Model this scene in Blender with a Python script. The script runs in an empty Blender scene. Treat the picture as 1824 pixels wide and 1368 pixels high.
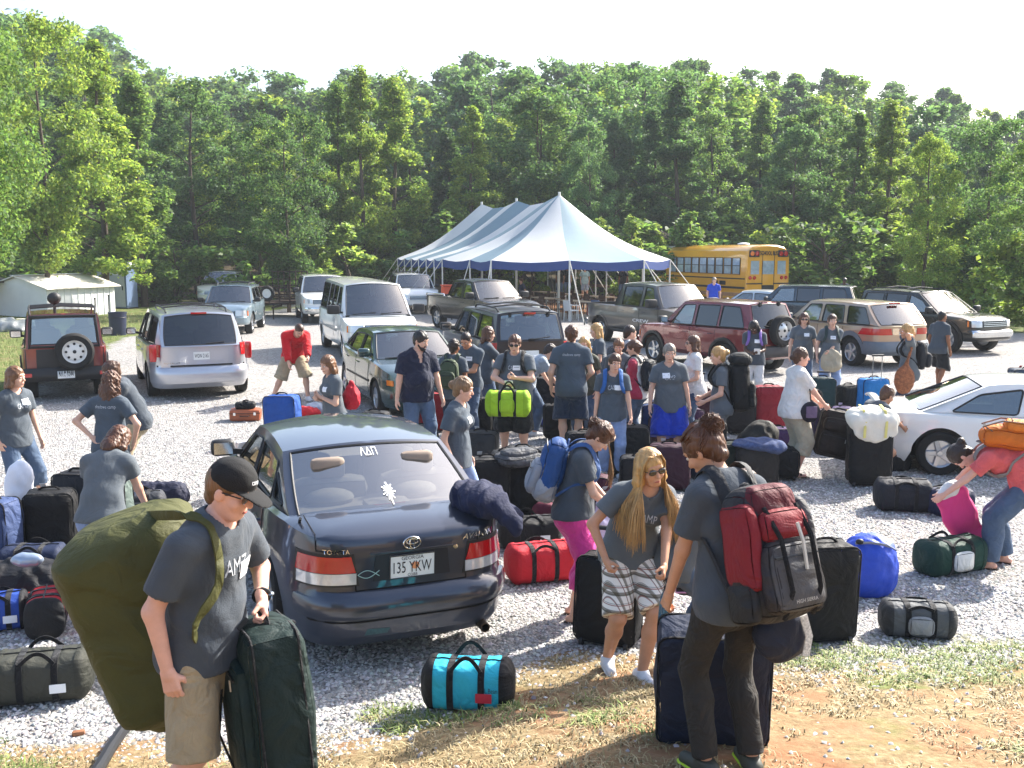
import bpy, bmesh, math, random
import numpy as np
from mathutils import Vector, Matrix
from mathutils.geometry import tessellate_polygon
from mathutils.bvhtree import BVHTree

SC = bpy.context.scene
COL = SC.collection
R = math.radians
rnd = random.Random(7)
# ------------------------------------------------------------------ camera
CAM_Z, PITCH, FPX = 2.93, R(7.67), 1774.0
cam_d = bpy.data.cameras.new('camera')
cam = bpy.data.objects.new('camera', cam_d); COL.objects.link(cam)
cam.location = (0, 0, CAM_Z)
cam.rotation_euler = (R(90) - PITCH, 0, 0)
cam_d.sensor_width = 36; cam_d.lens = 36 * FPX / 1824
cam_d.clip_start = .05; cam_d.clip_end = 2000
SC.camera = cam
# ------------------------------------------------------------------ sky, sun, exposure
SUN_AZ, SUN_EL = R(50), R(37)          # azimuth to the right of straight ahead
world = bpy.data.worlds.new('World'); SC.world = world
world.use_nodes = True
wn = world.node_tree
for n in list(wn.nodes): wn.nodes.remove(n)
sky = wn.nodes.new('ShaderNodeTexSky'); sky.sky_type = 'NISHITA'; sky.sun_disc = False
sky.sun_elevation = SUN_EL; sky.sun_rotation = SUN_AZ
sky.air_density = 1.0; sky.dust_density = 3.2; sky.ozone_density = 1.0
bg = wn.nodes.new('ShaderNodeBackground'); bg.inputs[1].default_value = .15
wo = wn.nodes.new('ShaderNodeOutputWorld')
wn.links.new(sky.outputs[0], bg.inputs[0]); wn.links.new(bg.outputs[0], wo.inputs[0])
sun_d = bpy.data.lights.new('sun', 'SUN'); sun_d.energy = 5.0; sun_d.angle = R(.53); sun_d.color = (1, .95, .87)
sun = bpy.data.objects.new('sun', sun_d); COL.objects.link(sun)
sdir = Vector((math.sin(SUN_AZ) * math.cos(SUN_EL), math.cos(SUN_AZ) * math.cos(SUN_EL), math.sin(SUN_EL)))
sun.rotation_euler = sdir.to_track_quat('Z', 'Y').to_euler(); sun.location = (30, 30, 40)
SC.view_settings.view_transform = 'Standard'; SC.view_settings.look = 'None'
SC.view_settings.gamma = 1; SC.view_settings.use_curve_mapping = False
SC.view_settings.exposure = 1.35
SC.render.engine = 'CYCLES'
SC.cycles.max_bounces = 8; SC.cycles.transparent_max_bounces = 12
SC.cycles.use_adaptive_sampling = True

# ------------------------------------------------------------------ helpers: places
def ray(px, py):
    u = np.array((0, math.sin(PITCH), math.cos(PITCH))); f = np.array((0, math.cos(PITCH), -math.sin(PITCH)))
    return f * FPX + np.array((1., 0, 0)) * (px - 912) + u * (684 - py)
def at(px, py, z=0.0):
    """the point of the level z under pixel (px, py) of the photograph"""
    d = ray(px, py); t = (z - CAM_Z) / d[2]
    return Vector((d[0] * t, d[1] * t, z))
def atd(px, py, dist):
    d = ray(px, py); t = dist / d[1]
    return Vector((d[0] * t, dist, CAM_Z + d[2] * t))
def sstep(a, b, x):
    t = np.clip((x - a) / (b - a), 0, 1); return t * t * (3 - 2 * t)
def bank_y(x):
    return 5.7 + 1.35 * sstep(-1.6, .6, x)
def ground(x, y):
    h = .178 * (bank_y(x) - y)
    return .5 * (h + np.sqrt(h * h + .0035)) - .5 * math.sqrt(.0035) * 0
def gz(x, y): return float(ground(np.float64(x), np.float64(y)) - ground(np.float64(x), np.float64(30.)))
def gp(px, py, lift=0.):
    z = 0.
    for _ in range(40):
        p = at(px, py, z + lift); z = .5 * z + .5 * gz(p.x, p.y)
    p = at(px, py, z + lift); p.z = z
    return p
# ------------------------------------------------------------------ helpers: materials
def C(h):
    h = h.lstrip('#'); v = [int(h[i:i + 2], 16) / 255 for i in (0, 2, 4)]
    return tuple((c / 12.92 if c <= .04045 else ((c + .055) / 1.055) ** 2.4) for c in v) + (1,)
MATS = {}
def mat(name, col, rough=.6, metal=0., var=.12, scale=9., bump=0., bscale=60., coat=0., sheen=0., spec=.5, trans=0., emis=None, stretch=None, fold=0., fscale=7.):
    if name in MATS: return MATS[name]
    m = bpy.data.materials.new(name); m.use_nodes = True; MATS[name] = m
    nt = m.node_tree; b = nt.nodes['Principled BSDF']
    c = C(col) if isinstance(col, str) else tuple(col) + (1,) * (4 - len(col))
    b.inputs['Roughness'].default_value = rough; b.inputs['Metallic'].default_value = metal
    b.inputs['Specular IOR Level'].default_value = spec
    if coat: b.inputs['Coat Weight'].default_value = coat; b.inputs['Coat Roughness'].default_value = .04
    if sheen: b.inputs['Sheen Weight'].default_value = sheen; b.inputs['Sheen Roughness'].default_value = .5
    if trans: b.inputs['Transmission Weight'].default_value = trans
    tc = nt.nodes.new('ShaderNodeTexCoord'); src = tc.outputs['Object']
    if stretch:
        mp = nt.nodes.new('ShaderNodeMapping'); mp.inputs['Scale'].default_value = stretch
        nt.links.new(src, mp.inputs['Vector']); src = mp.outputs[0]
    if var:
        nz = nt.nodes.new('ShaderNodeTexNoise'); nz.inputs['Scale'].default_value = scale; nz.inputs['Detail'].default_value = 5
        nz.inputs['Roughness'].default_value = .65
        nt.links.new(src, nz.inputs['Vector'])
        rp = nt.nodes.new('ShaderNodeMapRange'); rp.inputs[1].default_value = .25; rp.inputs[2].default_value = .75
        rp.inputs[3].default_value = 1 - var; rp.inputs[4].default_value = 1 + var
        nt.links.new(nz.outputs[0], rp.inputs[0])
        mx = nt.nodes.new('ShaderNodeMix'); mx.data_type = 'RGBA'; mx.blend_type = 'MULTIPLY'; mx.inputs[0].default_value = 1
        mx.inputs[6].default_value = c; nt.links.new(rp.outputs[0], mx.inputs[7])
        nt.links.new(mx.outputs[2], b.inputs['Base Color'])
    else:
        b.inputs['Base Color'].default_value = c
    if bump:
        n2 = nt.nodes.new('ShaderNodeTexNoise'); n2.inputs['Scale'].default_value = bscale; n2.inputs['Detail'].default_value = 3
        nt.links.new(src, n2.inputs['Vector'])
        bp = nt.nodes.new('ShaderNodeBump'); bp.inputs['Strength'].default_value = min(1, bump); bp.inputs['Distance'].default_value = .01
        nt.links.new(n2.outputs[0], bp.inputs['Height']); nt.links.new(bp.outputs[0], b.inputs['Normal'])
    if fold:
        n3 = nt.nodes.new('ShaderNodeTexNoise'); n3.inputs['Scale'].default_value = fscale; n3.inputs['Detail'].default_value = 3; n3.inputs['Distortion'].default_value = 1.2; n3.inputs['Roughness'].default_value = .45
        nt.links.new(src, n3.inputs['Vector']); b3 = nt.nodes.new('ShaderNodeBump'); b3.inputs['Strength'].default_value = min(1, fold); b3.inputs['Distance'].default_value = .06
        nt.links.new(n3.outputs[0], b3.inputs['Height'])
        if bump: nt.links.new(b3.outputs[0], bp.inputs['Normal'])
        else: nt.links.new(b3.outputs[0], b.inputs['Normal'])
    if emis:
        b.inputs['Emission Color'].default_value = c; b.inputs['Emission Strength'].default_value = emis
    return m
def fabric(name, col, var=.12): return mat(name, col, .85, 0, var, 14, .3, 160, sheen=.15, spec=.25, fold=.8)
def paint(name, col, metal=.25, rough=.3): return mat(name, col, rough, metal, .05, 3, coat=1.0)
def glass_mat(name, tint, trans=.75, base=.13):
    if name in MATS: return MATS[name]
    m = bpy.data.materials.new(name); m.use_nodes = True; MATS[name] = m
    nt = m.node_tree
    for n in list(nt.nodes): nt.nodes.remove(n)
    o = nt.nodes.new('ShaderNodeOutputMaterial'); tr = nt.nodes.new('ShaderNodeBsdfTransparent'); gl = nt.nodes.new('ShaderNodeBsdfGlossy')
    tr.inputs[0].default_value = tuple(c * trans for c in C(tint)[:3]) + (1,); gl.inputs['Roughness'].default_value = .03
    geo = nt.nodes.new('ShaderNodeNewGeometry'); dt = nt.nodes.new('ShaderNodeVectorMath'); dt.operation = 'DOT_PRODUCT'
    nt.links.new(geo.outputs['Normal'], dt.inputs[0]); nt.links.new(geo.outputs['Incoming'], dt.inputs[1])
    def mth(op, a, b):
        x = nt.nodes.new('ShaderNodeMath'); x.operation = op
        for v, i in ((a, 0), (b, 1)):
            if isinstance(v, (int, float)): x.inputs[i].default_value = v
            elif v is not None: nt.links.new(v, x.inputs[i])
        return x.outputs[0]
    fr = mth('ADD', mth('MULTIPLY', mth('POWER', mth('SUBTRACT', 1., mth('ABSOLUTE', dt.outputs['Value'], None)), 4.), .85), base)
    mx = nt.nodes.new('ShaderNodeMixShader'); nt.links.new(fr, mx.inputs[0])
    nt.links.new(tr.outputs[0], mx.inputs[1]); nt.links.new(gl.outputs[0], mx.inputs[2]); nt.links.new(mx.outputs[0], o.inputs[0])
    return m
# ------------------------------------------------------------------ helpers: objects
def link(name, me, mats=None, parent=None):
    o = bpy.data.objects.new(name, me); COL.objects.link(o)
    if mats is not None:
        for m in (mats if isinstance(mats, (list, tuple)) else [mats]): me.materials.append(m)
    if parent is not None: o.parent = parent
    return o
def tag(o, label=None, cat=None, group=None, kind=None):
    if label: o['label'] = label
    if cat: o['category'] = cat
    if group: o['group'] = group
    if kind: o['kind'] = kind
    return o
def thing(name, label, cat, loc=(0, 0, 0), rot=0, group=None):
    o = bpy.data.objects.new(name, None); COL.objects.link(o); o.empty_display_size = .2
    o.location = loc; o.rotation_euler = (0, 0, rot) if not isinstance(rot, (tuple, list)) else rot
    return tag(o, label, cat, group)
def copy_tree(o, parent=None):
    c = o.copy(); COL.objects.link(c)
    if parent is not None: c.parent = parent
    for ch in o.children: copy_tree(ch, c)
    return c
def mesh_np(name, V, F, smooth=True):
    V = np.asarray(V, np.float32); F = np.asarray(F, np.int32); k = F.shape[1]
    me = bpy.data.meshes.new(name); me.vertices.add(len(V)); me.vertices.foreach_set('co', V.ravel())
    me.loops.add(F.size); me.loops.foreach_set('vertex_index', F.ravel())
    me.polygons.add(len(F)); me.polygons.foreach_set('loop_start', np.arange(0, F.size, k, dtype=np.int32))
    me.update(calc_edges=True)
    if smooth: me.polygons.foreach_set('use_smooth', np.ones(len(F), bool))
    return me
class MB:
    """collects shapes for one mesh object"""
    def __init__(s): s.v = []; s.f = []; s.m = []; s.cm = 0
    def add(s, V, F):
        o = len(s.v); s.v += [tuple(p) for p in V]; s.f += [tuple(i + o for i in f) for f in F]; s.m += [s.cm] * len(F); return s
    def box(s, c, d, rot=None, taper=1.):
        x, y, z = (k / 2 for k in d)
        V = [Vector((a * x * (taper if k > 0 else 1), b * y * (taper if k > 0 else 1), k * z)) for k in (-1, 1) for b in (-1, 1) for a in (-1, 1)]
        if rot is not None: V = [rot @ v for v in V]
        V = [v + Vector(c) for v in V]
        return s.add(V, [(0, 2, 3, 1), (4, 5, 7, 6), (0, 1, 5, 4), (2, 6, 7, 3), (0, 4, 6, 2), (1, 3, 7, 5)])
    def bar(s, a, b, w, h=None, up=(0, 0, 1)):
        a, b = Vector(a), Vector(b); d = (b - a); L = d.length; d.normalize(); u = Vector(up)
        if abs(d.dot(u)) > .95: u = Vector((1, 0, 0))
        r = d.cross(u).normalized(); u = r.cross(d)
        M = Matrix((r, d, u)).transposed()
        return s.box((a + b) / 2, (w, L, h or w), M)
    def tube(s, P, r, n=8, closed=False, flat=1., up=None):
        P = [Vector(p) for p in P]; N = len(P); rr = r if isinstance(r, (list, tuple)) else [r] * N
        V = []; F = []; prev = None
        for i, p in enumerate(P):
            t = (P[(i + 1) % N] - P[i - 1]) if closed else (P[min(i + 1, N - 1)] - P[max(i - 1, 0)])
            if t.length < 1e-9: t = Vector((0, 0, 1))
            t.normalize()
            if up is not None: q = Vector(up) - t * t.dot(Vector(up))
            elif prev is None: q = t.orthogonal()
            else: q = prev - t * t.dot(prev)
            if q.length < 1e-6: q = t.orthogonal()
            q.normalize(); prev = q; w = t.cross(q)
            for k in range(n):
                a = 2 * math.pi * k / n
                V.append(p + q * (math.cos(a) * rr[i] * flat) + w * (math.sin(a) * rr[i]))
        for i in range(N if closed else N - 1):
            j = (i + 1) % N
            for k in range(n): F.append((i * n + k, i * n + (k + 1) % n, j * n + (k + 1) % n, j * n + k))
        if not closed: F += [tuple(range(n))[::-1], tuple((N - 1) * n + k for k in range(n))]
        return s.add(V, F)
    def loft(s, rings, caps=True, closed=True):
        n = len(rings[0]); V = [p for r in rings for p in r]; F = []
        for i in range(len(rings) - 1):
            for k in range(n if closed else n - 1):
                F.append((i * n + k, i * n + (k + 1) % n, (i + 1) * n + (k + 1) % n, (i + 1) * n + k))
        if caps: F += [tuple(range(n))[::-1], tuple((len(rings) - 1) * n + k for k in range(n))]
        return s.add(V, F)
    def lathe(s, prof, n=20, axis='z', c=(0, 0, 0), caps=False):
        rings = []
        for r, h in prof:
            q = []
            for k in range(n):
                a = 2 * math.pi * k / n; x, y = r * math.cos(a), r * math.sin(a)
                q.append({'z': (x, y, h), 'y': (x, h, -y), 'x': (h, x, y)}[axis])
            rings.append([Vector(p) + Vector(c) for p in q])
        return s.loft(rings, caps)
    def ell(s, c, r, rot=None, n=12, m=8):
        rings = []
        for j in range(m + 1):
            p = math.pi * (j / m - .5); cp = max(math.cos(p), 1e-3)
            q = [Vector((r[0] * cp * math.cos(2 * math.pi * k / n), r[1] * cp * math.sin(2 * math.pi * k / n), r[2] * math.sin(p))) for k in range(n)]
            if rot is not None: q = [rot @ v for v in q]
            rings.append([v + Vector(c) for v in q])
        return s.loft(rings)
    def build(s, name, mats, parent=None, ang=35, label=None):
        me = bpy.data.meshes.new(name); me.from_pydata(s.v, [], s.f)
        me.polygons.foreach_set('material_index', s.m)
        me.shade_smooth()
        if ang is not None and ang < 180: me.set_sharp_from_angle(angle=R(ang))
        me.update()
        o = link(name, me, mats, parent)
        if label: o['label'] = label
        return o
def rbox(w, d, h, r=.04, n=6, bulge=0., z0=0., fn=None):
    """rounded box standing on z0; bulge puffs its faces; returns V, F"""
    V = []; F = []; idx = {}
    hx, hy, hz = w / 2, d / 2, h / 2
    def key(p): return tuple(round(c * 1e5) for c in p)
    g = [-1 + 2 * i / n for i in range(n + 1)]
    g = [math.copysign(abs(t) ** .7, t) for t in g]
    for ax in range(3):
        for sg in (-1, 1):
            ids = []
            for i in range(n + 1):
                for j in range(n + 1):
                    c = [0, 0, 0]; c[ax] = sg; c[(ax + 1) % 3] = g[i]; c[(ax + 2) % 3] = g[j]
                    p = Vector((c[0] * hx, c[1] * hy, c[2] * hz))
                    rr = min(r, hx * .98, hy * .98, hz * .98)
                    q = Vector((max(-hx + rr, min(hx - rr, p.x)), max(-hy + rr, min(hy - rr, p.y)), max(-hz + rr, min(hz - rr, p.z))))
                    dlt = p - q
                    if dlt.length > 1e-9: p = q + dlt.normalized() * rr
                    if bulge:
                        f = (1 - (p.x / hx) ** 2 * (ax != 0)) * (1 - (p.y / hy) ** 2 * (ax != 1)) * (1 - (p.z / hz) ** 2 * (ax != 2))
                        p[ax] += sg * bulge * max(0, f)
                    k = key(p)
                    if k not in idx:
                        idx[k] = len(V); V.append(p)
                    ids.append(idx[k])
            for i in range(n):
                for j in range(n):
                    q = (ids[i * (n + 1) + j], ids[(i + 1) * (n + 1) + j], ids[(i + 1) * (n + 1) + j + 1], ids[i * (n + 1) + j + 1])
                    if len(set(q)) < 3: continue
                    q = tuple(dict.fromkeys(q))
                    F.append(q if sg > 0 else q[::-1])
    V = [Vector((p.x, p.y, p.z + hz + z0)) for p in V]
    if fn: V = [Vector(fn(p)) for p in V]
    return V, F
TEXTS = {}
def text_mesh(s, size=1., thick=.0):
    """flat lettering from Blender's built-in font: lists of 2-D vertices and faces, centred"""
    if s in TEXTS: return TEXTS[s]
    cu = bpy.data.curves.new('lettering', 'FONT'); cu.body = s; cu.align_x = 'CENTER'; cu.align_y = 'CENTER'; cu.resolution_u = 2
    o = bpy.data.objects.new('lettering', cu); COL.objects.link(o)
    dg = bpy.context.evaluated_depsgraph_get(); me = bpy.data.meshes.new_from_object(o.evaluated_get(dg))
    V = [(v.co.x, v.co.y) for v in me.vertices]; F = [tuple(p.vertices) for p in me.polygons]
    bpy.data.objects.remove(o); bpy.data.curves.remove(cu); bpy.data.meshes.remove(me)
    TEXTS[s] = (V, F); return V, F
for _s in ('135 YKW', 'GEORGIA', 'COBB', 'TOYOTA', 'AVALON', 'ΛΔΠ', 'SCHOOL BUS', 'CAMP', 'AMZ', 'camp', 'shadows camp', 'WDN 2165', 'NKC 5244', 'L.L.Bean', 'VOYAGER', 'HIGH SIERRA', 'CREW', 'Travis', 'STAFF', 'CIPM', 'ambition . music'):
    text_mesh(_s)
# ------------------------------------------------------------------ terrain
def hill(x, y):
    base = sstep(75, 150, y) * (7 + 5 * np.sin(x * .018 + .6) + 2 * np.sin(x * .05))
    left = sstep(-14, -40, x) * 1.2 * sstep(20, 50, y)
    return base + left
def terrain(x, y):
    rip = .012 * np.sin(x * 1.7 + y * .9) * np.sin(y * 1.3 - x * .6) * sstep(5, 12, y)
    return ground(x, y) - ground(x, np.full_like(x, 30.)) + hill(x, y) + rip
def poly_sd(x, y, P):
    """rough signed distance to polygon P, positive inside"""
    ins = np.zeros(x.shape, bool); d = np.full(x.shape, 1e9)
    for (x0, y0), (x1, y1) in zip(P, P[1:] + P[:1]):
        c = ((y0 > y) != (y1 > y)); xi = (x1 - x0) * (y - y0) / ((y1 - y0) if y1 != y0 else 1e-9) + x0
        ins ^= c & (x < xi)
        t = np.clip(((x - x0) * (x1 - x0) + (y - y0) * (y1 - y0)) / ((x1 - x0) ** 2 + (y1 - y0) ** 2), 0, 1)
        d = np.minimum(d, np.hypot(x - x0 - t * (x1 - x0), y - y0 - t * (y1 - y0)))
    return np.where(ins, d, -d)
def ground_mat():
    m = bpy.data.materials.new('ground_mix'); m.use_nodes = True; nt = m.node_tree; b = nt.nodes['Principled BSDF']
    b.inputs['Roughness'].default_value = .95; b.inputs['Specular IOR Level'].default_value = .2
    N = lambda t: nt.nodes.new(t); L = nt.links.new
    tc = N('ShaderNodeTexCoord'); P = tc.outputs['Object']
    def noise(sc, det=4, rough=.6):
        n = N('ShaderNodeTexNoise'); n.inputs['Scale'].default_value = sc; n.inputs['Detail'].default_value = det; n.inputs['Roughness'].default_value = rough
        L(P, n.inputs['Vector']); return n.outputs[0]
    def ramp(src, stops):
        r = N('ShaderNodeValToRGB'); cr = r.color_ramp
        while len(cr.elements) < len(stops): cr.elements.new(.5)
        for e, (p, c) in zip(cr.elements, stops): e.position = p; e.color = c
        L(src, r.inputs[0]); return r.outputs[0]
    def mix(f, a, b_, mode='MIX'):
        x = N('ShaderNodeMix'); x.data_type = 'RGBA'; x.blend_type = mode
        if isinstance(f, float): x.inputs[0].default_value = f
        else: L(f, x.inputs[0])
        for s, i in ((a, 6), (b_, 7)):
            if isinstance(s, tuple): x.inputs[i].default_value = s
            else: L(s, x.inputs[i])
        return x.outputs[2]
    def math_(op, a, b_):
        x = N('ShaderNodeMath'); x.operation = op
        for s, i in ((a, 0), (b_, 1)):
            if isinstance(s, (int, float)): x.inputs[i].default_value = s
            else: L(s, x.inputs[i])
        return x.outputs[0]
    vo = N('ShaderNodeTexVoronoi'); vo.inputs['Scale'].default_value = 42; L(P, vo.inputs['Vector'])
    vo2 = N('ShaderNodeTexVoronoi'); vo2.inputs['Scale'].default_value = 17; L(P, vo2.inputs['Vector'])
    sep = N('ShaderNodeSeparateColor'); L(vo.outputs['Color'], sep.inputs[0])
    sep2 = N('ShaderNodeSeparateColor'); L(vo2.outputs['Color'], sep2.inputs[0])
    stone = ramp(math_('ADD', math_('MULTIPLY', sep.outputs[0], .6), math_('MULTIPLY', sep2.outputs[1], .4)),
                 [(0, (.16, .153, .147, 1)), (.35, (.31, .3, .29, 1)), (.7, (.44, .43, .415, 1)), (1, (.6, .585, .565, 1))])
    stone = mix(1., stone, ramp(vo.outputs['Distance'], [(0, (1, 1, 1, 1)), (.55, (.9, .9, .9, 1)), (.85, (.38, .37, .37, 1))]), 'MULTIPLY')
    stone = mix(ramp(noise(.35, 5), [(.45, (0, 0, 0, 1)), (.8, (.45, .45, .45, 1))]), stone, (.42, .36, .30, 1))
    clay = ramp(noise(3.1, 8, .7), [(.3, (.17, .07, .033, 1)), (.5, (.26, .13, .066, 1)), (.75, (.35, .21, .125, 1))])
    straw = ramp(noise(22, 6, .75), [(.3, (.13, .085, .042, 1)), (.5, (.24, .175, .09, 1)), (.7, (.36, .285, .165, 1))])
    green = ramp(noise(6, 6, .7), [(.3, (.06, .085, .022, 1)), (.55, (.13, .17, .045, 1)), (.75, (.24, .25, .09, 1))])
    litter = ramp(noise(4, 6, .7), [(.3, (.03, .025, .012, 1)), (.7, (.10, .075, .04, 1))])
    at_ = N('ShaderNodeAttribute'); at_.attribute_name = 'zone'; sz = N('ShaderNodeSeparateColor'); L(at_.outputs['Color'], sz.inputs[0])
    def mask(ch, sc, amt):
        v = math_('ADD', sz.outputs[ch], math_('MULTIPLY', math_('SUBTRACT', noise(sc, 6, .7), .5), amt))
        return ramp(v, [(.42, (0, 0, 0, 1)), (.58, (1, 1, 1, 1))])
    bankc = mix(ramp(noise(1.25, 7, .68), [(.4, (0, 0, 0, 1)), (.56, (1, 1, 1, 1))]), clay, straw)
    bankc = mix(ramp(noise(.8, 6, .7), [(.56, (0, 0, 0, 1)), (.68, (.7, .7, .7, 1))]), bankc, green)
    col = mix(mask(0, 2.2, .9), stone, bankc)
    col = mix(mask(1, .7, 1.0), col, mix(ramp(noise(1.5, 5), [(.5, (0, 0, 0, 1)), (.72, (.8, .8, .8, 1))]), green, straw))
    col = mix(mask(2, .8, .8), col, clay)
    at2 = N('ShaderNodeAttribute'); at2.attribute_name = 'wood'
    col = mix(at2.outputs['Fac'], col, litter)
    L(col, b.inputs['Base Color'])
    bp = N('ShaderNodeBump'); bp.inputs['Strength'].default_value = .9; bp.inputs['Distance'].default_value = .03; bp.invert = True
    hh = math_('ADD', math_('MULTIPLY', math_('MULTIPLY', vo.outputs['Distance'], .8), math_('SUBTRACT', 1., mask(0, 2.2, .9))), math_('MULTIPLY', noise(9, 6, .7), -.7))
    L(hh, bp.inputs['Height']); L(bp.outputs[0], b.inputs['Normal'])
    return m
def G2(px, py): p = at(px, py, 0); return (p.x, p.y)
LEFT_GRASS = [G2(-700, 760), G2(-40, 728), G2(110, 668), G2(205, 606), G2(330, 584), G2(455, 556), G2(530, 548), (-20, 62), (-60, 62), (-60, 20)]
TENT_CLAY = [G2(640, 548), G2(1000, 556), G2(1230, 572), G2(1240, 530), (14, 60), (-14, 62)]
RIGHT_GRASS = [G2(1790, 592), (36, 32), (60, 28), (60, 80), (8, 66), (12, 50), G2(1640, 545)]
def build_ground():
    xs = np.unique(np.concatenate([np.linspace(-7, 7, 141), np.linspace(-60, 60, 121), np.linspace(-420, 420, 57)]))
    ys = np.unique(np.concatenate([np.linspace(-6, 16, 165), np.linspace(16, 70, 109), np.linspace(70, 700, 80), [-40, -20]]))
    X, Y = np.meshgrid(xs, ys, indexing='ij'); Z = terrain(X, Y)
    near = (Y < bank_y(X) + 1) & (np.abs(X) < 9)
    Z += np.where(near, .006 * np.sin(X * 5 + np.sin(Y * 7)) * np.sin(Y * 6 + np.sin(X * 5)), 0)
    nx, ny = X.shape; I = np.arange(nx * ny).reshape(nx, ny)
    F = np.stack([I[:-1, :-1], I[1:, :-1], I[1:, 1:], I[:-1, 1:]], -1).reshape(-1, 4)
    me = mesh_np('ground', np.stack([X, Y, Z], -1).reshape(-1, 3), F)
    zone = np.zeros((nx * ny, 4), np.float32); zone[:, 3] = 1
    edge = bank_y(X) - .35 + .25 * np.sin(X * 1.9) + .12 * np.sin(X * 5.3)
    zone[:, 0] = (sstep(-.45, .45, edge - Y)).ravel()
    zone[:, 1] = np.maximum(sstep(-1.2, 1.2, poly_sd(X, Y, LEFT_GRASS)), sstep(-1.5, 1.5, poly_sd(X, Y, RIGHT_GRASS))).ravel()
    zone[:, 1] = np.maximum(zone[:, 1], .46 * ((Y < bank_y(X) + .3) & (X > 2.2) & (Y > bank_y(X) - 1.2)).ravel())
    zone[:, 2] = np.maximum(sstep(-1.5, 1.0, poly_sd(X, Y, TENT_CLAY)), 0).ravel()
    ca = me.color_attributes.new('zone', 'FLOAT_COLOR', 'POINT'); ca.data.foreach_set('color', zone.ravel())
    wd = me.attributes.new('wood', 'FLOAT', 'POINT'); wd.data.foreach_set('value', sstep(58, 64, Y + .25 * np.abs(X) * (X < 0)).ravel().astype(np.float32))
    o = link('ground', me, ground_mat()); tag(o, kind='structure')
build_ground()

# ------------------------------------------------------------------ leaves, grass, gravel: geometry
def leaf_mat(name):
    m = bpy.data.materials.new(name); m.use_nodes = True; nt = m.node_tree
    for n in list(nt.nodes): nt.nodes.remove(n)
    N = nt.nodes.new; L = nt.links.new
    o = N('ShaderNodeOutputMaterial'); oi = N('ShaderNodeObjectInfo'); geo = N('ShaderNodeNewGeometry')
    hs = N('ShaderNodeHueSaturation'); L(oi.outputs['Color'], hs.inputs['Color'])
    a = N('ShaderNodeMapRange'); a.inputs[3].default_value = .475; a.inputs[4].default_value = .525; L(geo.outputs['Random Per Island'], a.inputs[0]); L(a.outputs[0], hs.inputs['Hue'])
    w = N('ShaderNodeTexWhiteNoise'); w.noise_dimensions = '1D'; L(geo.outputs['Random Per Island'], w.inputs['W'])
    v = N('ShaderNodeMapRange'); v.inputs[3].default_value = .6; v.inputs[4].default_value = 1.45; L(w.outputs['Value'], v.inputs[0]); L(v.outputs[0], hs.inputs['Value'])
    d = N('ShaderNodeBsdfPrincipled'); d.inputs['Roughness'].default_value = .6; d.inputs['Specular IOR Level'].default_value = .3
    L(hs.outputs[0], d.inputs['Base Color'])
    t = N('ShaderNodeBsdfTranslucent'); br = N('ShaderNodeMix'); br.data_type = 'RGBA'; br.blend_type = 'MULTIPLY'; br.inputs[0].default_value = 1
    L(hs.outputs[0], br.inputs[6]); br.inputs[7].default_value = (1.8, 1.7, .9, 1); L(br.outputs[2], t.inputs[0])
    mx = N('ShaderNodeMixShader'); mx.inputs[0].default_value = .52
    L(d.outputs[0], mx.inputs[1]); L(t.outputs[0], mx.inputs[2]); L(mx.outputs[0], o.inputs[0])
    return m
LEAF = leaf_mat('leaf'); BARK = mat('bark', '#4d4238', .95, 0, .3, 6, .8, 30, stretch=(1, 1, .2))
def leaf_quads(rs, P, size, flat=.35):
    """one folded leaf cluster per point: two triangles pairs making a bent diamond"""
    n = len(P)
    nrm = rs.normal(size=(n, 3)); nrm[:, 2] = np.abs(nrm[:, 2]) + flat; nrm /= np.linalg.norm(nrm, axis=1)[:, None]
    t = rs.normal(size=(n, 3)); t -= nrm * (t * nrm).sum(1)[:, None]; t /= np.linalg.norm(t, axis=1)[:, None]
    b = np.cross(nrm, t); s = (size * rs.uniform(.55, 1.25, n))[:, None]
    V = np.stack([P - t * s * .5, P + b * s * .32 + nrm * s * .1, P + t * s * .5 - nrm * s * .08, P - b * s * .32 + nrm * s * .1], 1).reshape(-1, 3)
    F = np.arange(4 * n).reshape(n, 4)
    return V, F
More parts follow.
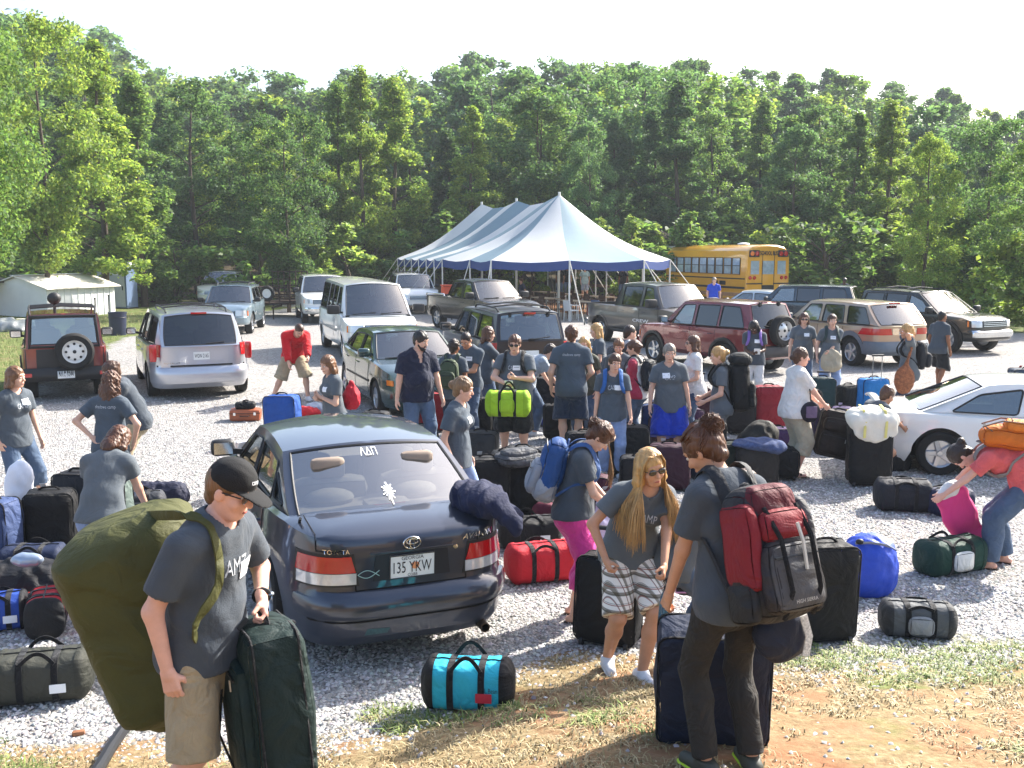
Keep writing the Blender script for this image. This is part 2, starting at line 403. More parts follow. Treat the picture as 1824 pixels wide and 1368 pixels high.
def tree_proto(seed, H, Rm, base, nclump, nleaf, lsize, shape='oval', lean=0.):
    """returns trunk mesh, crown mesh of a tree H tall"""
    rs = np.random.RandomState(seed); cl = []
    for _ in range(nclump):
        u = rs.uniform(0, 1) ** .85
        z = base + (H - base) * u
        if shape == 'cone': rr = Rm * (1 - u) ** .75 * (1 if u > .12 else .6 + 3 * u)
        elif shape == 'oval': rr = Rm * max(.0, math.sin(math.pi * min(.97, .13 + .85 * u)) ** .7)
        else: rr = Rm * max(.05, (1 - (abs(u - .6) / .62) ** 2.4))
        a = rs.uniform(0, 2 * math.pi); q = rr * math.sqrt(rs.uniform(.12, 1))
        cl.append((q * math.cos(a), q * math.sin(a), z, rs.uniform(.55, 1.15) * (Rm * .27) * (1.05 - .45 * u)))
    cl = np.array(cl); w = cl[:, 3] ** 2; pick = rs.choice(nclump, nleaf, p=w / w.sum())
    g = rs.normal(size=(nleaf, 3)); g /= np.linalg.norm(g, axis=1)[:, None]
    g *= (rs.uniform(0, 1, nleaf) ** .45)[:, None]; g[:, 2] *= .72
    P = cl[pick, :3] + g * cl[pick, 3][:, None]
    P += rs.normal(size=P.shape) * lsize * .35
    V, F = leaf_quads(rs, P, lsize)
    crown = mesh_np('crown', V, F, smooth=False); crown.materials.append(LEAF)
    tb = MB(); n = 7; rt = .011 * H + .03
    path = [Vector((.02 * H * lean * (i / n) ** 2 + .12 * math.sin(i * 1.3 + seed), .1 * math.sin(i + seed * 2), H * .93 * i / n - (.4 if i == 0 else 0))) for i in range(n + 1)]
    tb.tube(path, [rt * (1 - .9 * i / n) + .02 for i in range(n + 1)], 7)
    for k in rs.choice(nclump, min(nclump, 16), replace=False):
        c = Vector(cl[k, :3]); zz = max(base * .8, c.z - .35 * math.hypot(c.x, c.y) - .3); i = min(n - 1, int(zz / (H * .93) * n))
        s_ = path[i].lerp(path[i + 1], zz / (H * .93) * n - i); m_ = (s_ + c) / 2 + Vector((0, 0, .1))
        r0 = rt * .42 * (1 - zz / H) + .012
        tb.tube([s_, m_, c], [r0, r0 * .6, r0 * .2], 5)
    me = bpy.data.meshes.new('trunk'); me.from_pydata(tb.v, [], tb.f); me.shade_smooth(); me.materials.append(BARK)
    return me, crown
PROTO = {
    'poplar': [tree_proto(s, 18, 3.2, 2.0, 90, 21000, .25, 'cone') for s in (1, 2)] + [tree_proto(9, 18, 3.0, 3.5, 80, 18000, .25, 'oval')],
    'round': [tree_proto(s, 15, 4.6, 2.5, 110, 24000, .26, 'round') for s in (3, 4)],
    'oval': [tree_proto(s, 17, 3.9, 2.6, 105, 22000, .25, 'oval') for s in (5, 6)],
    'far': [tree_proto(s, 16, 4.4, 3.5, 60, 7500, .46, sh) for s, sh in ((11, 'round'), (12, 'oval'), (13, 'cone'))],
    'bush': [tree_proto(s, 3.2, 1.5, .15, 34, 2600, .2, 'round') for s in (21, 22)],
    'sapling': [tree_proto(s, 5, 1.5, .5, 34, 3000, .22, 'cone') for s in (23, 24)],
    'near': [tree_proto(31, 13, 4.2, 2.2, 130, 24000, .2, 'round')],
}
def plant_tree(kind, x, y, h, wide, col, label, group=None, name='tree', cat='tree', v=None, sink=.0):
    ms = PROTO[kind]; tm, cm = ms[rnd.randrange(len(ms)) if v is None else v]
    z = float(terrain(np.array([float(x)]), np.array([float(y)]))[0]) - sink
    H0 = {'poplar': 18, 'round': 15, 'oval': 17, 'far': 16, 'bush': 3.2, 'sapling': 5, 'near': 13}[kind]
    s = h / H0; root = thing(name, label, cat, (x, y, z), rnd.uniform(0, 6.28), group)
    root.scale = (s * wide, s * wide, s)
    a = link('trunk', tm, None, root); b = link('crown', cm, None, root)
    k = rnd.uniform(.85, 1.18); b.color = (col[0] * k, col[1] * k, col[2] * k, 1)
    return root
YG = (.16, .235, .062); MG = (.108, .185, .064); DG = (.068, .13, .06); BG = (.085, .165, .082); PALE = (.18, .26, .085)
SKY = [(-300, 60), (0, 20), (60, 25), (110, 35), (150, 75), (200, 80), (240, 135), (330, 128), (400, 150), (460, 128), (500, 142), (560, 160), (620, 118), (650, 140), (700, 142), (760, 128), (840, 100), (880, 92), (920, 140),
       (1000, 102), (1060, 120), (1090, 98), (1150, 122), (1190, 97), (1250, 112), (1300, 126), (1355, 116), (1400, 140), (1450, 132), (1500, 121), (1545, 130), (1580, 170), (1640, 152), (1700, 162), (1750, 190), (1824, 200), (2200, 190)]
def skyline(px): return float(np.interp(px, [a for a, _ in SKY], [b for _, b in SKY]))
def tree_at(kind, px, ytop, dist, wide, col, label, group=None, v=None, name='tree'):
    p = atd(px, ytop, dist)
    z0 = float(terrain(np.array([p.x]), np.array([p.y]))[0])
    return plant_tree(kind, p.x, p.y, max(2., p.z - z0), wide, col, label, group, name, 'tree', v)
# the trees one can name, along the front of the wood: kind, pixel, top, distance, spread, colour
FRONT = [
    ('near', -120, -5, 24, .72, MG, 'big near tree hanging over the left edge above the tarpaulin'),
    ('round', 60, 40, 43, .8, YG, 'tall tree behind the white shed, leftmost light green one'),
    ('poplar', 165, 72, 47, 1.25, YG, 'tall yellow green tree rising behind the portable toilets'),
    ('poplar', 235, 135, 50, 1.2, MG, 'mid green tree just right of the portable toilets'),
    ('oval', 335, 140, 58, 1.15, DG, 'dark green tree behind the blue SUV and its roof rack'),
    ('round', 505, 205, 47, .82, DG, 'dark dense tree behind the mesh trailer'),
    ('poplar', 600, 150, 60, 1.0, MG, 'mid green tree behind the white SUV with its amber lamps'),
    ('poplar', 640, 120, 58, 1.0, YG, 'slim yellow green tree with a pointed tip left of the tent'),
    ('poplar', 700, 140, 61, 1.25, YG, 'bright yellow green tree at the left end of the tent'),
    ('poplar', 840, 190, 60, 1.2, YG, 'light green tree above the left peak of the tent'),
    ('oval', 960, 160, 64, 1.15, MG, 'mid green tree straight behind the middle of the tent'),
    ('oval', 1050, 215, 60, .8, BG, 'slim tree just right of the highest tent peak'),
    ('round', 1150, 130, 76, 1.0, BG, 'broad bluish green tree right of the tent, high on the slope'),
    ('oval', 1270, 195, 66, 1.0, MG, 'tall mid green tree behind the school bus roof'),
    ('oval', 1420, 225, 60, 1.05, BG, 'greyish green tree right of the school bus'),
    ('poplar', 1530, 200, 58, 1.2, MG, 'tall green tree behind the gold SUV'),
    ('poplar', 1590, 180, 55, 1.3, YG, 'light green tree above the black SUV roof rack'),
    ('oval', 1660, 240, 44, .85, YG, 'yellow green tree behind the glinting windscreen'),
    ('round', 1770, 215, 46, .95, DG, 'dark tree at the right edge above the bushes'),
    ('round', 1850, 260, 36, .9, MG, 'leafy tree cut by the right edge of the picture'),
]
for k, px, yt, d, w, c, lab in FRONT: tree_at(k, px, yt, d, w, c, lab)
WOODG = 'trees of the wood behind the lot'
ZONES = [(40, 'beyond the left edge'), (150, 'above the white shed'), (290, 'above the portable toilets'), (420, 'above the silver minivan'), (520, 'above the mesh trailer'), (640, 'above the white passenger van'), (760, 'left of the tent'), (900, 'over the rear tent peaks'), (1050, 'over the highest tent peak'), (1200, 'right of the tent'), (1330, 'over the bus side'), (1440, 'over the bus rear'), (1560, 'over the gold SUV'), (1690, 'over the black SUV'), (1810, 'near the right edge'), (9999, 'beyond the right edge')]
def zone(px): return next(z for a, z in ZONES if px < a)
def tone(c): return {YG: 'yellow green', MG: 'mid green', DG: 'dark green', BG: 'bluish green', PALE: 'pale green'}[c]
for px in range(-330, 2250, 62):          # second row fills between them
    q = px + rnd.uniform(-18, 18); y = skyline(q) + rnd.uniform(35, 120); d = rnd.uniform(62, 74)
    c = rnd.choice([YG, MG, MG, DG, BG]); tree_at(rnd.choice(['poplar', 'oval', 'round', 'poplar']), q, y, d, rnd.uniform(1.0, 1.35), c, 'tall %s tree in the front of the wood, %s' % (tone(c), zone(q)), WOODG)
for row, (d0, d1, o0, o1, st) in enumerate(((80, 92, 18, 85, 52), (100, 118, 6, 50, 44), (125, 150, -3, 14, 38))):
    for px in range(-420, 2300, st):
        q = px + rnd.uniform(-16, 16); c = rnd.choice([MG, BG, DG, YG, BG]); tree_at('far', q, skyline(q) + rnd.uniform(o0, o1), rnd.uniform(d0, d1), rnd.uniform(1.0, 1.4), c,
                '%s tree on the %s slope of the wood, %s' % (tone(c), ('lower', 'upper')[row], zone(q)) if row < 2 else '%s treetop on the skyline, %s' % (tone(c), zone(q)), 'trees of the slope' if row < 2 else 'trees of the skyline')
for px in range(-260, 2250, 47):
    q = px + rnd.uniform(-18, 18); d = rnd.uniform(54, 60) if 640 < q < 1450 else rnd.uniform(49, 56)
    if 0 < q < 560: d = rnd.uniform(52, 58)
    p = atd(q, 500, d)
    c = rnd.choice([YG, MG, MG, PALE]); plant_tree(rnd.choice(['bush', 'sapling']), p.x, p.y, rnd.uniform(2.4, 5.2), rnd.uniform(1.1, 1.8), c, '%s bush at the foot of the wood, %s' % (tone(c), zone(q).replace('above', 'behind').replace('over', 'behind')), 'bushes along the edge of the wood', 'bush', 'bush')
for i, (px, py, h, w, c, lab) in enumerate([(1120, 545, 4.6, 1.0, PALE, 'small pale sapling right of the tent'), (1222, 545, 4.8, 1.35, MG, 'round young tree left of the school bus'), (1475, 535, 3.6, 1.4, PALE, 'yellow green bush beside the rear of the school bus'),
        (1560, 530, 3.0, 1.5, PALE, 'low light green bush behind the gold SUV'), (1640, 525, 3.8, 1.4, MG, 'green bush left of the glinting windscreen'), (1735, 560, 3.4, 1.2, YG, 'leafy bush behind the bonnet of the black SUV'),
        (1795, 575, 3.2, 1.3, MG, 'bush at the right edge behind the black SUV'), (1850, 590, 3.4, 1.3, YG, 'bush cut by the right edge of the picture'), (255, 545, 3.4, 1.2, MG, 'dark bush right of the portable toilets'), (300, 540, 2.8, 1.4, DG, 'low bush at the edge of the left lawn')]):
    p = at(px, py); plant_tree('bush' if h < 4 else 'sapling', p.x, p.y, h, w, c, lab, None, 'bush', 'bush')

def grass(name, seed, n, fx, hmin, hmax, cols, label):
    """bent three-sided blades growing in tufts; fx gives each blade's x, y"""
    rs = np.random.RandomState(seed); X, Y = fx(rs, n); n = len(X); Z = terrain(X, Y)
    a = rs.uniform(0, 2 * np.pi, n); h = rs.uniform(hmin, hmax, n); w = rs.uniform(.0025, .0055, n); ln = rs.uniform(.5, 2.2, n)
    dx, dy = np.cos(a), np.sin(a); B = np.stack([X, Y, Z - .01], -1); S = np.stack([-dy * w, dx * w, 0 * w], -1)
    M = B + np.stack([dx * h * ln * .35, dy * h * ln * .35, h * .6], -1); T = B + np.stack([dx * h * ln, dy * h * ln, h * (.95 - .45 * np.minimum(ln, 1))], -1)
    V = np.stack([B - S, B + S, M + S * .7, M - S * .7, T], 1).reshape(-1, 3); i = np.arange(n)[:, None] * 5
    q = np.concatenate([i + [[0, 1, 2]], i + [[0, 2, 3]], i + [[3, 2, 4]]], 0)
    me = mesh_np(name, V, q, False)
    ci = rs.choice(len(cols), n); cc = np.array([c + (1,) for c in cols], np.float32)[ci] * rs.uniform(.7, 1.25, n)[:, None]; cc[:, 3] = 1
    ca = me.color_attributes.new('blade', 'FLOAT_COLOR', 'POINT'); ca.data.foreach_set('color', np.repeat(cc, 5, 0).astype(np.float32).ravel())
    m = bpy.data.materials.new(name); m.use_nodes = True; nt = m.node_tree; b = nt.nodes['Principled BSDF']; b.inputs['Roughness'].default_value = .7
    t = nt.nodes.new('ShaderNodeAttribute'); t.attribute_name = 'blade'; nt.links.new(t.outputs['Color'], b.inputs['Base Color'])
    o = link(name, me, m); tag(o, label, 'grass', kind='stuff')
def clump_xy(box, nc, sd, ok):
    def f(rs, n):
        cx, cy = rs.uniform(box[0], box[1], nc), rs.uniform(box[2], box[3], nc); k = ok(cx, cy, rs); cx, cy = cx[k], cy[k]
        i = rs.randint(0, len(cx), n); return cx[i] + rs.normal(0, sd, n), cy[i] + rs.normal(0, sd, n)
    return f
def nz(x, y): return np.sin(x * 2.1 + np.sin(y * 1.7) * 1.3) + np.sin(y * 2.9 + x * 1.1 + 1.2) + .5 * np.sin(x * 6.1 - y * 5.3)
STRAW = [(.36, .28, .14), (.29, .21, .10), (.43, .35, .2), (.24, .19, .08)]; GRN = [(.14, .2, .04), (.2, .26, .06), (.1, .15, .03), (.36, .34, .14)]
grass('dry_grass', 3, 42000, clump_xy((-3.2, 4.2, 3., 7.1), 2600, .05, lambda x, y, r: (y < bank_y(x) - .25) & (nz(x, y) > -.9 + r.uniform(-.8, .8, len(x)))), .015, .055, STRAW, 'dry straw coloured grass on the clay bank')
grass('green_grass', 4, 11000, clump_xy((-3.2, 4.2, 3., 7.2), 1500, .05, lambda x, y, r: ((nz(x + 4, y * 1.3) > 1.15) | ((x > 2.4) & (y > 6.0)) | ((x < -1.2) & (nz(x * 1.5, y * 2) > .5))) & (y < bank_y(x) - .05)), .025, .08, GRN, 'green grass tufts along the gravel edge')
grass('lawn_grass', 5, 26000, clump_xy((-26, -9, 20, 46), 2600, .25, lambda x, y, r: poly_sd(x, y, LEFT_GRASS) > .3), .06, .2, GRN + STRAW[:2], 'short lawn at the left around the shed')

def gravel():
    rs = np.random.RandomState(12); P = []
    for (y0, y1, n) in ((5.2, 8.5, 38000), (8.5, 13, 34000), (13, 20, 16000)):
        y = rs.uniform(y0, y1, n); x = rs.uniform(-1, 1, n) * (y * .56 + .8); P.append(np.stack([x, y], -1))
    P = np.concatenate(P); k = P[:, 1] > bank_y(P[:, 0]) - .55 + .3 * np.sin(P[:, 0] * 1.9) + rs.normal(0, .18, len(P)); P = P[k]
    pb_ = np.stack([rs.uniform(-3, 4.2, 900), rs.uniform(3.4, 6.8, 900)], -1); P = np.concatenate([P, pb_])
    Z = terrain(P[:, 0], P[:, 1]); n = len(P)
    base = np.array([(1, 0, 0), (-1, 0, 0), (0, 1, 0), (0, -1, 0), (0, 0, 1), (0, 0, -1)], float)
    tri = np.array([(0, 2, 4), (2, 1, 4), (1, 3, 4), (3, 0, 4), (2, 0, 5), (1, 2, 5), (3, 1, 5), (0, 3, 5)])[:4]
    s = rs.uniform(.007, .0175, n) * (1 + .03 * P[:, 1]); a = rs.uniform(0, 6.28, n)
    V = base[None] * (s[:, None] * rs.uniform(.6, 1.3, (n, 3)))[:, None, :] ; V[:, 4, 2] *= .8
    V += rs.normal(0, .12, V.shape) * s[:, None, None]
    c, si = np.cos(a)[:, None], np.sin(a)[:, None]
    V = np.stack([V[..., 0] * c - V[..., 1] * si, V[..., 0] * si + V[..., 1] * c, V[..., 2]], -1) + np.stack([P[:, 0], P[:, 1], Z + .002], -1)[:, None, :]
    F = (np.arange(n)[:, None, None] * 6 + tri[None]).reshape(-1, 3)
    me = mesh_np('gravel', V.reshape(-1, 3), F, False)
    g = rs.uniform(.2, .6, n)[:, None] * (1 + rs.uniform(-.06, .06, (n, 3))); g = np.concatenate([g * [1, .97, .935], np.ones((n, 1))], 1)
    ca = me.color_attributes.new('blade', 'FLOAT_COLOR', 'POINT'); ca.data.foreach_set('color', np.repeat(g, 6, 0).astype(np.float32).ravel())
    m = bpy.data.materials.new('gravel'); m.use_nodes = True; nt = m.node_tree; b = nt.nodes['Principled BSDF']; b.inputs['Roughness'].default_value = .85
    t = nt.nodes.new('ShaderNodeAttribute'); t.attribute_name = 'blade'; nt.links.new(t.outputs['Color'], b.inputs['Base Color'])
    tag(link('gravel', me, m), 'loose pale grey gravel stones covering the lot', 'gravel', kind='stuff')
gravel()
# ------------------------------------------------------------------ vehicles
BLACK = mat('black_plastic', '#17181a', .55, 0, .15, 12); RUBBER = mat('tyre_rubber', '#161616', .85, 0, .2, 15)
ALLOY = mat('alloy', '#b9bcc0', .3, .85, .06, 8); STEELW = mat('white_steel', '#d8d8d4', .45, .1, .06, 8); CHROME = mat('chrome', '#d9dde0', .12, 1, 0)
DARKIN = mat('dark_cabin', '#2e2f31', .8, 0, .1); TANIN = mat('tan_cabin', '#8a7a6c', .75, 0, .12); GREYIN = mat('grey_cabin', '#55585b', .8, 0, .1)
REDL = mat('red_lens', '#b00c14', .15, 0, .12, 30, coat=1); AMBER = mat('amber_lens', '#e0700e', .15, 0, .08, 30, coat=1); CLEARL = mat('clear_lens', '#c9ccd0', .12, .35, .1, 40, coat=1)
PLATE = mat('plate_white', '#dfe2e0', .4, 0, .03); INK = mat('ink_black', '#14161c', .6, 0, 0); UNDER = mat('underbody', '#0d0d0e', .95, 0, .2)
GLASS = glass_mat('car_glass', '#c8d8d6', .66, .26); TINT = glass_mat('tinted_glass', '#5c6468', .3); CLEARG = glass_mat('clear_glass', '#dfe8e6', .85, .34)
WHITEP = mat('white_print', '#e6e8ea', .6, 0, 0)
class Car:
    def __init__(s, name, label, cat, loc, heading, body, P, group=None):
        s.P = P; s.body = body; s.n = P.get('n', 6.)
        s.root = thing(name, label, cat, (loc[0], loc[1], 0), R(heading), group)
        s.zt = lambda x: float(np.interp(x, *zip(*P['top'])))
        s.xf = lambda z: float(np.interp(z, *zip(*P['xf']))); s.xr = lambda z: float(np.interp(z, *zip(*P['xr']))); s.w = lambda z: float(np.interp(z, *zip(*P['w'])))
        s.Xf = max(x for _, x in P['xf']); s.Xr = max(x for _, x in P['xr'])
        s.lower(); s.greenhouse(); s.interior(); s.wheels()
    def pt(s, a, b, z):
        X, xe = (s.Xf, s.xf(z)) if a > 0 else (s.Xr, s.xr(z)); k = abs(a) ** 5
        return Vector((a * (X + (xe - X) * k), b * s.w(z) * (1 - s.P.get('taper', .03) * max(0, abs(a) - .3) ** 1.5), z))
    def end(s, e, y, z, off=0.):            # point on the front (e=1) or rear (e=-1) face
        b = max(-.9999, min(.9999, y / (s.w(z) * (1 - s.P.get('taper', .03) * .7 ** 1.5)))); a = e * (1 - abs(b) ** s.n) ** (1 / s.n)
        return s._off(a, b, z, off)
    def side(s, e, x, z, off=0.):           # point on the left (e=1) or right (e=-1) flank
        a = x / (s.Xf if x > 0 else s.Xr); a = max(-.9999, min(.9999, a)); b = e * (1 - abs(a) ** s.n) ** (1 / s.n)
        return s._off(a, b, z, off)
    def _off(s, a, b, z, off):
        p = s.pt(a, b, z)
        if off:
            th = math.atan2(math.copysign(abs(b) ** (s.n / 2), b), math.copysign(abs(a) ** (s.n / 2), a))
            f = lambda t, zz: s.pt(math.copysign(abs(math.cos(t)) ** (2 / s.n), math.cos(t)), math.copysign(abs(math.sin(t)) ** (2 / s.n), math.sin(t)), zz)
            d1 = f(th + .02, z) - f(th - .02, z); d2 = f(th, z + .01) - f(th, z - .01); nn = d1.cross(d2)
            if nn.length > 1e-9:
                nn.normalize(); p = p + nn * off
        return p
    def th(s, p):                           # ('e', y) on the end or ('s', x) on the flank -> angle, given end sign / side sign
        k, v, ee, se = p
        if k == 'e':
            b = v / s.w(.7); a = (1 - min(1, abs(b)) ** s.n) ** (1 / s.n) * ee
        else:
            a = v / (s.Xf if v > 0 else s.Xr); b = se * (1 - abs(a) ** s.n) ** (1 / s.n)
        return math.atan2(math.copysign(abs(b) ** (s.n / 2), b), math.copysign(abs(a) ** (s.n / 2), a))
    def shell(s, mb, P, Q):
        """closed slab between outer grid P and inner grid Q"""
        m, n = len(P), len(P[0]); V = [p for r in P for p in r] + [p for r in Q for p in r]; o = m * n; F = []
        for i in range(m - 1):
            for j in range(n - 1):
                a = i * n + j; F += [(a, a + 1, a + n + 1, a + n), (o + a, o + a + n, o + a + n + 1, o + a + 1)]
        B = [(i, 0) for i in range(m)] + [(m - 1, j) for j in range(1, n)] + [(i, n - 1) for i in range(m - 2, -1, -1)] + [(0, j) for j in range(n - 2, 0, -1)]
        for (i, j), (k, l) in zip(B, B[1:] + B[:1]): F.append((i * n + j, k * n + l, o + k * n + l, o + i * n + j))
        mb.add(V, F)
    def epatch(s, mb, e, q, off=.004, th=.012, n=6, m=4):
        """patch on an end; q = corners (y, z): bottom-left, bottom-right, top-right, top-left"""
        f = lambda o: [[s.end(e, *_bil(q, i / n, j / m), o) for i in range(n + 1)] for j in range(m + 1)]
        s.shell(mb, f(off), f(off - th)); return mb
    def spatch(s, mb, e, q, off=.004, th=.012, n=6, m=4):
        f = lambda o: [[s.side(e, *_bil(q, i / n, j / m), o) for i in range(n + 1)] for j in range(m + 1)]
        s.shell(mb, f(off), f(off - th)); return mb
    def wrap(s, mb, ee, se, y0, x1, z0, z1, off=.006, th=.02, n=14, m=3, y0t=None, x1t=None):
        """patch wrapping a corner from y0 on the end to x1 on the flank"""
        t0, t1 = s.th(('e', y0 * se, ee, se)), s.th(('s', x1, ee, se)); t0t = s.th(('e', (y0t or y0) * se, ee, se)); t1t = s.th(('s', x1t if x1t is not None else x1, ee, se))
        def pos(u, v, o):
            A, B = t0 + (t0t - t0) * v, t1 + (t1t - t1) * v
            if A < 0 and B < 0 or A >= 0 and B >= 0: pass
            t = A + (B - A) * u
            a = math.copysign(abs(math.cos(t)) ** (2 / s.n), math.cos(t)); b = math.copysign(abs(math.sin(t)) ** (2 / s.n), math.sin(t))
            return s._off(a, b, z0 + (z1 - z0) * v, o)
        f = lambda o: [[pos(i / n, j / m, o) for i in range(n + 1)] for j in range(m + 1)]
        s.shell(mb, f(off), f(off - th)); return mb
    def cols(s):
        ac = 2 ** (-1 / s.n); P = s.P; A = set(np.round(np.linspace(-ac, ac, 41), 4)); ra = P['ra']
        for xw in P['wheels']:
            for d in [ra * math.cos(R(k)) for k in range(0, 181, 15)] + [-ra - .012, ra + .012]:
                x = xw + d; a = x / (s.Xf if x > 0 else s.Xr)
                if abs(a) < ac: A.add(round(a, 4))
        A = sorted(A); B = sorted(set(np.round(np.linspace(-ac, ac, 15), 4)) | {k * ac * e for k in (.9, .955, .98) for e in (1, -1)})[1:-1]; c = []
        f = lambda t: (1 - abs(t) ** s.n) ** (1 / s.n)
        left = [(a, f(a)) for a in A[::-1]]; rear = [(-f(b), b) for b in B[::-1]]; right = [(a, -f(a)) for a in A]; front = [(f(b), b) for b in B]
        return left + rear + right + front, len(left), len(rear)
    def arch(s, x):
        z = s.P['zb']
        for xw in s.P['wheels']:
            d = abs(x - xw)
            if d <= s.P['ra'] + .001: z = max(z, s.P['rw'] + math.sqrt(max(0, s.P['ra'] ** 2 - d * d)))
        return z
    def lower(s):
        P = s.P; C_, nl, nr = s.cols(); s.C_ = C_; N = len(C_); mb = MB(); V = []; F = []
        zk = sorted(set([z for z, _ in P['xr']] + [z for z, _ in P['xf']] + [z for z, _ in P['w']] + list(np.linspace(P['zb'], max(z for _, z in P['top']), 9))))
        xs = [s.pt(a, b, .6).x for a, b in C_]
        for z in zk + [None]:
            for (a, b), x in zip(C_, xs):
                zt = s.zt(x); z0 = s.arch(x)
                if z is None:
                    p = s.pt(a, b, zt); sc = 1 - .045 / max(.3, math.hypot(p.y, 0) or .3) if abs(p.y) > .3 else 1
                    q = Vector((p.x * (1 - .03 / max(abs(p.x), .5) * abs(a) ** 4), p.y * sc, zt + .018))
                else: q = s.pt(a, b, max(z0, min(zt, z)))
                V.append(q)
        Rn = len(zk) + 1
        for i in range(Rn - 1):
            for k in range(N):
                a, b, c, d = i * N + k, i * N + (k + 1) % N, (i + 1) * N + (k + 1) % N, (i + 1) * N + k
                if (V[a] - V[d]).length < 1e-6 and (V[b] - V[c]).length < 1e-6: continue
                F.append((a, b, c, d))
        # hood and deck: strips across
        base = (Rn - 1) * N; G = P['gh']; xA, xD = G['A'][0], G['D'][0]; top = V[base:]
        mir = [None] * N; left = list(range(nl)); right = [nl + nr + (nl - 1 - i) for i in range(nl)]
        seq = [(left[i], right[i]) for i in range(nl)]
        bed = P.get('bed')
        def strip(pairs):
            U = 9; rows = []
            for l, r in pairs:
                p, q = top[l], top[r]; cr = P.get('crown', .03); row = []
                for u in range(U + 1):
                    t = u / U; w_ = p.lerp(q, t); w_ = Vector((w_.x, w_.y, w_.z + cr * (1 - (2 * t - 1) ** 2)))
                    if abs(w_.x) > 1.2: w_.x += math.copysign(.0, w_.x)
                    row.append(w_)
                rows.append(row)
            return rows
        def emit(rows):
            o = len(V); U = len(rows[0])
            for r_ in rows: V.extend(r_)
            for i in range(len(rows) - 1):
                for u in range(U - 1): F.append((o + i * U + u, o + i * U + u + 1, o + (i + 1) * U + u + 1, o + (i + 1) * U + u))
        fr = [(l, r) for l, r in seq if top[l].x > xA - .06]; rr = [(l, r) for l, r in seq if top[l].x < xD + .06]
        if len(fr) > 1:
            rows = strip(fr); nose = [top[nl + nr + nl + (len(C_) - (nl + nr + nl)) - 1 - i] for i in range(len(C_) - (2 * nl + nr))]
            cap = [rows[0][0]] ; emit(rows)
            # front lip between first strip and the end ring
            ring = [nl + nr + nl + i for i in range(N - (2 * nl + nr))][::-1]; o = len(V); cen = len(V)
            U = len(rows[0]); V.extend(rows[0]); loop = [base + k for k in ring]
            _fan(V, F, [o + u for u in range(U)], [base + left[0]] + loop + [base + right[0]])
        if len(rr) > 1:
            rows = strip(rr)
            if not bed: emit(rows)
            ring = [nl + i for i in range(nr)]; o = len(V)
            if not bed:
                V.extend(rows[-1]); _fan(V, F, [o + u for u in range(len(rows[-1]))], [base + left[-1]] + [base + k for k in ring] + [base + right[-1]])
        mb.add(V, F); mb.f = [tuple(dict.fromkeys(f)) for f in mb.f]; keep = [i for i, f in enumerate(mb.f) if len(f) > 2]
        mb.f = [mb.f[i] for i in keep]; mb.m = [0] * len(mb.f)
        o = mb.build('body', s.body, s.root, 38); bm = bmesh.new(); bm.from_mesh(o.data); bmesh.ops.remove_doubles(bm, verts=bm.verts, dist=.0008); bmesh.ops.recalc_face_normals(bm, faces=bm.faces); bm.to_mesh(o.data); bm.free()
        o.data.set_sharp_from_angle(angle=R(38)); s.bodyobj = o
        ub = MB(); zb = P['zb']; wy = s.w(.5)
        x0, x1 = P['wheels'][0] + P['ra'] * .95, P['wheels'][1] - P['ra'] * .95
        ub.box(((x0 + x1) / 2, 0, zb + .06), (x1 - x0, wy * 1.9, .1)); ub.box((0, 0, zb + .14), (s.Xf + s.Xr - .5, wy * 1.25, .2)); ub.build('underbody', UNDER, s.root)
        if bed:
            x0, x1 = bed; t = MB(); yw = s.w(s.zt(x0)) - .12; zt = s.zt((x0 + x1) / 2) + .02; zf = P['bedz']; r = .03
            o_ = [(x0, -yw), (x1, -yw), (x1, yw), (x0, yw)]; e = s.w(zt) - .035
            O = [(x0 - .06, -e), (x1 + .05, -e), (x1 + .05, e), (x0 - .06, e)]
            t.add([(x, y, zt) for x, y in O] + [(x, y, zt) for x, y in o_] + [(x, y, zf) for x, y in o_],
                  [(i, (i + 1) % 4, 4 + (i + 1) % 4, 4 + i) for i in range(4)] + [(4 + i, 4 + (i + 1) % 4, 8 + (i + 1) % 4, 8 + i) for i in range(4)] + [(8, 9, 10, 11)])
            t.build('truck_bed', BLACK, s.root)
    def gy(s, x, z):
        zt = s.zt(x); G = s.P['gh']; h = max(0, z - zt)
        return abs(s.side(1, max(-s.Xr * .97, min(s.Xf * .97, x)), zt).y) - .05 - G['tum'] * h - G.get('curv', .12) * h * h
    def greenhouse(s):
        G = s.P['gh']; A, B, Cc, D = (Vector((p[0], 0, p[1])) for p in (G['A'], G['B'], G['C'], G['D'])); crown = G.get('crown', .05); bw = G.get('bw', .16); br = G.get('br', .1)
        arc = G.get('arc', .03); nR = 8
        roofl = [Vector((Cc.x + (B.x - Cc.x) * i / nR, 0, Cc.z + (B.z - Cc.z) * i / nR + arc * (1 - (2 * i / nR - 1) ** 2))) for i in range(nR + 1)]
        belt = [Vector((A.x + (D.x - A.x) * i / 10, 0, 0)) for i in range(1, 10)]
        for p in belt: p.z = s.zt(p.x) - .02
        out = [A] + belt + [D] + roofl          # A -> D along belt, D -> C, roof C -> B
        mb = MB(); gl = MB(); seal = MB(); s.winpolys = []
        gmat = G.get('glass', GLASS); wins = G['wins']
        def rz(x): return float(np.interp(x, [p.x for p in roofl], [p.z for p in roofl]))
        def edgez(x):
            if x > B.x: return A.z + (B.z - A.z) * (A.x - x) / max(1e-6, A.x - B.x)
            if x < Cc.x: return D.z + (Cc.z - D.z) * (x - D.x) / max(1e-6, Cc.x - D.x)
            return rz(x)
        polys = []
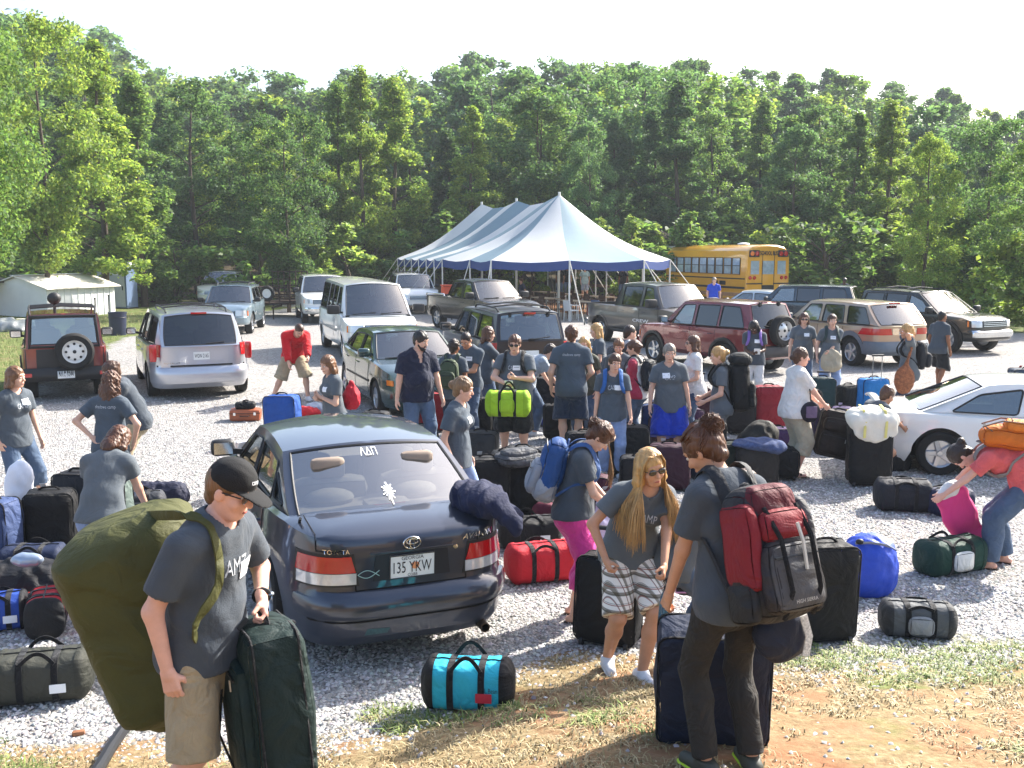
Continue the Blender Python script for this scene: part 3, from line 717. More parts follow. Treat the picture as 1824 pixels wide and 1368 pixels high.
        for w in wins:
            xb0, xb1, xt1, xt0 = w[:4]; zb_ = w[4] if len(w) > 4 else .045; zt_ = w[5] if len(w) > 5 else .075
            q = [Vector((xb0, 0, s.zt(xb0) + zb_)), Vector((xb1, 0, s.zt(xb1) + zb_)), Vector((xt1, 0, edgez(xt1) - zt_)), Vector((xt0, 0, edgez(xt0) - zt_))]
            polys.append(_round2(q, .05))
        for e in (1, -1):
            m3 = lambda p: Vector((p.x, e * s.gy(p.x, p.z), p.z))
            loops = [[Vector((p.x, p.z, 0)) for p in out]] + [[Vector((p.x, p.z, 0)) for p in q] for q in polys]
            flat = [p for l in loops for p in l]
            tri = tessellate_polygon(loops); mb.add([m3(Vector((p.x, 0, p.y))) for p in flat], [t if e > 0 else t[::-1] for t in tri])
            for q in polys:
                pts = [m3(p) for p in q]; cen = sum(pts, Vector()) / len(pts)
                g1 = [p + Vector((0, -e * .012, 0)) for p in pts]
                g = MB(); g.add(g1 + [p + Vector((0, -e * .004, 0)) for p in g1], [tuple(range(len(g1))), tuple(range(len(g1), 2 * len(g1)))[::-1]]); g.build('window', gmat if not G.get('rearglass') or cen.x > G.get('tintx', -9) else G['rearglass'], s.root)
                seal.tube(pts, .011, 5, closed=True)
        def screen(E0, E1, b0, b1, sg, name, gm, mx, mz0, mz1):
            nu, nv = 14, 8; us = [-1, -1 + mx] + [-1 + mx + (2 - 2 * mx) * i / nu for i in range(1, nu)] + [1 - mx, 1]; vs = [0, mz0] + [mz0 + (1 - mz1 - mz0) * i / nv for i in range(1, nv)] + [1 - mz1, 1]
            def P(u, v):
                p = E0.lerp(E1, v); y = s.gy(p.x, p.z); k = 1 - u * u; return Vector((p.x + sg * (b0 + (b1 - b0) * v) * k, u * y, p.z + crown * v * k))
            pts = [[P(u, v) for u in us] for v in vs]; nU = len(us); Vv = [p for r in pts for p in r]; Fb = []; Fg = []
            for j in range(len(vs) - 1):
                for i in range(nU - 1):
                    f = (j * nU + i, j * nU + i + 1, (j + 1) * nU + i + 1, (j + 1) * nU + i); f = f if sg < 0 else f[::-1]
                    (Fg if gm and 0 < i < nU - 2 and 0 < j < len(vs) - 2 else Fb).append(f)
            mb.add(Vv, Fb)
            if gm:
                g = MB(); g.add(Vv, Fg); g.build(name, gm, s.root, 180)
                ring = [P(us[i], vs[1]) for i in range(1, nU - 1)] + [P(us[-2], vs[j]) for j in range(2, len(vs) - 1)] + [P(us[i], vs[-2]) for i in range(nU - 3, 0, -1)] + [P(us[1], vs[j]) for j in range(len(vs) - 3, 1, -1)]
                seal.tube(ring, .012, 5, closed=True)
            return P
        s.Pw = screen(A, B, bw, bw * .6, 1, 'windscreen', G.get('wsglass', GLASS), .075, .03, .05)
        s.Pr = screen(D, Cc, br, br * .5, -1, 'rear_window', G.get('rear', gmat), G.get('rmx', .1), G.get('rm0', .05), G.get('rm1', .07))
        rows = []
        for i, p in enumerate(roofl):
            row = []; f = i / nR
            for u in np.linspace(-1, 1, 13):
                k = 1 - u * u; row.append(Vector((p.x + k * (f * bw * .6 - (1 - f) * br * .5), u * s.gy(p.x, p.z), p.z + crown * k)))
            rows.append(row)
        mb.loft(rows, caps=False, closed=False)
        s.roof = lambda x, u: Vector((x, u * s.gy(x, rz(x)), rz(x) + crown * (1 - u * u)))
        o = mb.build('roof', s.body, s.root, 40); bm = bmesh.new(); bm.from_mesh(o.data); bmesh.ops.remove_doubles(bm, verts=bm.verts, dist=.001); bmesh.ops.recalc_face_normals(bm, faces=bm.faces); bm.to_mesh(o.data); bm.free(); o.data.set_sharp_from_angle(angle=R(40))
        seal.build('window_seal', BLACK, s.root)
    def interior(s):
        P = s.P; G = P['gh']; im = P.get('inmat', DARKIN); t = MB(); x0, x1 = max(G['D'][0], .36 - s.Xr), min(G['A'][0] + .05, s.Xf - .36); y = s.gy(0, s.zt(0)) - .06; zf = P['zb'] + .2
        rows = []
        zt = s.zt(0) - .03
        V = [(x0, -y, zt), (x1, -y, zt), (x1, y, zt), (x0, y, zt), (x0, -y, zf), (x1, -y, zf), (x1, y, zf), (x0, y, zf)]
        t.add(V, [(4, 5, 6, 7), (0, 4, 5, 1)[::-1], (1, 5, 6, 2)[::-1], (2, 6, 7, 3)[::-1], (3, 7, 4, 0)[::-1]])
        t.box((x1 - .25, 0, zt - .04), (.5, 2 * y, .14)); t.build('cabin', im, s.root)
        for k, xs in enumerate(P.get('seats', (.1, -.85))):
            ys = (-.38, .38) if k == 0 or P.get('bucket') else (-.36, .36)
            for yy in ys:
                m_ = MB(); wd = .5 if k == 0 else .62; z0 = P.get('seatz', zf + .08)
                V, F = rbox(.5, wd, .22, .07, 4); m_.add([p + Vector((xs + .12, yy, z0)) for p in V], F)
                V, F = rbox(.16, wd, .55, .07, 4, .02); rt = Matrix.Rotation(R(-14), 3, 'Y'); m_.add([rt @ p + Vector((xs - .17, yy, z0 + .15)) for p in V], F)
                V, F = rbox(.1, .27, .17, .045, 4); m_.add([p + Vector((xs - .31, yy, z0 + .68)) for p in V], F)
                m_.build('seat', im, s.root)
        w = MB(); w.tube([Vector((G['A'][0] - .62 + .06 * math.sin(a), .38 + .19 * math.cos(a), zt + .06 + .17 * math.sin(a))) for a in np.linspace(0, 6.283, 17)[:-1]], .016, 6, closed=True); w.build('steering_wheel', BLACK, s.root)
    def wheels(s):
        P = s.P; r = P['rw']; wt = P.get('tw', .21); rr = r * P.get('rimf', .64)
        tm = MB(); prof = [(rr * .98, -wt * .4), (rr * 1.02, -wt * .48), (r * .9, -wt * .5), (r * .98, -wt * .42), (r, -wt * .25), (r, wt * .25), (r * .98, wt * .42), (r * .9, wt * .5), (rr * 1.02, wt * .48), (rr * .98, wt * .4)]
        tm.lathe(prof, 28, 'y')
        rm = MB(); rm.lathe([(rr, wt * .42), (rr * .93, wt * .36), (rr * .9, wt * .12), (rr * .3, wt * .1), (.001, wt * .1)], 24, 'y'); rm.lathe([(rr, -wt * .4), (rr * .9, -wt * .2), (.001, -wt * .2)], 24, 'y')
        ns = P.get('spokes', 5)
        for k in range(ns):
            a = 2 * math.pi * k / ns; d = Vector((math.cos(a), 0, math.sin(a))); c = Vector((-math.sin(a), 0, math.cos(a)))
            w0, w1 = rr * (.16 if ns > 6 else .22), rr * (.1 if ns > 6 else .17); q = []
            for t, w_, h in ((.18, w0, .33), (.93, w1, .4)):
                q += [d * rr * t - c * w_ / 1 * .7 + Vector((0, wt * h, 0)), d * rr * t + c * w_ * .7 + Vector((0, wt * h, 0)), d * rr * t + c * w_ + Vector((0, wt * .12, 0)), d * rr * t - c * w_ + Vector((0, wt * .12, 0))]
            rm.add(q, [(0, 1, 5, 4), (1, 2, 6, 5), (3, 0, 4, 7), (0, 3, 2, 1), (4, 5, 6, 7)])
        rm.lathe([(rr * .24, wt * .36), (rr * .2, wt * .43), (.001, wt * .44)], 12, 'y')
        T = None
        for xw in P['wheels']:
            for e in (1, -1):
                if T is None:
                    T = tm.build('wheel', RUBBER, s.root, 30); Rm = rm.build('rim', P.get('rim', ALLOY), T, 30); o = T
                else:
                    o = link('wheel', T.data, None, s.root); r2 = link('rim', Rm.data, None, o)
                o.location = (xw, e * (s.w(.5) - wt * .5 - .025), r); o.rotation_euler = (0, 0, 0 if e > 0 else math.pi)
    # ---- fittings
    def part(s, name, mb, m, ang=35, label=None): return mb.build(name, m, s.root, ang, label)
    def doors(s, xs, z0=.34, zt=.03, m=None):
        """door skins standing a few millimetres proud, each with a dark shut line under it and a handle"""
        for e in (1, -1):
            for x0, x1 in xs:
                z1a, z1b = s.zt(x0) - zt, s.zt(x1) - zt; q = [(x0, z0), (x1, z0), (x1, z1b), (x0, z1a)]; g = .009
                d = s.part('door', s.spatch(MB(), e, [(x0 + g, z0 + g), (x1 - g, z0 + g), (x1 - g, z1b), (x0 + g, z1a)], .006, .012, 8, 8), s.body, 30)
                s.spatch(MB(), e, q, .0015, .01, 8, 6).build('shut_line', UNDER, d)
                h = MB(); zc = s.zt(x0) - .13; xh = x0 + .16; p0 = s.side(e, xh - .09, zc, .02); p1 = s.side(e, xh + .09, zc, .02); h.tube([s.side(e, xh - .1, zc, 0), p0, p1, s.side(e, xh + .1, zc, 0)], .014, 6, flat=.8); h.build('door_handle', s.P.get('handle', s.body), d)
    def mirrors(s, m=None, x=None, size=1.):
        x = s.P['gh']['A'][0] - .22 if x is None else x
        for e in (1, -1):
            z = s.zt(x) + .1; y = s.gy(x, z); V, F = rbox(.13 * size, .22 * size, .16 * size, .05, 4); mb = MB(); mb.add([p + Vector((x + .03, e * (y + .17 * size), z - .05)) for p in V], F); mb.bar((x, e * (y - .02), z - .02), (x, e * (y + .1), z), .05, .05)
            o = s.part('wing_mirror', mb, m or s.body)
            g = MB(); g.box((x - .037 * size, e * (y + .17 * size), z + .03 * size), (.006, .17 * size, .11 * size)); g.build('mirror_glass', CHROME, o)
    def plate(s, e, y, z, txt, sub=None, w=.305, h=.152, off=.014, tilt=0):
        q = [(y - w / 2, z - h / 2), (y + w / 2, z - h / 2), (y + w / 2, z + h / 2), (y - w / 2, z + h / 2)]
        o = s.part('number_plate', s.epatch(MB(), e, q, off, .01, 2, 2), PLATE)
        if txt: s.lettering(o, e, txt, y, z - .005 if sub else z, w * .86, h * .5, off + .0015, INK)
        if sub:
            s.lettering(o, e, sub[0], y, z + h * .37, w * .5, h * .16, off + .0015, INK); s.lettering(o, e, sub[1], y, z - h * .38, w * .22, h * .13, off + .0015, INK)
            fr = MB(); fr.tube([s.end(e, a, b, off + .002) for a, b in q], .005, 5, closed=True); fr.build('plate_frame', mat('plate_rim', '#3a3a36', .5, .4, 0), o)
        return o
    def lettering(s, parent, e, txt, y, z, w, h, off, m, name='lettering', skew=0., th=.0018):
        V, F = text_mesh(txt); xs = [v[0] for v in V]; ys = [v[1] for v in V]; cx, cy = (min(xs) + max(xs)) / 2, (min(ys) + max(ys)) / 2
        sx, sy = w / (max(xs) - min(xs)), h / (max(ys) - min(ys)); mb = MB()
        P = [s.end(e, y + e * (a - cx) * sx + e * skew * (b - cy) * sy, z + (b - cy) * sy, off) for a, b in V]
        Q = [s.end(e, y + e * (a - cx) * sx + e * skew * (b - cy) * sy, z + (b - cy) * sy, off + th) for a, b in V]
        mb.add(Q, F); return mb.build(name, m, parent, 180)
    def rack(s, x0, x1, u=.82, cross=2, h=.06, m=BLACK):
        mb = MB()
        for e in (1, -1):
            pts = [s.roof(x0, e * u)] + [s.roof(x0 + (x1 - x0) * f, e * u) + Vector((0, 0, h)) for f in (.08, .3, .5, .7, .92)] + [s.roof(x1, e * u)]; mb.tube(pts, .018, 6)
        for k in range(cross):
            x = x0 + (x1 - x0) * (k + .7) / (cross + .4); mb.tube([s.roof(x, -u) + Vector((0, 0, h)), s.roof(x, 0) + Vector((0, 0, h + .01)), s.roof(x, u) + Vector((0, 0, h))], .016, 6)
        return s.part('roof_rack', mb, m)
    def wiper(s, P, pts, name='wiper'):
        mb = MB(); mb.tube([P(u, v) + Vector((0, 0, .012)) + (P(u, v) - Vector((0, 0, P(u, v).z))).normalized() * .012 for u, v in pts], .009, 5); return s.part(name, mb, BLACK)
    def fenders(s, m, grow=.05, off=.03):
        for xw in s.P['wheels']:
            for e in (1, -1):
                mb = MB(); r0, r1 = s.P['ra'], s.P['ra'] + grow; a = [R(k) for k in range(-8, 189, 14)]
                f = lambda r, o: [s.side(e, xw + r * math.cos(t), max(s.P['zb'] + .01, s.P['rw'] + r * math.sin(t)), o) for t in a]
                s.shell(mb, [f(r0 - .01, off), f(r1, off)], [f(r0 - .01, -.02), f(r1, -.02)]); s.part('wheel_arch', mb, m)
def _bil(q, u, v):
    a = [q[0][i] + (q[1][i] - q[0][i]) * u for i in (0, 1)]; b = [q[3][i] + (q[2][i] - q[3][i]) * u for i in (0, 1)]
    return a[0] + (b[0] - a[0]) * v, a[1] + (b[1] - a[1]) * v
def _round2(q, r):
    out = []
    for i, p in enumerate(q):
        a, b = (q[i - 1] - p), (q[(i + 1) % len(q)] - p); ra, rb = min(r, a.length * .4), min(r, b.length * .4)
        p0, p1 = p + a.normalized() * ra, p + b.normalized() * rb
        for t in (0, .33, .67, 1): out.append(p0.lerp(p, t).lerp(p.lerp(p1, t), t))
    return out
def _fan(V, F, A, B):
    """stitch two open chains of different length"""
    i = j = 0
    while i < len(A) - 1 or j < len(B) - 1:
        if j >= len(B) - 1 or (i < len(A) - 1 and (i + 1) / (len(A) - 1) <= (j + 1) / (len(B) - 1)): F.append((A[i], A[i + 1], B[j])); i += 1
        else: F.append((A[i], B[j + 1], B[j])); j += 1
def preset(kind):
    D = {
    'sedan': dict(n=5.5, zb=.2, rw=.31, ra=.37, wheels=(-1.42, 1.3), top=[(-2.45, .93), (-2.36, .965), (-1.8, 1.0), (-1., .965), (.9, .94), (1.5, .89), (2.0, .81), (2.3, .7), (2.45, .62)],
        xr=[(.2, 2.30), (.28, 2.39), (.4, 2.41), (.53, 2.41), (.57, 2.385), (.60, 2.335), (.66, 2.33), (.86, 2.345), (.95, 2.335), (1.0, 2.29)], xf=[(.2, 2.3), (.3, 2.39), (.5, 2.41), (.6, 2.37), (.75, 2.3), (.9, 2.2)],
        w=[(.2, .84), (.3, .88), (.5, .893), (.7, .89), (.9, .865), (1.0, .85)], taper=.1, gh=dict(A=(.98, .94), B=(.3, 1.385), C=(-.98, 1.385), D=(-1.76, 1.0), tum=.33, wins=[(.72, -.16, -.12, .3, .04, .07), (-.26, -1.12, -1.0, -.2, .04, .07), (-1.19, -1.52, -1.17, -1.06, .05, .1)], crown=.045), seats=(.0, -.95)),
    'minivan': dict(n=7, zb=.24, rw=.34, ra=.4, wheels=(-1.55, 1.48), top=[(-2.52, 1.06), (-1., 1.03), (1., 1.0), (1.6, .97), (2.1, .86), (2.5, .68)],
        xr=[(.24, 2.40), (.34, 2.5), (.55, 2.52), (.62, 2.49), (.66, 2.44), (1.06, 2.42)], xf=[(.24, 2.38), (.35, 2.48), (.55, 2.5), (.7, 2.42), (.95, 2.25)], w=[(.24, .94), (.35, .985), (.6, 1.0), (.9, .99), (1.1, .965)],
        taper=.07, gh=dict(A=(1.62, .97), B=(.55, 1.66), C=(-2.12, 1.66), D=(-2.4, 1.06), tum=.2, crown=.06, wins=[(1.2, .22, .2, .62), (.1, -.95, -.95, .1), (-1.07, -2.12, -1.98, -1.07)], rmx=.09, br=.12, rear=TINT, rearglass=TINT, tintx=.2), seats=(.35, -.65, -1.5), bucket=1),
    'suv': dict(n=7, zb=.36, rw=.365, ra=.44, wheels=(-1.38, 1.4), tw=.25, top=[(-2.35, 1.08), (-1., 1.06), (.8, 1.04), (1.2, 1.04), (1.9, 1.0), (2.3, .9), (2.4, .8)],
        xr=[(.36, 2.24), (.42, 2.34), (.58, 2.35), (.62, 2.3), (.66, 2.25), (1.1, 2.22)], xf=[(.36, 2.24), (.42, 2.36), (.62, 2.37), (.66, 2.3), (.9, 2.27), (1.04, 2.2)], w=[(.36, .86), (.45, .895), (.7, .905), (.95, .9), (1.1, .88)],
        taper=.05, gh=dict(A=(1.05, 1.05), B=(.45, 1.62), C=(-2.0, 1.62), D=(-2.2, 1.08), tum=.2, crown=.05, wins=[(.75, -.1, -.1, .4), (-.2, -1.0, -1.0, -.2), (-1.1, -1.98, -1.84, -1.1)], rmx=.1, br=.07, rear=TINT, rearglass=TINT, tintx=-.3), seats=(.05, -.85)),
    'boxy': dict(n=12, zb=.42, rw=.37, ra=.44, wheels=(-1.2, 1.25), tw=.24, top=[(-2.0, 1.1), (.8, 1.08), (1.0, 1.08), (1.8, 1.04), (2.1, .98)],
        xr=[(.42, 1.96), (.48, 2.04), (.62, 2.05), (.64, 1.98), (1.1, 1.97)], xf=[(.42, 2.0), (.5, 2.08), (.65, 2.08), (.7, 2.0), (1.1, 1.96)], w=[(.42, .8), (.5, .83), (.9, .835), (1.1, .825)],
        taper=.02, gh=dict(A=(.85, 1.09), B=(.5, 1.74), C=(-1.82, 1.78), D=(-1.92, 1.1), tum=.1, curv=.03, crown=.03, arc=.0, wins=[(.62, -.2, -.2, .42), (-.3, -1.0, -1.0, -.3), (-1.1, -1.8, -1.75, -1.1)], rmx=.13, br=.03, bw=.05), seats=(.05, -.8)),
    'van': dict(n=9, zb=.34, rw=.37, ra=.44, wheels=(-1.75, 1.72), tw=.24, top=[(-2.9, 1.2), (1.2, 1.2), (1.6, 1.2), (2.2, 1.1), (2.6, 1.0), (2.9, .9)],
        xr=[(.34, 2.7), (.5, 2.85), (.6, 2.86), (.66, 2.8), (1.2, 2.78)], xf=[(.34, 2.7), (.42, 2.83), (.6, 2.84), (.64, 2.76), (.98, 2.7), (1.2, 2.5)], w=[(.34, .93), (.5, .985), (.8, 1.0), (1.2, .985)],
        taper=.03, gh=dict(A=(1.95, 1.17), B=(1.2, 1.98), C=(-2.62, 2.04), D=(-2.76, 1.2), tum=.16, curv=.07, crown=.08, arc=.02, wins=[(1.5, .72, .72, 1.12), (.55, -.1, -.1, .55), (-.2, -.85, -.85, -.2), (-1., -2.5, -2.42, -1.)], rearglass=TINT, tintx=.6, rear=TINT, bw=.2, br=.05), seats=(.7, -.3, -1.2), seatz=.75),
    'pickup': dict(n=8, zb=.42, rw=.4, ra=.47, wheels=(-1.75, 1.9), tw=.27, bed=(-2.65, -.98), bedz=.78, top=[(-2.9, 1.2), (-1., 1.2), (1.1, 1.18), (1.5, 1.18), (2.2, 1.12), (2.7, 1.04), (2.85, .95)],
        xr=[(.42, 2.62), (.5, 2.78), (.66, 2.79), (.7, 2.7), (1.2, 2.7)], xf=[(.42, 2.68), (.5, 2.84), (.7, 2.86), (.76, 2.78), (1.1, 2.74)], w=[(.42, .9), (.55, .985), (.85, 1.0), (1.2, .98)],
        taper=.03, gh=dict(A=(1.38, 1.18), B=(.72, 1.8), C=(-.62, 1.82), D=(-.9, 1.2), tum=.2, crown=.05, wins=[(1.05, .28, .28, .66), (.14, -.66, -.52, .14)], rearglass=TINT, tintx=.25, bw=.12, br=.02), seats=(.3, -.4), seatz=.7),
    }[kind]
    return D
def scaled(P, sx=1, sy=1, sz=1):
    """the same vehicle stretched along its own axes"""
    P['top'] = [(x * sx, z * sz) for x, z in P['top']]
    for k in ('xr', 'xf'): P[k] = [(z * sz, x * sx) for z, x in P[k]]
    P['w'] = [(z * sz, y * sy) for z, y in P['w']]; P['wheels'] = tuple(x * sx for x in P['wheels']); P['zb'] *= sz
    G = P['gh']
    for k in 'ABCD': G[k] = (G[k][0] * sx, G[k][1] * sz)
    G['wins'] = [tuple(v * sx for v in w[:4]) + tuple(w[4:]) for w in G['wins']]
    if 'tintx' in G: G['tintx'] *= sx
    P['seats'] = tuple(v * sx for v in P['seats'])
    if 'bed' in P: P['bed'] = tuple(v * sx for v in P['bed']); P['bedz'] *= sz
    return P
def car_from_front(p, heading, dist): h = R(heading); return (p[0] - dist * math.cos(h), p[1] - dist * math.sin(h))
def std_front(c, e=1, grille=CHROME, lamp_y=.5, z0=.66, z1=.86, gz=(.66, .84), amber=True, bumper=None, bz=(.4, .58)):
    W = c.w(.6)
    for sg in (1, -1):
        l = c.part('headlight', c.wrap(MB(), 1, sg, W * lamp_y, c.Xf * .93, z0, z1, .008, .03), CLEARL)
        if amber: c.wrap(MB(), 1, sg, W * .93, c.Xf * .9, z0 + .01, z1 - .02, .012, .02, 8).build('turn_signal', AMBER, l)
    g = c.part('grille', c.epatch(MB(), 1, [(-W * lamp_y + .04, gz[0]), (W * lamp_y - .04, gz[0]), (W * lamp_y - .04, gz[1]), (-W * lamp_y + .04, gz[1])], .006, .02, 8, 2), BLACK)
    b = MB()
    for k in range(4):
        z = gz[0] + (gz[1] - gz[0]) * (k + .5) / 4; b.tube([c.end(1, y, z, .014) for y in np.linspace(-W * lamp_y + .06, W * lamp_y - .06, 7)], .009, 5)
    b.build('grille_bar', grille, g)
    if bumper: bumper_bar(c, 1, bumper, *bz)
def bumper_bar(c, e, m, z0, z1, off=.05, y=.97, name='bumper', x=.93):
    W = c.w(.5); X = (c.Xf if e > 0 else -c.Xr); mb = MB()
    pts = [('s', X * x, e, 1)] ; ts = np.linspace(c.th(('s', X * x, e, 1)), c.th(('s', X * x, e, -1)) if e > 0 else 2 * math.pi + c.th(('s', X * x, e, -1)), 41)
    def pos(t, z, o):
        a = math.copysign(abs(math.cos(t)) ** (2 / c.n), math.cos(t)); b = math.copysign(abs(math.sin(t)) ** (2 / c.n), math.sin(t)); return c._off(a, b, z, o)
    f = lambda o, k: [[pos(t, z, o * (1 - k * (2 * j / 4 - 1) ** 4)) for t in ts] for j, z in enumerate(np.linspace(z0, z1, 5))]
    c.shell(mb, f(off, .35), f(-.02, 0)); return c.part(name, mb, m, 40)
def tail(c, y0, x1, z0, z1, m=REDL, y0t=None, off=.01):
    out = []
    for sg in (1, -1): out.append(c.part('tail_light', c.wrap(MB(), -1, sg, y0, x1, z0, z1, off, .03, y0t=y0t), m))
    return out
def spare(c, z, r=.36, y=0., rim=STEELW, holes=8):
    x = -c.xr(z) - .02; t = MB(); t.lathe([(r * .58, -.0), (r * .9, .0), (r * .98, -.03), (r, -.07), (r, -.15), (r * .97, -.19), (r * .88, -.22), (r * .62, -.2), (r * .6, -.16)], 32, 'x', (x, y, z)); o = c.part('spare_wheel', t, RUBBER, 40)
    rm = MB(); rm.lathe([(r * .62, -.2), (r * .56, -.17), (r * .5, -.13), (r * .3, -.16), (r * .16, -.17), (.001, -.17)], 28, 'x', (x, y, z)); rm.build('rim', rim, o, 40)
    h = MB()
    for k in range(holes):
        a = 2 * math.pi * k / holes; h.ell((x - .15, y + r * .42 * math.cos(a), z + r * .42 * math.sin(a)), (.012, r * .07, r * .07), None, 8, 6)
    h.ell((x - .17, y, z), (.03, r * .1, r * .1), None, 10, 6); h.build('wheel_hole', BLACK, o)
    return o
def wipers(c): c.wiper(c.Pw, [(-.75, .06), (-.1, .1)]); c.wiper(c.Pw, [(.05, .06), (.7, .1)])

# ---- the dark sedan in the foreground
NAVY = paint('charcoal_paint', '#333947', .5, .32)
pr = at(735, 1128, .24)
P = preset('sedan'); P['inmat'] = TANIN; P['gh'].update(B=(.3, 1.345), C=(-.98, 1.345), rear=CLEARG, br=.17, rmx=.085, rm0=.04, rm1=.05, crown=.055, wsglass=CLEARG, glass=CLEARG); P['taper'] = .12; P['rim'] = ALLOY
HEAD = 112
hero = Car('dark_sedan', 'dark charcoal sedan with rear window decals and Georgia plate 135 YKW', 'car', car_from_front((pr.x, pr.y), HEAD + 180, 2.33), HEAD, NAVY, P)
c = hero
c.doors([(-.2, .86), (-1.16, -.22)]); c.mirrors(BLACK); wipers(c); std_front(c)
for sg in (1, -1):
    l = c.part('tail_light', c.wrap(MB(), -1, sg, .43, -2.08, .735, .85, .012, .04, 18, 4, y0t=.47, x1t=-2.1), REDL)
    c.wrap(MB(), -1, sg, .425, -2.1, .65, .73, .011, .04, 18, 3).build('reversing_lamp', CLEARL, l)
    c.wrap(MB(), -1, sg, .40, -2.05, .635, .87, .004, .03, 18, 4, y0t=.45).build('lamp_surround', BLACK, l)
# boot lid: seam, plate recess, badges
sm = MB()
for sg in (1, -1):
    pts = [c.end(-1, sg * .40, z, .003) for z in np.linspace(.6, .94, 8)]; 
    sm.tube([c.end(-1, sg * y, .60, .003) for y in (.0, .2, .4)], .005, 5); 
    sm.tube([c.end(-1, sg * .40, z, .002) for z in (.6, .64)] , .005, 5)
    sm.tube([c.end(-1, sg * (.40 + .09 * t), .64 + .25 * t, .012) for t in (.92, 1)] + [c.end(-1, sg * y, .885, .004) for y in (.55, .6, .64)], .005, 5)
    sm.tube([c.end(-1, sg * .64, .885, .004), c.end(-1, sg * .64, .95, .004)] + [Vector((x, sg * .65, c.zt(x) + .018 + .03 * (1 - (.65 / .83) ** 2))) for x in (-2.22, -2.1, -1.95, -1.8)], .0035, 5)
c.part('boot_seam', sm, UNDER)
rec = c.part('plate_recess', c.epatch(MB(), -1, [(-.28, .655), (.28, .655), (.26, .845), (-.26, .845)], .0035, .01, 6, 3), mat('recess_paint', '#23262f', .4, .4, .05))
c.part('boot_trim', c.epatch(MB(), -1, [(-.30, .852), (.30, .852), (.30, .862), (-.30, .862)], .012, .02, 8, 2), NAVY)
c.plate(-1, 0, .745, '135 YKW', ('GEORGIA', 'COBB'), off=.016, w=.32, h=.165)
pk = MB(); pk.ell(c.end(-1, -.02, .752, .0165), (.0012, .03, .032)); c.part('plate_peach', pk, mat('peach', '#d98e5c', .6, 0, 0))
def ring(cy, cz, ry, rz_, r=.005, off=.012): return [c.end(-1, cy + ry * math.cos(a), cz + rz_ * math.sin(a), off) for a in np.linspace(0, 6.2832, 25)[:-1]]
bd = MB(); bd.tube(ring(0, .905, .062, .04), .0055, 6, closed=True); bd.tube(ring(0, .915, .042, .017), .0045, 6, closed=True); bd.tube(ring(0, .903, .017, .034), .0045, 6, closed=True); c.part('badge', bd, CHROME)
c.lettering(c.root, -1, 'TOYOTA', .52, .885, .165, .032, .006, CHROME, 'badge'); c.lettering(c.root, -1, 'AVALON', -.5, .905, .24, .04, .006, CHROME, 'badge', .35)
lk = MB(); lk.lathe([(.017, .0), (.017, .006), (.001, .007)], 14, 'x', (0, 0, 0)); lk.v = [tuple(Vector((-v[0], v[1], v[2])) + c.end(-1, -.32, .845, 0)) for v in lk.v]; c.part('boot_lock', lk, CHROME)
fs = MB(); f_ = lambda t, s_: (.31 + .075 - .15 * t, .715 + s_ * .026 * math.sin(math.pi * min(1, t * 1.02)) * (1 if t < .8 else 1))
for s_ in (1, -1): fs.tube([c.end(-1, .385 - .15 * t, .715 + s_ * (.027 * math.sin(math.pi * t / .82) if t < .82 else -.11 * (t - .82)), .007) for t in np.linspace(0, 1, 15)], .003, 4)
c.part('fish_emblem', fs, mat('pale_teal', '#9fc4c4', .4, .3, 0))
def onrear(u0, v0, su, sv, pts): return [c.Pr(u0 + a * su, v0 + b * sv) + Vector((-.008, 0, .004)) for a, b in pts]
V, F = text_mesh('ΛΔΠ'); mb = MB(); mb.add(onrear(.03, .84, -.1, .16, V), F); c.part('window_decal', mb, WHITEP, 180)
cr = MB()
for k in range(14):
    a = 2 * math.pi * k / 14 + .1; d = Vector((math.cos(a), math.sin(a))); n_ = Vector((-d.y, d.x)) * .05; L_ = 1.0 if k % 2 else .75
    cr.add(onrear(-.02, .3, .07, .115, [tuple(d * .2 - n_), tuple(d * L_ - n_ * 1.7), tuple(d * L_ + n_ * 1.7), tuple(d * .2 + n_)]), [(0, 1, 2, 3)])
for q in ([(-.1, -1.5), (.1, -1.5), (.1, 1.0), (-.1, 1.0)], [(-.55, .15), (.55, .15), (.55, .35), (-.55, .35)]): cr.add([p + Vector((-.003, 0, .001)) for p in onrear(-.02, .3, .07, .115, q)], [(0, 1, 2, 3)])
c.part('cross_decal', cr, WHITEP, 180)
sh = MB(); sh.box((-1.52, 0, .985), (.62, 1.34, .03)); V, F = rbox(.2, .34, .07, .03, 4); sh.add([p + Vector((-1.66, 0, .99)) for p in V], F)
for y in (.38, -.3): sh.ell((-1.38, y, 1.03), (.13, .2, .08))
c.part('parcel_shelf', sh, TANIN); hl = MB(); hl.box((-1.765, 0, 1.03), (.012, .24, .04)); c.part('high_brake_light', hl, REDL)
bumper_bar(c, -1, NAVY, .43, .565, .035, x=.86)
tp = MB(); bl = MB(); bl.tube([c.end(-1, y, .405, .006) for y in np.linspace(-.8, .8, 15)], .006, 5); c.part('bumper_groove', bl, UNDER)
ex = MB(); ex.lathe([(.028, -.0), (.036, -.0), (.036, -.26), (.028, -.26)], 16, 'x'); ex.v = [tuple(Vector(v) + Vector((-2.15, -.52, .235))) for v in ex.v]; ex.build('exhaust_pipe', mat('rusty_steel', '#5a4c40', .45, .8, .3, 20), c.root)
an = MB(); an.tube([Vector((-1.9, .7, 1.0)), Vector((-1.95, .7, 1.05))], .012, 6); c.part('aerial', an, BLACK)
pt_ = MB(); c.epatch(pt_, -1, [(.2, .3), (.36, .3), (.34, .345), (.18, .335)], .002, .004); c.part('scuff', pt_, mat('teal_scuff', '#355558', .7, 0, .4, 40))

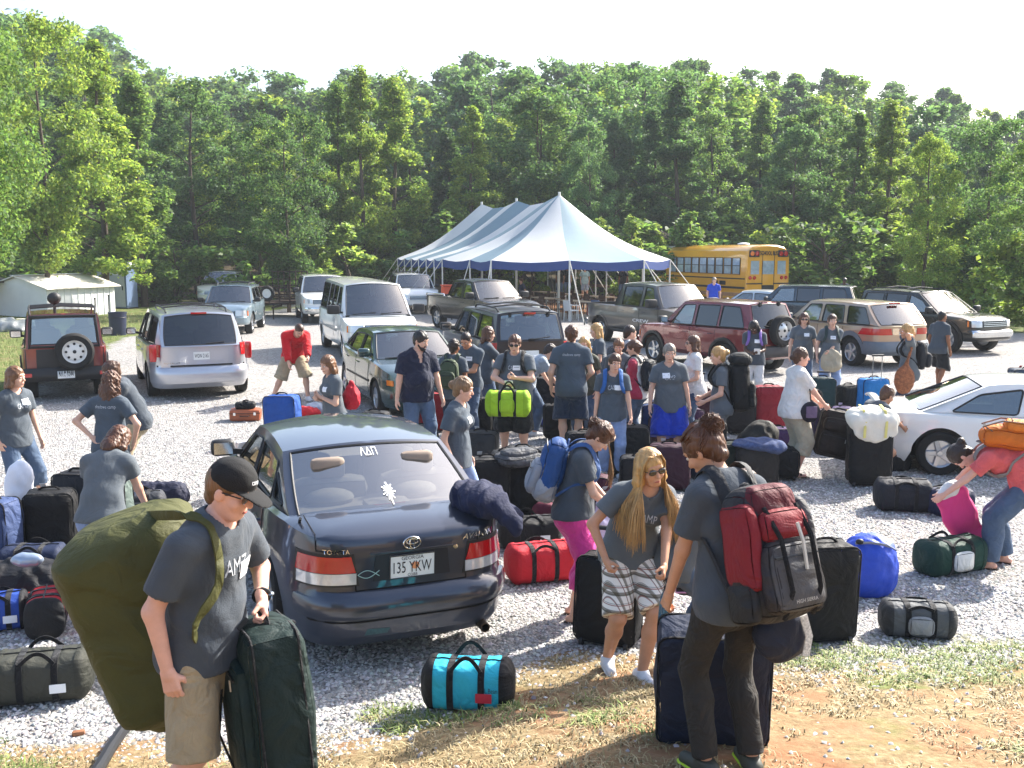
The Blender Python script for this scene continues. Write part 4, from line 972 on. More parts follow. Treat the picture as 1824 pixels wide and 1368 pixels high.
# ---- silver minivan
SILVER = paint('silver_paint', '#b9bcc4', .6, .3)
p0 = at(372, 702, .0)
c = Car('silver_minivan', 'silver minivan seen from behind with a dark rear window', 'minivan', car_from_front((p0.x + .12, p0.y - .75), 294, 2.45), 114, SILVER, preset('minivan'))
c.doors([(.1, 1.3), (-1.0, .08)], .38); c.mirrors(BLACK); wipers(c); std_front(c); bumper_bar(c, -1, SILVER, .36, .64, .03, x=.84)
for t in tail(c, .8, -2.2, .86, 1.1, REDL): pass
for sg in (1, -1):
    mb = MB(); V, F = rbox(.09, .14, .34, .04, 4); mb.add([p + Vector((-2.42, sg * .9, .78)) for p in V], F); c.part('tail_light', mb, REDL)
c.part('plate_panel', c.epatch(MB(), -1, [(-.45, .76), (.45, .76), (.45, .98), (-.45, .98)], .012, .02), SILVER); c.plate(-1, 0, .87, 'WDN 2165', off=.02)
c.part('hatch_trim', c.epatch(MB(), -1, [(-.82, .665), (.82, .665), (.82, .70), (-.82, .70)], .012, .03), BLACK)
mb = MB(); mb.box((-2.21, 0, 1.695), (.06, .3, .035)); c.part('high_brake_light', mb, REDL); c.rack(-1.9, .2); c.wiper(c.Pr, [(-.1, .06), (-.6, .1)])
c.lettering(c.root, -1, 'VOYAGER', .55, .74, .3, .03, .01, CHROME, 'badge')

# ---- orange red boxy SUV with spare wheel
ORED = paint('brick_red_paint', '#77291f', .1, .35)
p0 = at(106, 716, 0)
P = scaled(preset('boxy'), .95, .94, .94); P['gh'].update(rear=CLEARG, rm0=.12, rmx=.12)
c = Car('red_offroader', 'brick red boxy off-roader with a spare wheel on its black rear door', 'suv', (p0.x - .72, p0.y + 1.9), 115, ORED, P)
c.doors([(-.2, .8)], .5); c.mirrors(BLACK, size=1.1); std_front(c); bumper_bar(c, -1, BLACK, .44, .64, .08, x=.9); bumper_bar(c, 1, BLACK, .45, .64, .08)
c.part('rear_door', c.epatch(MB(), -1, [(-.7, .62), (.7, .62), (.7, 1.02), (-.7, 1.02)], .008, .02), BLACK)
fr = MB(); pts = [c.Pr(u, v) + Vector((-.012, 0, 0)) for u, v in ((-.93, .02), (-.93, .93), (.93, .93), (.93, .02))]
fr.tube(pts, .05, 6, closed=True, flat=.5); c.part('window_surround', fr, BLACK)
o = spare(c, .97, .36, -.17)
c.plate(-1, .0, .54, 'NKC 5244', off=.09)
for sg in (1, -1): l = MB(); l.box((-2.1, sg * .68, .55), (.04, .16, .07)); c.part('tail_light', l, REDL)
c.rack(-1.7, .5, .93, 5, .12)
lp = MB(); lp.tube([c.roof(-1.2, .2), c.roof(-1.2, .2) + Vector((0, 0, .2))], .03); lp.ell(c.roof(-1.2, .2) + Vector((0, 0, .28)), (.09, .13, .12)); c.part('roof_lamp', lp, BLACK)
c.fenders(BLACK)

# ---- vehicles behind the minivan
p0 = at(398, 598, 0); BLUEG = paint('blue_grey_paint', '#7f929c', .5, .3)
P = preset('suv'); P['gh']['rear'] = TINT
c = Car('blue_suv', 'pale blue grey SUV with roof rack, facing out behind the silver minivan', 'suv', car_from_front((p0.x, p0.y), -84, 2.3), -84, BLUEG, P); std_front(c); c.mirrors(BLACK); c.rack(-1.6, .1, cross=3); wipers(c); c.doors([(-.1, .95), (-1.05, -.12)], .45)
WHITE = paint('white_paint', '#dfe1df', .0, .3)
p0 = at(390, 545, 0)
c = Car('white_suv', 'white SUV of which only the roof and windscreen show behind the blue grey SUV', 'suv', (p0.x, p0.y + 1), -86, WHITE, scaled(preset('suv'), 1.08, 1.08, 1.08)); std_front(c); c.mirrors(BLACK); wipers(c); c.doors([(-.1, 1.)], .5)
p0 = at(585, 577, 0)
c = Car('white_suv', 'white SUV with amber turn lamps parked at the left behind the passenger van', 'suv', car_from_front((p0.x, p0.y), -74, 2.5), -74, WHITE, scaled(preset('suv'), 1.15, 1.13, 1.13)); std_front(c, lamp_y=.62, z0=.82, z1=1.0, gz=(.8, .98), bumper=CHROME, bz=(.5, .68)); c.mirrors(BLACK, size=1.2); wipers(c); c.doors([(-.1, 1.05), (-1.15, -.12)], .5)
# ---- white passenger van
p0 = at(688, 640, 0)
P = preset('van'); P['gh']['wsglass'] = GLASS
c = Car('passenger_van', 'long white passenger van with black mirrors and tinted side windows', 'van', car_from_front((p0.x + .05, p0.y - .7), -71, 2.75), -71, WHITE, P)
std_front(c, lamp_y=.55, z0=.78, z1=.98, gz=(.76, .98), bumper=mat('grey_bumper', '#8b8e90', .5, .2, .05), bz=(.42, .66)); c.mirrors(BLACK, size=1.5); wipers(c); c.doors([(.65, 1.8), (-.9, .6)], .45); c.fenders(WHITE, .03, .012)
for e in (1, -1): c.part('side_moulding', c.spatch(MB(), e, [(-2.6, .72), (1.2, .72), (1.2, .78), (-2.6, .78)], .014, .02, 12, 1), mat('grey_bumper', '#8b8e90'))
# ---- green sedan
GREENP = paint('dark_green_paint', '#28433e', .5, .25)
p0 = at(677, 738, 0); h = R(-69); fw = Vector((math.cos(h), math.sin(h))); lf = Vector((-fw.y, fw.x))
cen = Vector((p0.x, p0.y)) - fw * 1.3 + lf * .78
P = preset('sedan'); P['inmat'] = GREYIN; P['gh']['glass'] = GLASS
c = Car('green_sedan', 'dark green sedan with pale windscreen behind the bearded man', 'car', (cen.x, cen.y), -69, GREENP, P)
std_front(c, lamp_y=.48, z0=.6, z1=.72, gz=(.6, .7), amber=True); c.doors([(-.2, .86), (-1.16, -.22)]); c.mirrors(GREENP); wipers(c)
c.part('bumper_strip', c.epatch(MB(), 1, [(-.7, .49), (.7, .49), (.7, .53), (-.7, .53)], .012, .02, 10, 1), BLACK)
for e in (1, -1): c.part('side_moulding', c.spatch(MB(), e, [(-1., .55), (.9, .55), (.9, .59), (-1., .59)], .012, .02, 10, 1), BLACK)
# ---- white SUV by the tent
p0 = at(748, 560, 0)
c = Car('white_suv', 'white SUV nosing out just left of the black pickup', 'suv', car_from_front((p0.x, p0.y), -76, 2.5), -76, WHITE, scaled(preset('suv'), 1.1, 1.1, 1.08)); std_front(c); c.mirrors(BLACK); wipers(c); c.rack(-1.5, .1)
# ---- black pickup
BLACKP = mat('black_paint', '#08090a', .25, 0, .05, 3, coat=.35)
p0 = at(885, 590, 0)
c = Car('black_pickup', 'black pickup truck with chrome bed rail behind the dark maroon SUV', 'pickup', (p0.x - .6, p0.y + .6), -58, BLACKP, preset('pickup')); std_front(c, z0=.8, z1=1., gz=(.78, 1.0), bumper=CHROME, bz=(.5, .72)); c.mirrors(BLACK, size=1.4); wipers(c); c.doors([(.2, 1.25)], .5); c.fenders(BLACKP, .04, .02)
rl = MB()
for e in (1, -1): rl.tube([Vector((x, e * .95, z)) for x, z in ((-2.5, 1.22), (-2.45, 1.3), (-1.1, 1.3), (-1.05, 1.22))], .03, 8)
c.part('bed_rail', rl, CHROME)
# ---- dark maroon SUV seen from behind
DMAR = mat('dark_maroon_paint', '#1a0d13', .3, .1, .05, 3, coat=.5)
p0 = at(948, 702, 0)
P = scaled(preset('suv'), 1.0, 1.03, 1.02); P['gh'].update(rear=GLASS, rearglass=GLASS)
c = Car('maroon_suv', 'dark maroon SUV with a wide rear window and roof rack, seen from behind', 'suv', car_from_front((p0.x, p0.y - .25), 107 + 180, 2.3), 107, DMAR, P)
tail(c, .74, -2.0, .78, 1.08); c.rack(-1.75, .0, cross=2); c.mirrors(BLACK, size=1.2); c.doors([(-.1, .95), (-1.05, -.12)], .45); wipers(c); std_front(c); bumper_bar(c, -1, mat('dark_bumper', '#2c2a2d', .6, .1, .1), .42, .66, .05, x=.9)
mb = MB(); mb.box((-2.1, 0, 1.66), (.06, .24, .035)); c.part('high_brake_light', mb, REDL); c.wiper(c.Pr, [(0, .05), (-.55, .13)]); c.plate(-1, 0, .84, '')
hn = MB()
for u in (-.62, .62): hn.box(c.Pr(u, .93) + Vector((-.03, 0, 0)), (.05, .05, .09))
hn.box(c.Pr(0, .04) + Vector((-.03, 0, .02)), (.05, .12, .04)); c.part('hatch_hinge', hn, BLACK)
# ---- grey crew cab pickup
GREYP = paint('pewter_paint', '#4f4c49', .45, .34)
P = preset('pickup'); P['gh'].update(B=(.85, 1.86), C=(-.75, 1.88), wins=[(1.1, .42, .42, .78), (.3, -.62, -.62, .3)]); P['bed'] = (-2.65, -1.1); P['gh']['D'] = (-1.02, 1.2); P['seats'] = (.4, -.35)
p0 = at(1068, 600, 0); h = R(-60); fw = Vector((math.cos(h), math.sin(h))); lf = Vector((-fw.y, fw.x)); cen = Vector((p0.x, p0.y)) * .95 + fw * 1.75 + lf * .95
c = Car('grey_pickup', 'pewter grey crew cab pickup truck parked in front of the tent', 'pickup', (cen.x, cen.y), -60, GREYP, P)
std_front(c, z0=.82, z1=1.04, gz=(.8, 1.04), bumper=CHROME, bz=(.5, .72)); c.mirrors(BLACK, size=1.6); wipers(c); c.doors([(.38, 1.28), (-.68, .36)], .5); c.fenders(GREYP, .04, .02); tail(c, .86, -2.6, .8, 1.15); bumper_bar(c, -1, CHROME, .52, .68, .06)
for e in (1, -1):
    st = MB(); st.tube([Vector((-1., e * .98, .44)), Vector((1.1, e * .98, .44))], .05, 8); c.part('running_board', st, BLACK)
mb = MB()
for e in (-1,):
    V, F = text_mesh('CREW'); xs = [v[0] for v in V]; mb.add([c.side(e, .45 - e * v[0] * .0 + (v[0] * .28) * (1), .8 + v[1] * .13, .012) for v in V], F)
c.part('door_lettering', mb, WHITEP, 180)
# ---- maroon SUV with spare wheel
MAR = paint('maroon_paint', '#6e1620', .3, .26)
P = scaled(preset('suv'), .95, .97, 1.0); P['gh'].update(B=(.35, 1.64), C=(-1.85, 1.66), rear=TINT, glass=GLASS, wins=[(.7, -.1, -.1, .32), (-.2, -.98, -.98, -.2), (-1.06, -1.86, -1.62, -1.06)])
c = Car('maroon_suv', 'bright maroon SUV with a spare wheel on its tailgate and muddy alloys', 'suv', (5.1, 25.2), 121, MAR, P)
std_front(c); c.mirrors(BLACK, size=1.15); c.doors([(-.1, .9), (-1., -.12)], .45); c.fenders(BLACK, .06, .04); bumper_bar(c, -1, mat('dark_bumper', '#2c2a2d'), .44, .66, .1, x=.9); bumper_bar(c, 1, MAR, .42, .64, .05); spare(c, 1.05, .37, -.12, ALLOY, 6)
tail(c, .8, -1.98, .8, .98); c.wiper(c.Pr, [(0, .05), (.5, .13)])
for sg in (1, -1): c.part('side_reflector', c.spatch(MB(), sg, [(-2.1, .8), (-1.96, .8), (-1.96, .98), (-2.1, .98)], .014, .02), AMBER)
for y in (-.5, .5): hb = MB(); hb.box(c.Pr(y, .95) + Vector((-.02, 0, 0)), (.05, .06, .09)); c.part('hatch_hinge', hb, BLACK)
# ---- far sedans and SUVs at the right
PSIL = paint('pale_silver_paint', '#c4c9cc', .5, .28)
p0 = at(1348, 584, 0); c = Car('silver_sedan', 'pale silver sedan of which the roof shows between the maroon and gold SUVs', 'car', (p0.x, p0.y), 140, PSIL, preset('sedan')); c.doors([(-.2, .86)]); c.mirrors(BLACK); tail(c, .5, -2.1, .72, .86)
p0 = at(1440, 590, 0); c = Car('dark_suv', 'dark blue SUV half hidden behind the gold SUV', 'suv', (p0.x - .3, p0.y + .6), 150, paint('dark_blue_paint', '#2b3a46', .5, .25), preset('suv')); c.doors([(-.1, .95)], .45); c.mirrors(BLACK); tail(c, .74, -2.0, .78, 1.08)
# ---- gold SUV
GOLD = paint('champagne_paint', '#a8917c', .55, .3)
p0 = at(1600, 655, .0)
P = scaled(preset('suv'), 1.03, 1.04, .97); P['gh'].update(A=(1.25, 1.02), B=(.5, 1.56), C=(-1.75, 1.57), D=(-2.25, 1.06), rear=GLASS, wins=[(.9, -.05, -.05, .45), (-.17, -1.05, -.95, -.17), (-1.18, -2.0, -1.72, -1.1)])
LCLAD = mat('grey_cladding', '#5d6670', .6, 0, .1)
c = Car('gold_suv', 'champagne gold SUV with wide red rear lamps, seen from behind and its left', 'suv', car_from_front((p0.x, p0.y), 110 + 180, 2.15), 110, GOLD, P)
c.doors([(-.1, 1.05), (-1.12, -.12)], .6); c.mirrors(BLACK); bumper_bar(c, -1, LCLAD, .36, .68, .05, x=.8); c.fenders(LCLAD, .1, .02); std_front(c)
for e in (1, -1): c.part('side_cladding', c.spatch(MB(), e, [(-1., .36), (1., .36), (1., .58), (-1., .58)], .016, .03, 10, 2), LCLAD)
for sg in (1, -1): c.part('tail_light', c.wrap(MB(), -1, sg, .38, -1.72, .84, 1.0, .012, .03, 18, 3, y0t=.42, x1t=-1.85), REDL)
c.part('plate_panel', c.epatch(MB(), -1, [(-.36, .84), (.36, .84), (.36, 1.0), (-.36, 1.0)], .01, .02), CHROME); c.plate(-1, 0, .92, '', off=.02)
mb = MB(); mb.box((-1.9, 0, 1.6), (.06, .3, .03)); c.part('high_brake_light', mb, REDL); c.wiper(c.Pr, [(0, .04), (.5, .08)])
# ---- black SUV facing right
DGRN = mat('black_green_paint', '#0d1110', .25, .1, .05, 3, coat=.5)
cen = Vector((13.2, 28.8)) - Vector((math.cos(R(-63.6)), math.sin(R(-63.6)))) * 1.4
P = scaled(preset('suv'), 1.0, 1.0, 1.03); P['rw'] = .4; P['ra'] = .48; P['gh']['wsglass'] = GLASS; P['gh']['B'] = (.18, 1.67)
c = Car('black_suv', 'black SUV with chrome bumper and glinting windscreen at the right', 'suv', (cen.x, cen.y), -63.6, DGRN, P)
std_front(c, CHROME, .58, .74, .94, (.76, .94), True) if False else std_front(c, 1, CHROME, .58, .78, .97, (.78, .97), True, CHROME, (.5, .68)); c.mirrors(BLACK, size=1.1); c.rack(-1.8, .2); wipers(c); c.fenders(BLACK, .05, .04); c.doors([(-.1, .95), (-1.05, -.12)], .5)
# ---- white coupe at the right edge
p0 = at(1668, 846, 0); h = R(-13); fw = Vector((math.cos(h), math.sin(h))); lf = Vector((-fw.y, fw.x)); cen = Vector((p0.x, p0.y)) + fw * 1.3 + lf * .78
P = scaled(preset('sedan'), .9, .97, .81); P['seatz'] = .2; P['seats'] = (.0,); P['rw'] = .29; P['ra'] = .345; P['gh'].update(A=(.95, .765), B=(.2, 1.19), C=(-.7, 1.18), D=(-1.55, .815), wins=[(.68, -.28, -.2, .2, .04, .06), (-.36, -1.16, -.8, -.28, .05, .07)], glass=GLASS, rear=GLASS)
c = Car('white_coupe', 'white two door coupe cut by the right edge, rear lamp towards the crowd', 'car', (cen.x, cen.y), -13, WHITE, P)
c.doors([(-.3, .85)]); c.mirrors(WHITE); std_front(c); bumper_bar(c, -1, WHITE, .34, .56, .02, x=.84)
for sg in (1, -1): c.part('tail_light', c.wrap(MB(), -1, sg, .45, -1.86, .6, .71, .01, .03), mat('orange_red_lens', '#d2441c', .15, 0, .1, 30, coat=1))
sp = MB(); sp.tube([Vector((-2.0, y, .83 + .05 * (1 - (y / .75) ** 4))) for y in np.linspace(-.72, .72, 13)], .03, 8, flat=2.2, up=(1, 0, 0)); c.part('spoiler', sp, WHITE)
# ------------------------------------------------------------------ people: signed-distance bodies
class Sdf:
    def __init__(s): s.ops = []
    def cap(s, a, b, ra, rb=None, k=.02, sub=False, flat=False, flat0=False, sq=None, clip=None):
        s.ops.append(('c', np.array(a, float), np.array(b, float), ra, ra if rb is None else rb, k, sub, flat, flat0, sq, clip)); return s
    def ell(s, c, r, M=None, k=.02, sub=False):
        s.ops.append(('e', np.array(c, float), np.array(r, float), None if M is None else np.array(M, float), k, sub)); return s
    def cut(s, p, n): s.ops.append(('p', np.array(p, float), np.array(n, float) / np.linalg.norm(n))); return s
    def wob(s, amp, fr, seed=0): s.ops.append(('n', amp, fr, seed)); return s
    def mesh(s, vox):
        lo = np.full(3, 1e9); hi = -lo
        for o in s.ops:
            if o[0] == 'c' and not o[6]:
                r = max(o[3], o[4]) + vox * 2
                for q in (o[1], o[2]): lo = np.minimum(lo, q - r); hi = np.maximum(hi, q + r)
            if o[0] == 'e' and not o[5]:
                r = max(o[2]) + vox * 2; lo = np.minimum(lo, o[1] - r); hi = np.maximum(hi, o[1] + r)
        lo -= .012; hi += .012
        n = np.ceil((hi - lo) / vox).astype(int) + 1; F = np.full(n, 1., np.float32); ax = [(lo[i] + vox * np.arange(n[i])).astype(np.float32) for i in range(3)]
        def win(a, b):
            sl = tuple(slice(max(0, int((a[i] - lo[i]) / vox)), max(1, min(n[i], int((b[i] - lo[i]) / vox) + 2))) for i in range(3))
            return sl, ax[0][sl[0]][:, None, None], ax[1][sl[1]][None, :, None], ax[2][sl[2]][None, None, :]
        for o in s.ops:
            if o[0] == 'c':
                _, a, b, ra, rb, k, sub, flat, flat0, sq, clip = o; r = max(ra, rb) + k + vox * 2
                sl, X, Y, Z = win(np.minimum(a, b) - r, np.maximum(a, b) + r); d = b - a; L2 = max(1e-9, d @ d)
                px, py, pz = X - a[0], Y - a[1], Z - a[2]
                t = np.clip((px * d[0] + py * d[1] + pz * d[2]) / L2, 0, 1)
                qx, qy, qz = px - t * d[0], py - t * d[1], pz - t * d[2]
                l2 = qx * qx + qy * qy + qz * qz
                if sq is not None:
                    v, q = sq; c_ = qx * v[0] + qy * v[1] + qz * v[2]; l2 = l2 + c_ * c_ * (1 / q ** 2 - 1)
                D = np.sqrt(l2) - (ra + (rb - ra) * t)
                L = math.sqrt(L2)
                if flat: D = np.maximum(D, ((px - d[0]) * d[0] + (py - d[1]) * d[1] + (pz - d[2]) * d[2]) / L)
                if clip is not None: D = np.maximum(D, (X - clip[0][0]) * clip[1][0] + (Y - clip[0][1]) * clip[1][1] + (Z - clip[0][2]) * clip[1][2])
                if flat0: D = np.maximum(D, -(px * d[0] + py * d[1] + pz * d[2]) / L)
            elif o[0] == 'e':
                _, c, r_, M, k, sub = o; r = max(r_) + k + vox * 2
                sl, X, Y, Z = win(c - r, c + r); px, py, pz = X - c[0], Y - c[1], Z - c[2]
                if M is not None: px, py, pz = (px * M[0, i] + py * M[1, i] + pz * M[2, i] for i in range(3))
                k0 = np.sqrt((px / r_[0]) ** 2 + (py / r_[1]) ** 2 + (pz / r_[2]) ** 2); k1 = np.sqrt((px / r_[0] ** 2) ** 2 + (py / r_[1] ** 2) ** 2 + (pz / r_[2] ** 2) ** 2)
                D = k0 * (k0 - 1) / np.maximum(k1, 1e-6)
            elif o[0] == 'p':
                D = (ax[0][:, None, None] - o[1][0]) * o[2][0] + (ax[1][None, :, None] - o[1][1]) * o[2][1] + (ax[2][None, None, :] - o[1][2]) * o[2][2]
                F = np.maximum(F, D.astype(np.float32)); continue
            else:
                _, amp, fr, sd = o; X, Y, Z = ax[0][:, None, None], ax[1][None, :, None], ax[2][None, None, :]
                w = np.sin(X * fr * 1.1 + 2 * np.sin(Z * fr * .45 + sd) + sd) * np.sin(Z * fr * .8 + 1.7 * np.sin(X * fr * .6 + Y * fr * .5 + sd * 2) + Y * fr * .7) + .6 * np.sin((X + Y) * fr * 1.9 + sd * 3 + np.sin(Z * fr * 1.5)) * np.sin(Z * fr * 1.3 - X * fr + sd)
                F = F + (amp * w).astype(np.float32); continue
            W = F[sl]
            if sub:
                h = np.maximum(k - np.abs(-D - W), 0) / k; F[sl] = np.maximum(W, -D) + h * h * k * .25
            else:
                h = np.maximum(k - np.abs(D - W), 0) / k; F[sl] = np.minimum(W, D) - h * h * k * .25
        return surf_net(F, lo, vox)
def surf_net(F, lo, vox):
    F[0] = F[-1] = 1; F[:, 0] = F[:, -1] = 1; F[:, :, 0] = F[:, :, -1] = 1
    S = F < 0; c = np.zeros(np.array(F.shape) - 1, np.int8)
    corners = [(i, j, k) for i in (0, 1) for j in (0, 1) for k in (0, 1)]
    for i, j, k in corners: c += S[i:S.shape[0] - 1 + i, j:S.shape[1] - 1 + j, k:S.shape[2] - 1 + k]
    act = np.argwhere((c > 0) & (c < 8)); idx = np.full(c.shape, -1, np.int32); idx[tuple(act.T)] = np.arange(len(act))
    val = np.stack([F[act[:, 0] + i, act[:, 1] + j, act[:, 2] + k] for i, j, k in corners], 1)
    acc = np.zeros((len(act), 3)); cnt = np.zeros(len(act)); cc = np.array(corners, float)
    for a in range(8):
        for b in range(a + 1, 8):
            if np.abs(cc[a] - cc[b]).sum() != 1: continue
            m = (val[:, a] < 0) != (val[:, b] < 0); t = np.where(m, val[:, a] / np.where(m, val[:, a] - val[:, b], 1), 0)
            acc += m[:, None] * (cc[a] + t[:, None] * (cc[b] - cc[a])); cnt += m
    V = (act + acc / np.maximum(cnt, 1)[:, None]) * vox + lo; Q = []
    for d in range(3):
        A = [slice(None)] * 3; B = [slice(None)] * 3; A[d] = slice(0, -1); B[d] = slice(1, None)
        sg = S[tuple(A)] != S[tuple(B)]; e = np.argwhere(sg); u, v = (d + 1) % 3, (d + 2) % 3
        e = e[(e[:, u] > 0) & (e[:, v] > 0) & (e[:, u] < F.shape[u] - 1) & (e[:, v] < F.shape[v] - 1)]
        def cell(du, dv):
            q = e.copy(); q[:, u] -= du; q[:, v] -= dv; return idx[tuple(q.T)]
        q = np.stack([cell(1, 1), cell(0, 1), cell(0, 0), cell(1, 0)], 1); fl = ~S[tuple(e.T)]
        q[fl] = q[fl][:, ::-1]; Q.append(q)
    return V, np.concatenate(Q)
def joinnp(L):
    V = []; F = []; o = 0
    for v, f in L: V.append(v); F.append(f + o); o += len(v)
    return np.concatenate(V), np.concatenate(F)
nrm = lambda v: v / max(1e-9, np.linalg.norm(v))
A3 = lambda *v: np.array(v, float)
def rotm(yaw=0, pitch=0, roll=0):   # pitch > 0 leans forward, yaw > 0 turns left, roll > 0 tips to the right
    return np.array(Matrix.Rotation(R(yaw), 3, 'Z') @ Matrix.Rotation(R(-pitch), 3, 'X') @ Matrix.Rotation(R(roll), 3, 'Y'))
def ik(a, c, l1, l2, hint):
    d = c - a; L = np.linalg.norm(d); u = d / max(L, 1e-6); L = min(L, (l1 + l2) * .999); c = a + u * L
    x = (l1 * l1 - l2 * l2 + L * L) / (2 * L); h = math.sqrt(max(0, l1 * l1 - x * x)); p = hint - u * (hint @ u)
    return a + u * x + nrm(p) * h, c
SKIN = {k: mat('skin_' + k, c, .5, 0, .09, 18, .12, 90, spec=.4) for k, c in (('fair', '#d3a68e'), ('tan', '#c08e70'), ('brown', '#8a5a3e'), ('dark', '#4a2f22'), ('pink', '#d8a590'))}
def hairmat(n, c): return mat('hair_' + n, c, .42, 0, .45, 34, .9, 70, spec=.5, stretch=(1, 1, .1))
HAIR = {'brown': hairmat('brown', '#4a2f1e'), 'dark': hairmat('dark', '#2a1c15'), 'black': hairmat('black', '#141012'), 'blonde': hairmat('blonde', '#b58e58'), 'dirty': hairmat('dirty_blonde', '#7d5f40'), 'auburn': hairmat('auburn', '#54331f'), 'light': hairmat('light_brown', '#6d4a2e'), 'grey': hairmat('greying', '#7d746a')}
TEE = mat('charcoal_tee', '#505860', .9, 0, .12, 5, .3, 220, sheen=.12, spec=.2, fold=.5, fscale=4.5)
EYEW = mat('eye_white', '#d9d5cf', .3, 0, 0); IRIS = mat('iris', '#2b2018', .25, 0, 0); LIP = mat('lip', '#9c5148', .45, 0, .05); LENS = mat('dark_lens', '#1a1512', .08, 0, 0, coat=1); TAGW = mat('tag_white', '#eceef2', .5, 0, .02); PRINT = mat('shirt_print', '#b9bec4', .8, 0, .5, 60)
DENIM = mat('denim', '#4a5c74', .9, 0, .3, 5, .3, 200, fold=.7); DENIMD = mat('dark_denim', '#232d42', .9, 0, .3, 5, .3, 200, fold=.7); DENIML = mat('light_denim', '#7d90b4', .9, 0, .3, 5, .3, 200, fold=.7); KHAKI = fabric('khaki', '#a09277'); BLUESH = fabric('royal_blue_shorts', '#1c3aa8'); NAVYSH = fabric('navy_shorts', '#2c3a50'); BLKF = fabric('black_cloth', '#17181b', .2); SNEAK = mat('sneaker', '#c9cbd0', .7, 0, .12, 30); SOLE = mat('sole', '#d8d8d4', .7, 0, .05); SANDAL = mat('sandal_brown', '#3a2a20', .7, 0, .15); STONE = fabric('stone_capris', '#a9a18c')
TEES = [TEE] + [mat('charcoal_tee_%s' % n, c, .9, 0, .12, 5, .3, 220, sheen=.12, spec=.2, fold=.5, fscale=s_ * .75) for n, c, s_ in (('faded', '#5b6268', 5.2), ('dark', '#464d55', 6.8), ('bluish', '#4d5761', 7.4))]
PEOPLE = []
def person(label, loc, face, h=1.7, sex='f', skin='fair', hair=('short', 'brown'), pose=None, top=None, bottom=None, shoes=None, vox=.0155, det=False, fat=1., glasses=None, eyes=True, tagp=None, front=None, back=None, cat='person', beard=None, group=None):
    """loc = ground point; face = compass of the gaze, 0 away from the camera, 90 to the left, 180 to the camera, -90 to the right"""
    S = h / 1.75; po = dict(pose or {}); root = thing('person', label, cat, loc, R(face), group)
    m = sex == 'm'; W = lambda *v: A3(*v)
    pel = A3(0, 0, .93) + A3(*po.get('pel', (0, 0, 0))); lean, side_, tw = po.get('lean', 3), po.get('side', 0), po.get('twist', 0)
    Rl, Rm, Rs = rotm(tw * .3, lean * .25, side_ * .4), rotm(tw * .6, lean * .8, side_ * .8), rotm(tw, lean + po.get('hunch', 0), side_)
    up = A3(0, 0, 1); waist = pel + Rl @ up * .17; chest = waist + Rm @ up * .19; neck = chest + Rs @ up * .165
    u, r, f = Rs @ up, Rs @ A3(1, 0, 0), Rs @ A3(0, 1, 0); fl = Rl @ A3(0, 1, 0); rl = Rl @ A3(1, 0, 0)
    hy, hp = po.get('head', (0, 5))[:2]; Rh = rotm(hy + tw * .5, hp, po.get('head', (0, 0, 0))[2] if len(po.get('head', ())) > 2 else 0)
    hc = neck + u * .055 + f * .01 + Rh @ A3(0, .025, .115)
    sh = .19 if m else .165; J = {}
    arm = {}
    for nme, e in (('L', -1), ('R', 1)):
        s0 = neck - u * .06 + r * e * sh - f * .01
        w0 = A3(*po[nme]) if nme in po else s0 + A3(e * .05, .04 + .1 * math.sin(R(lean)), -.5)
        hint = A3(*po.get(nme + 'h', (e * .5, -1., 0))); el, w0 = ik(s0, w0, .285, .25, hint)
        arm[nme] = (s0, el, w0)
    leg = {}
    for nme, e in (('FL', -1), ('FR', 1)):
        hp0 = pel + rl * e * .092 - Rl @ up * .03; q = po.get(nme, (e * .1, .0, e * -6)); a0 = A3(q[0], q[1], .085 + (q[3] if len(q) > 3 else 0))
        kn, a0 = ik(hp0, a0, .43, .42, A3(*po.get(nme + 'h', (e * .15, 1, 0)))); ty = R(q[2]); td = A3(-math.sin(ty), math.cos(ty), 0); leg[nme] = (hp0, kn, a0, td)
    # ---- body
    fa = fat; B = Sdf(); tq = .66
    def torso(B, g, k=.05):
        B.cap(pel - Rl @ up * .02, waist, (.158 if m else .168) * fa + g, (.142 if m else .122) * fa + g, k, sq=(fl, .72 + .1 * (fa - 1)))
        B.cap(waist, chest, (.142 if m else .122) * fa + g, (.165 if m else .142) * (.5 + .5 * fa) + g, k, sq=(f, .68 + .14 * (fa - 1)))
        B.cap(chest, chest + u * .08, (.165 if m else .142) * (.5 + .5 * fa) + g, (.15 if m else .128) + g, k, sq=(f, .66))
        B.cap(neck - u * .055 - r * sh * .72, neck - u * .055 + r * sh * .72, .062 + g * .7, None, .05)
        B.cap(neck - u * .02 - r * .06, neck - u * .02 + r * .06, .055 + g * .5, None, .05)
        if not m:
            for e in (-1, 1): B.ell(chest + u * .0 + f * .085 + r * e * .068, np.array((.068, .062, .066)) * (.7 + .3 * fa) + g * .6, Rs, .04)
        elif fa > 1.1: B.ell(waist + fl * .06, (.14 * fa, .11 * fa, .13), Rl, .06)
    torso(B, 0)
    for e in (-1, 1): B.ell(pel + rl * e * .075 - fl * .055 - up * .03, A3(.095, .09, .1) * (.6 + .4 * fa), None, .05)
    B.cap(neck - u * .04, hc - Rh @ A3(0, .02, .07), .056 if m else .047, .052 if m else .045, .03)
    af = .5 + .5 * fa
    for nme, e in (('L', -1), ('R', 1)):
        s0, el, w0 = arm[nme]; B.cap(s0, el, (.052 if m else .044) * af, (.04 if m else .034) * af, .03); B.cap(el, w0, (.042 if m else .036) * af, .026 if m else .023, .02)
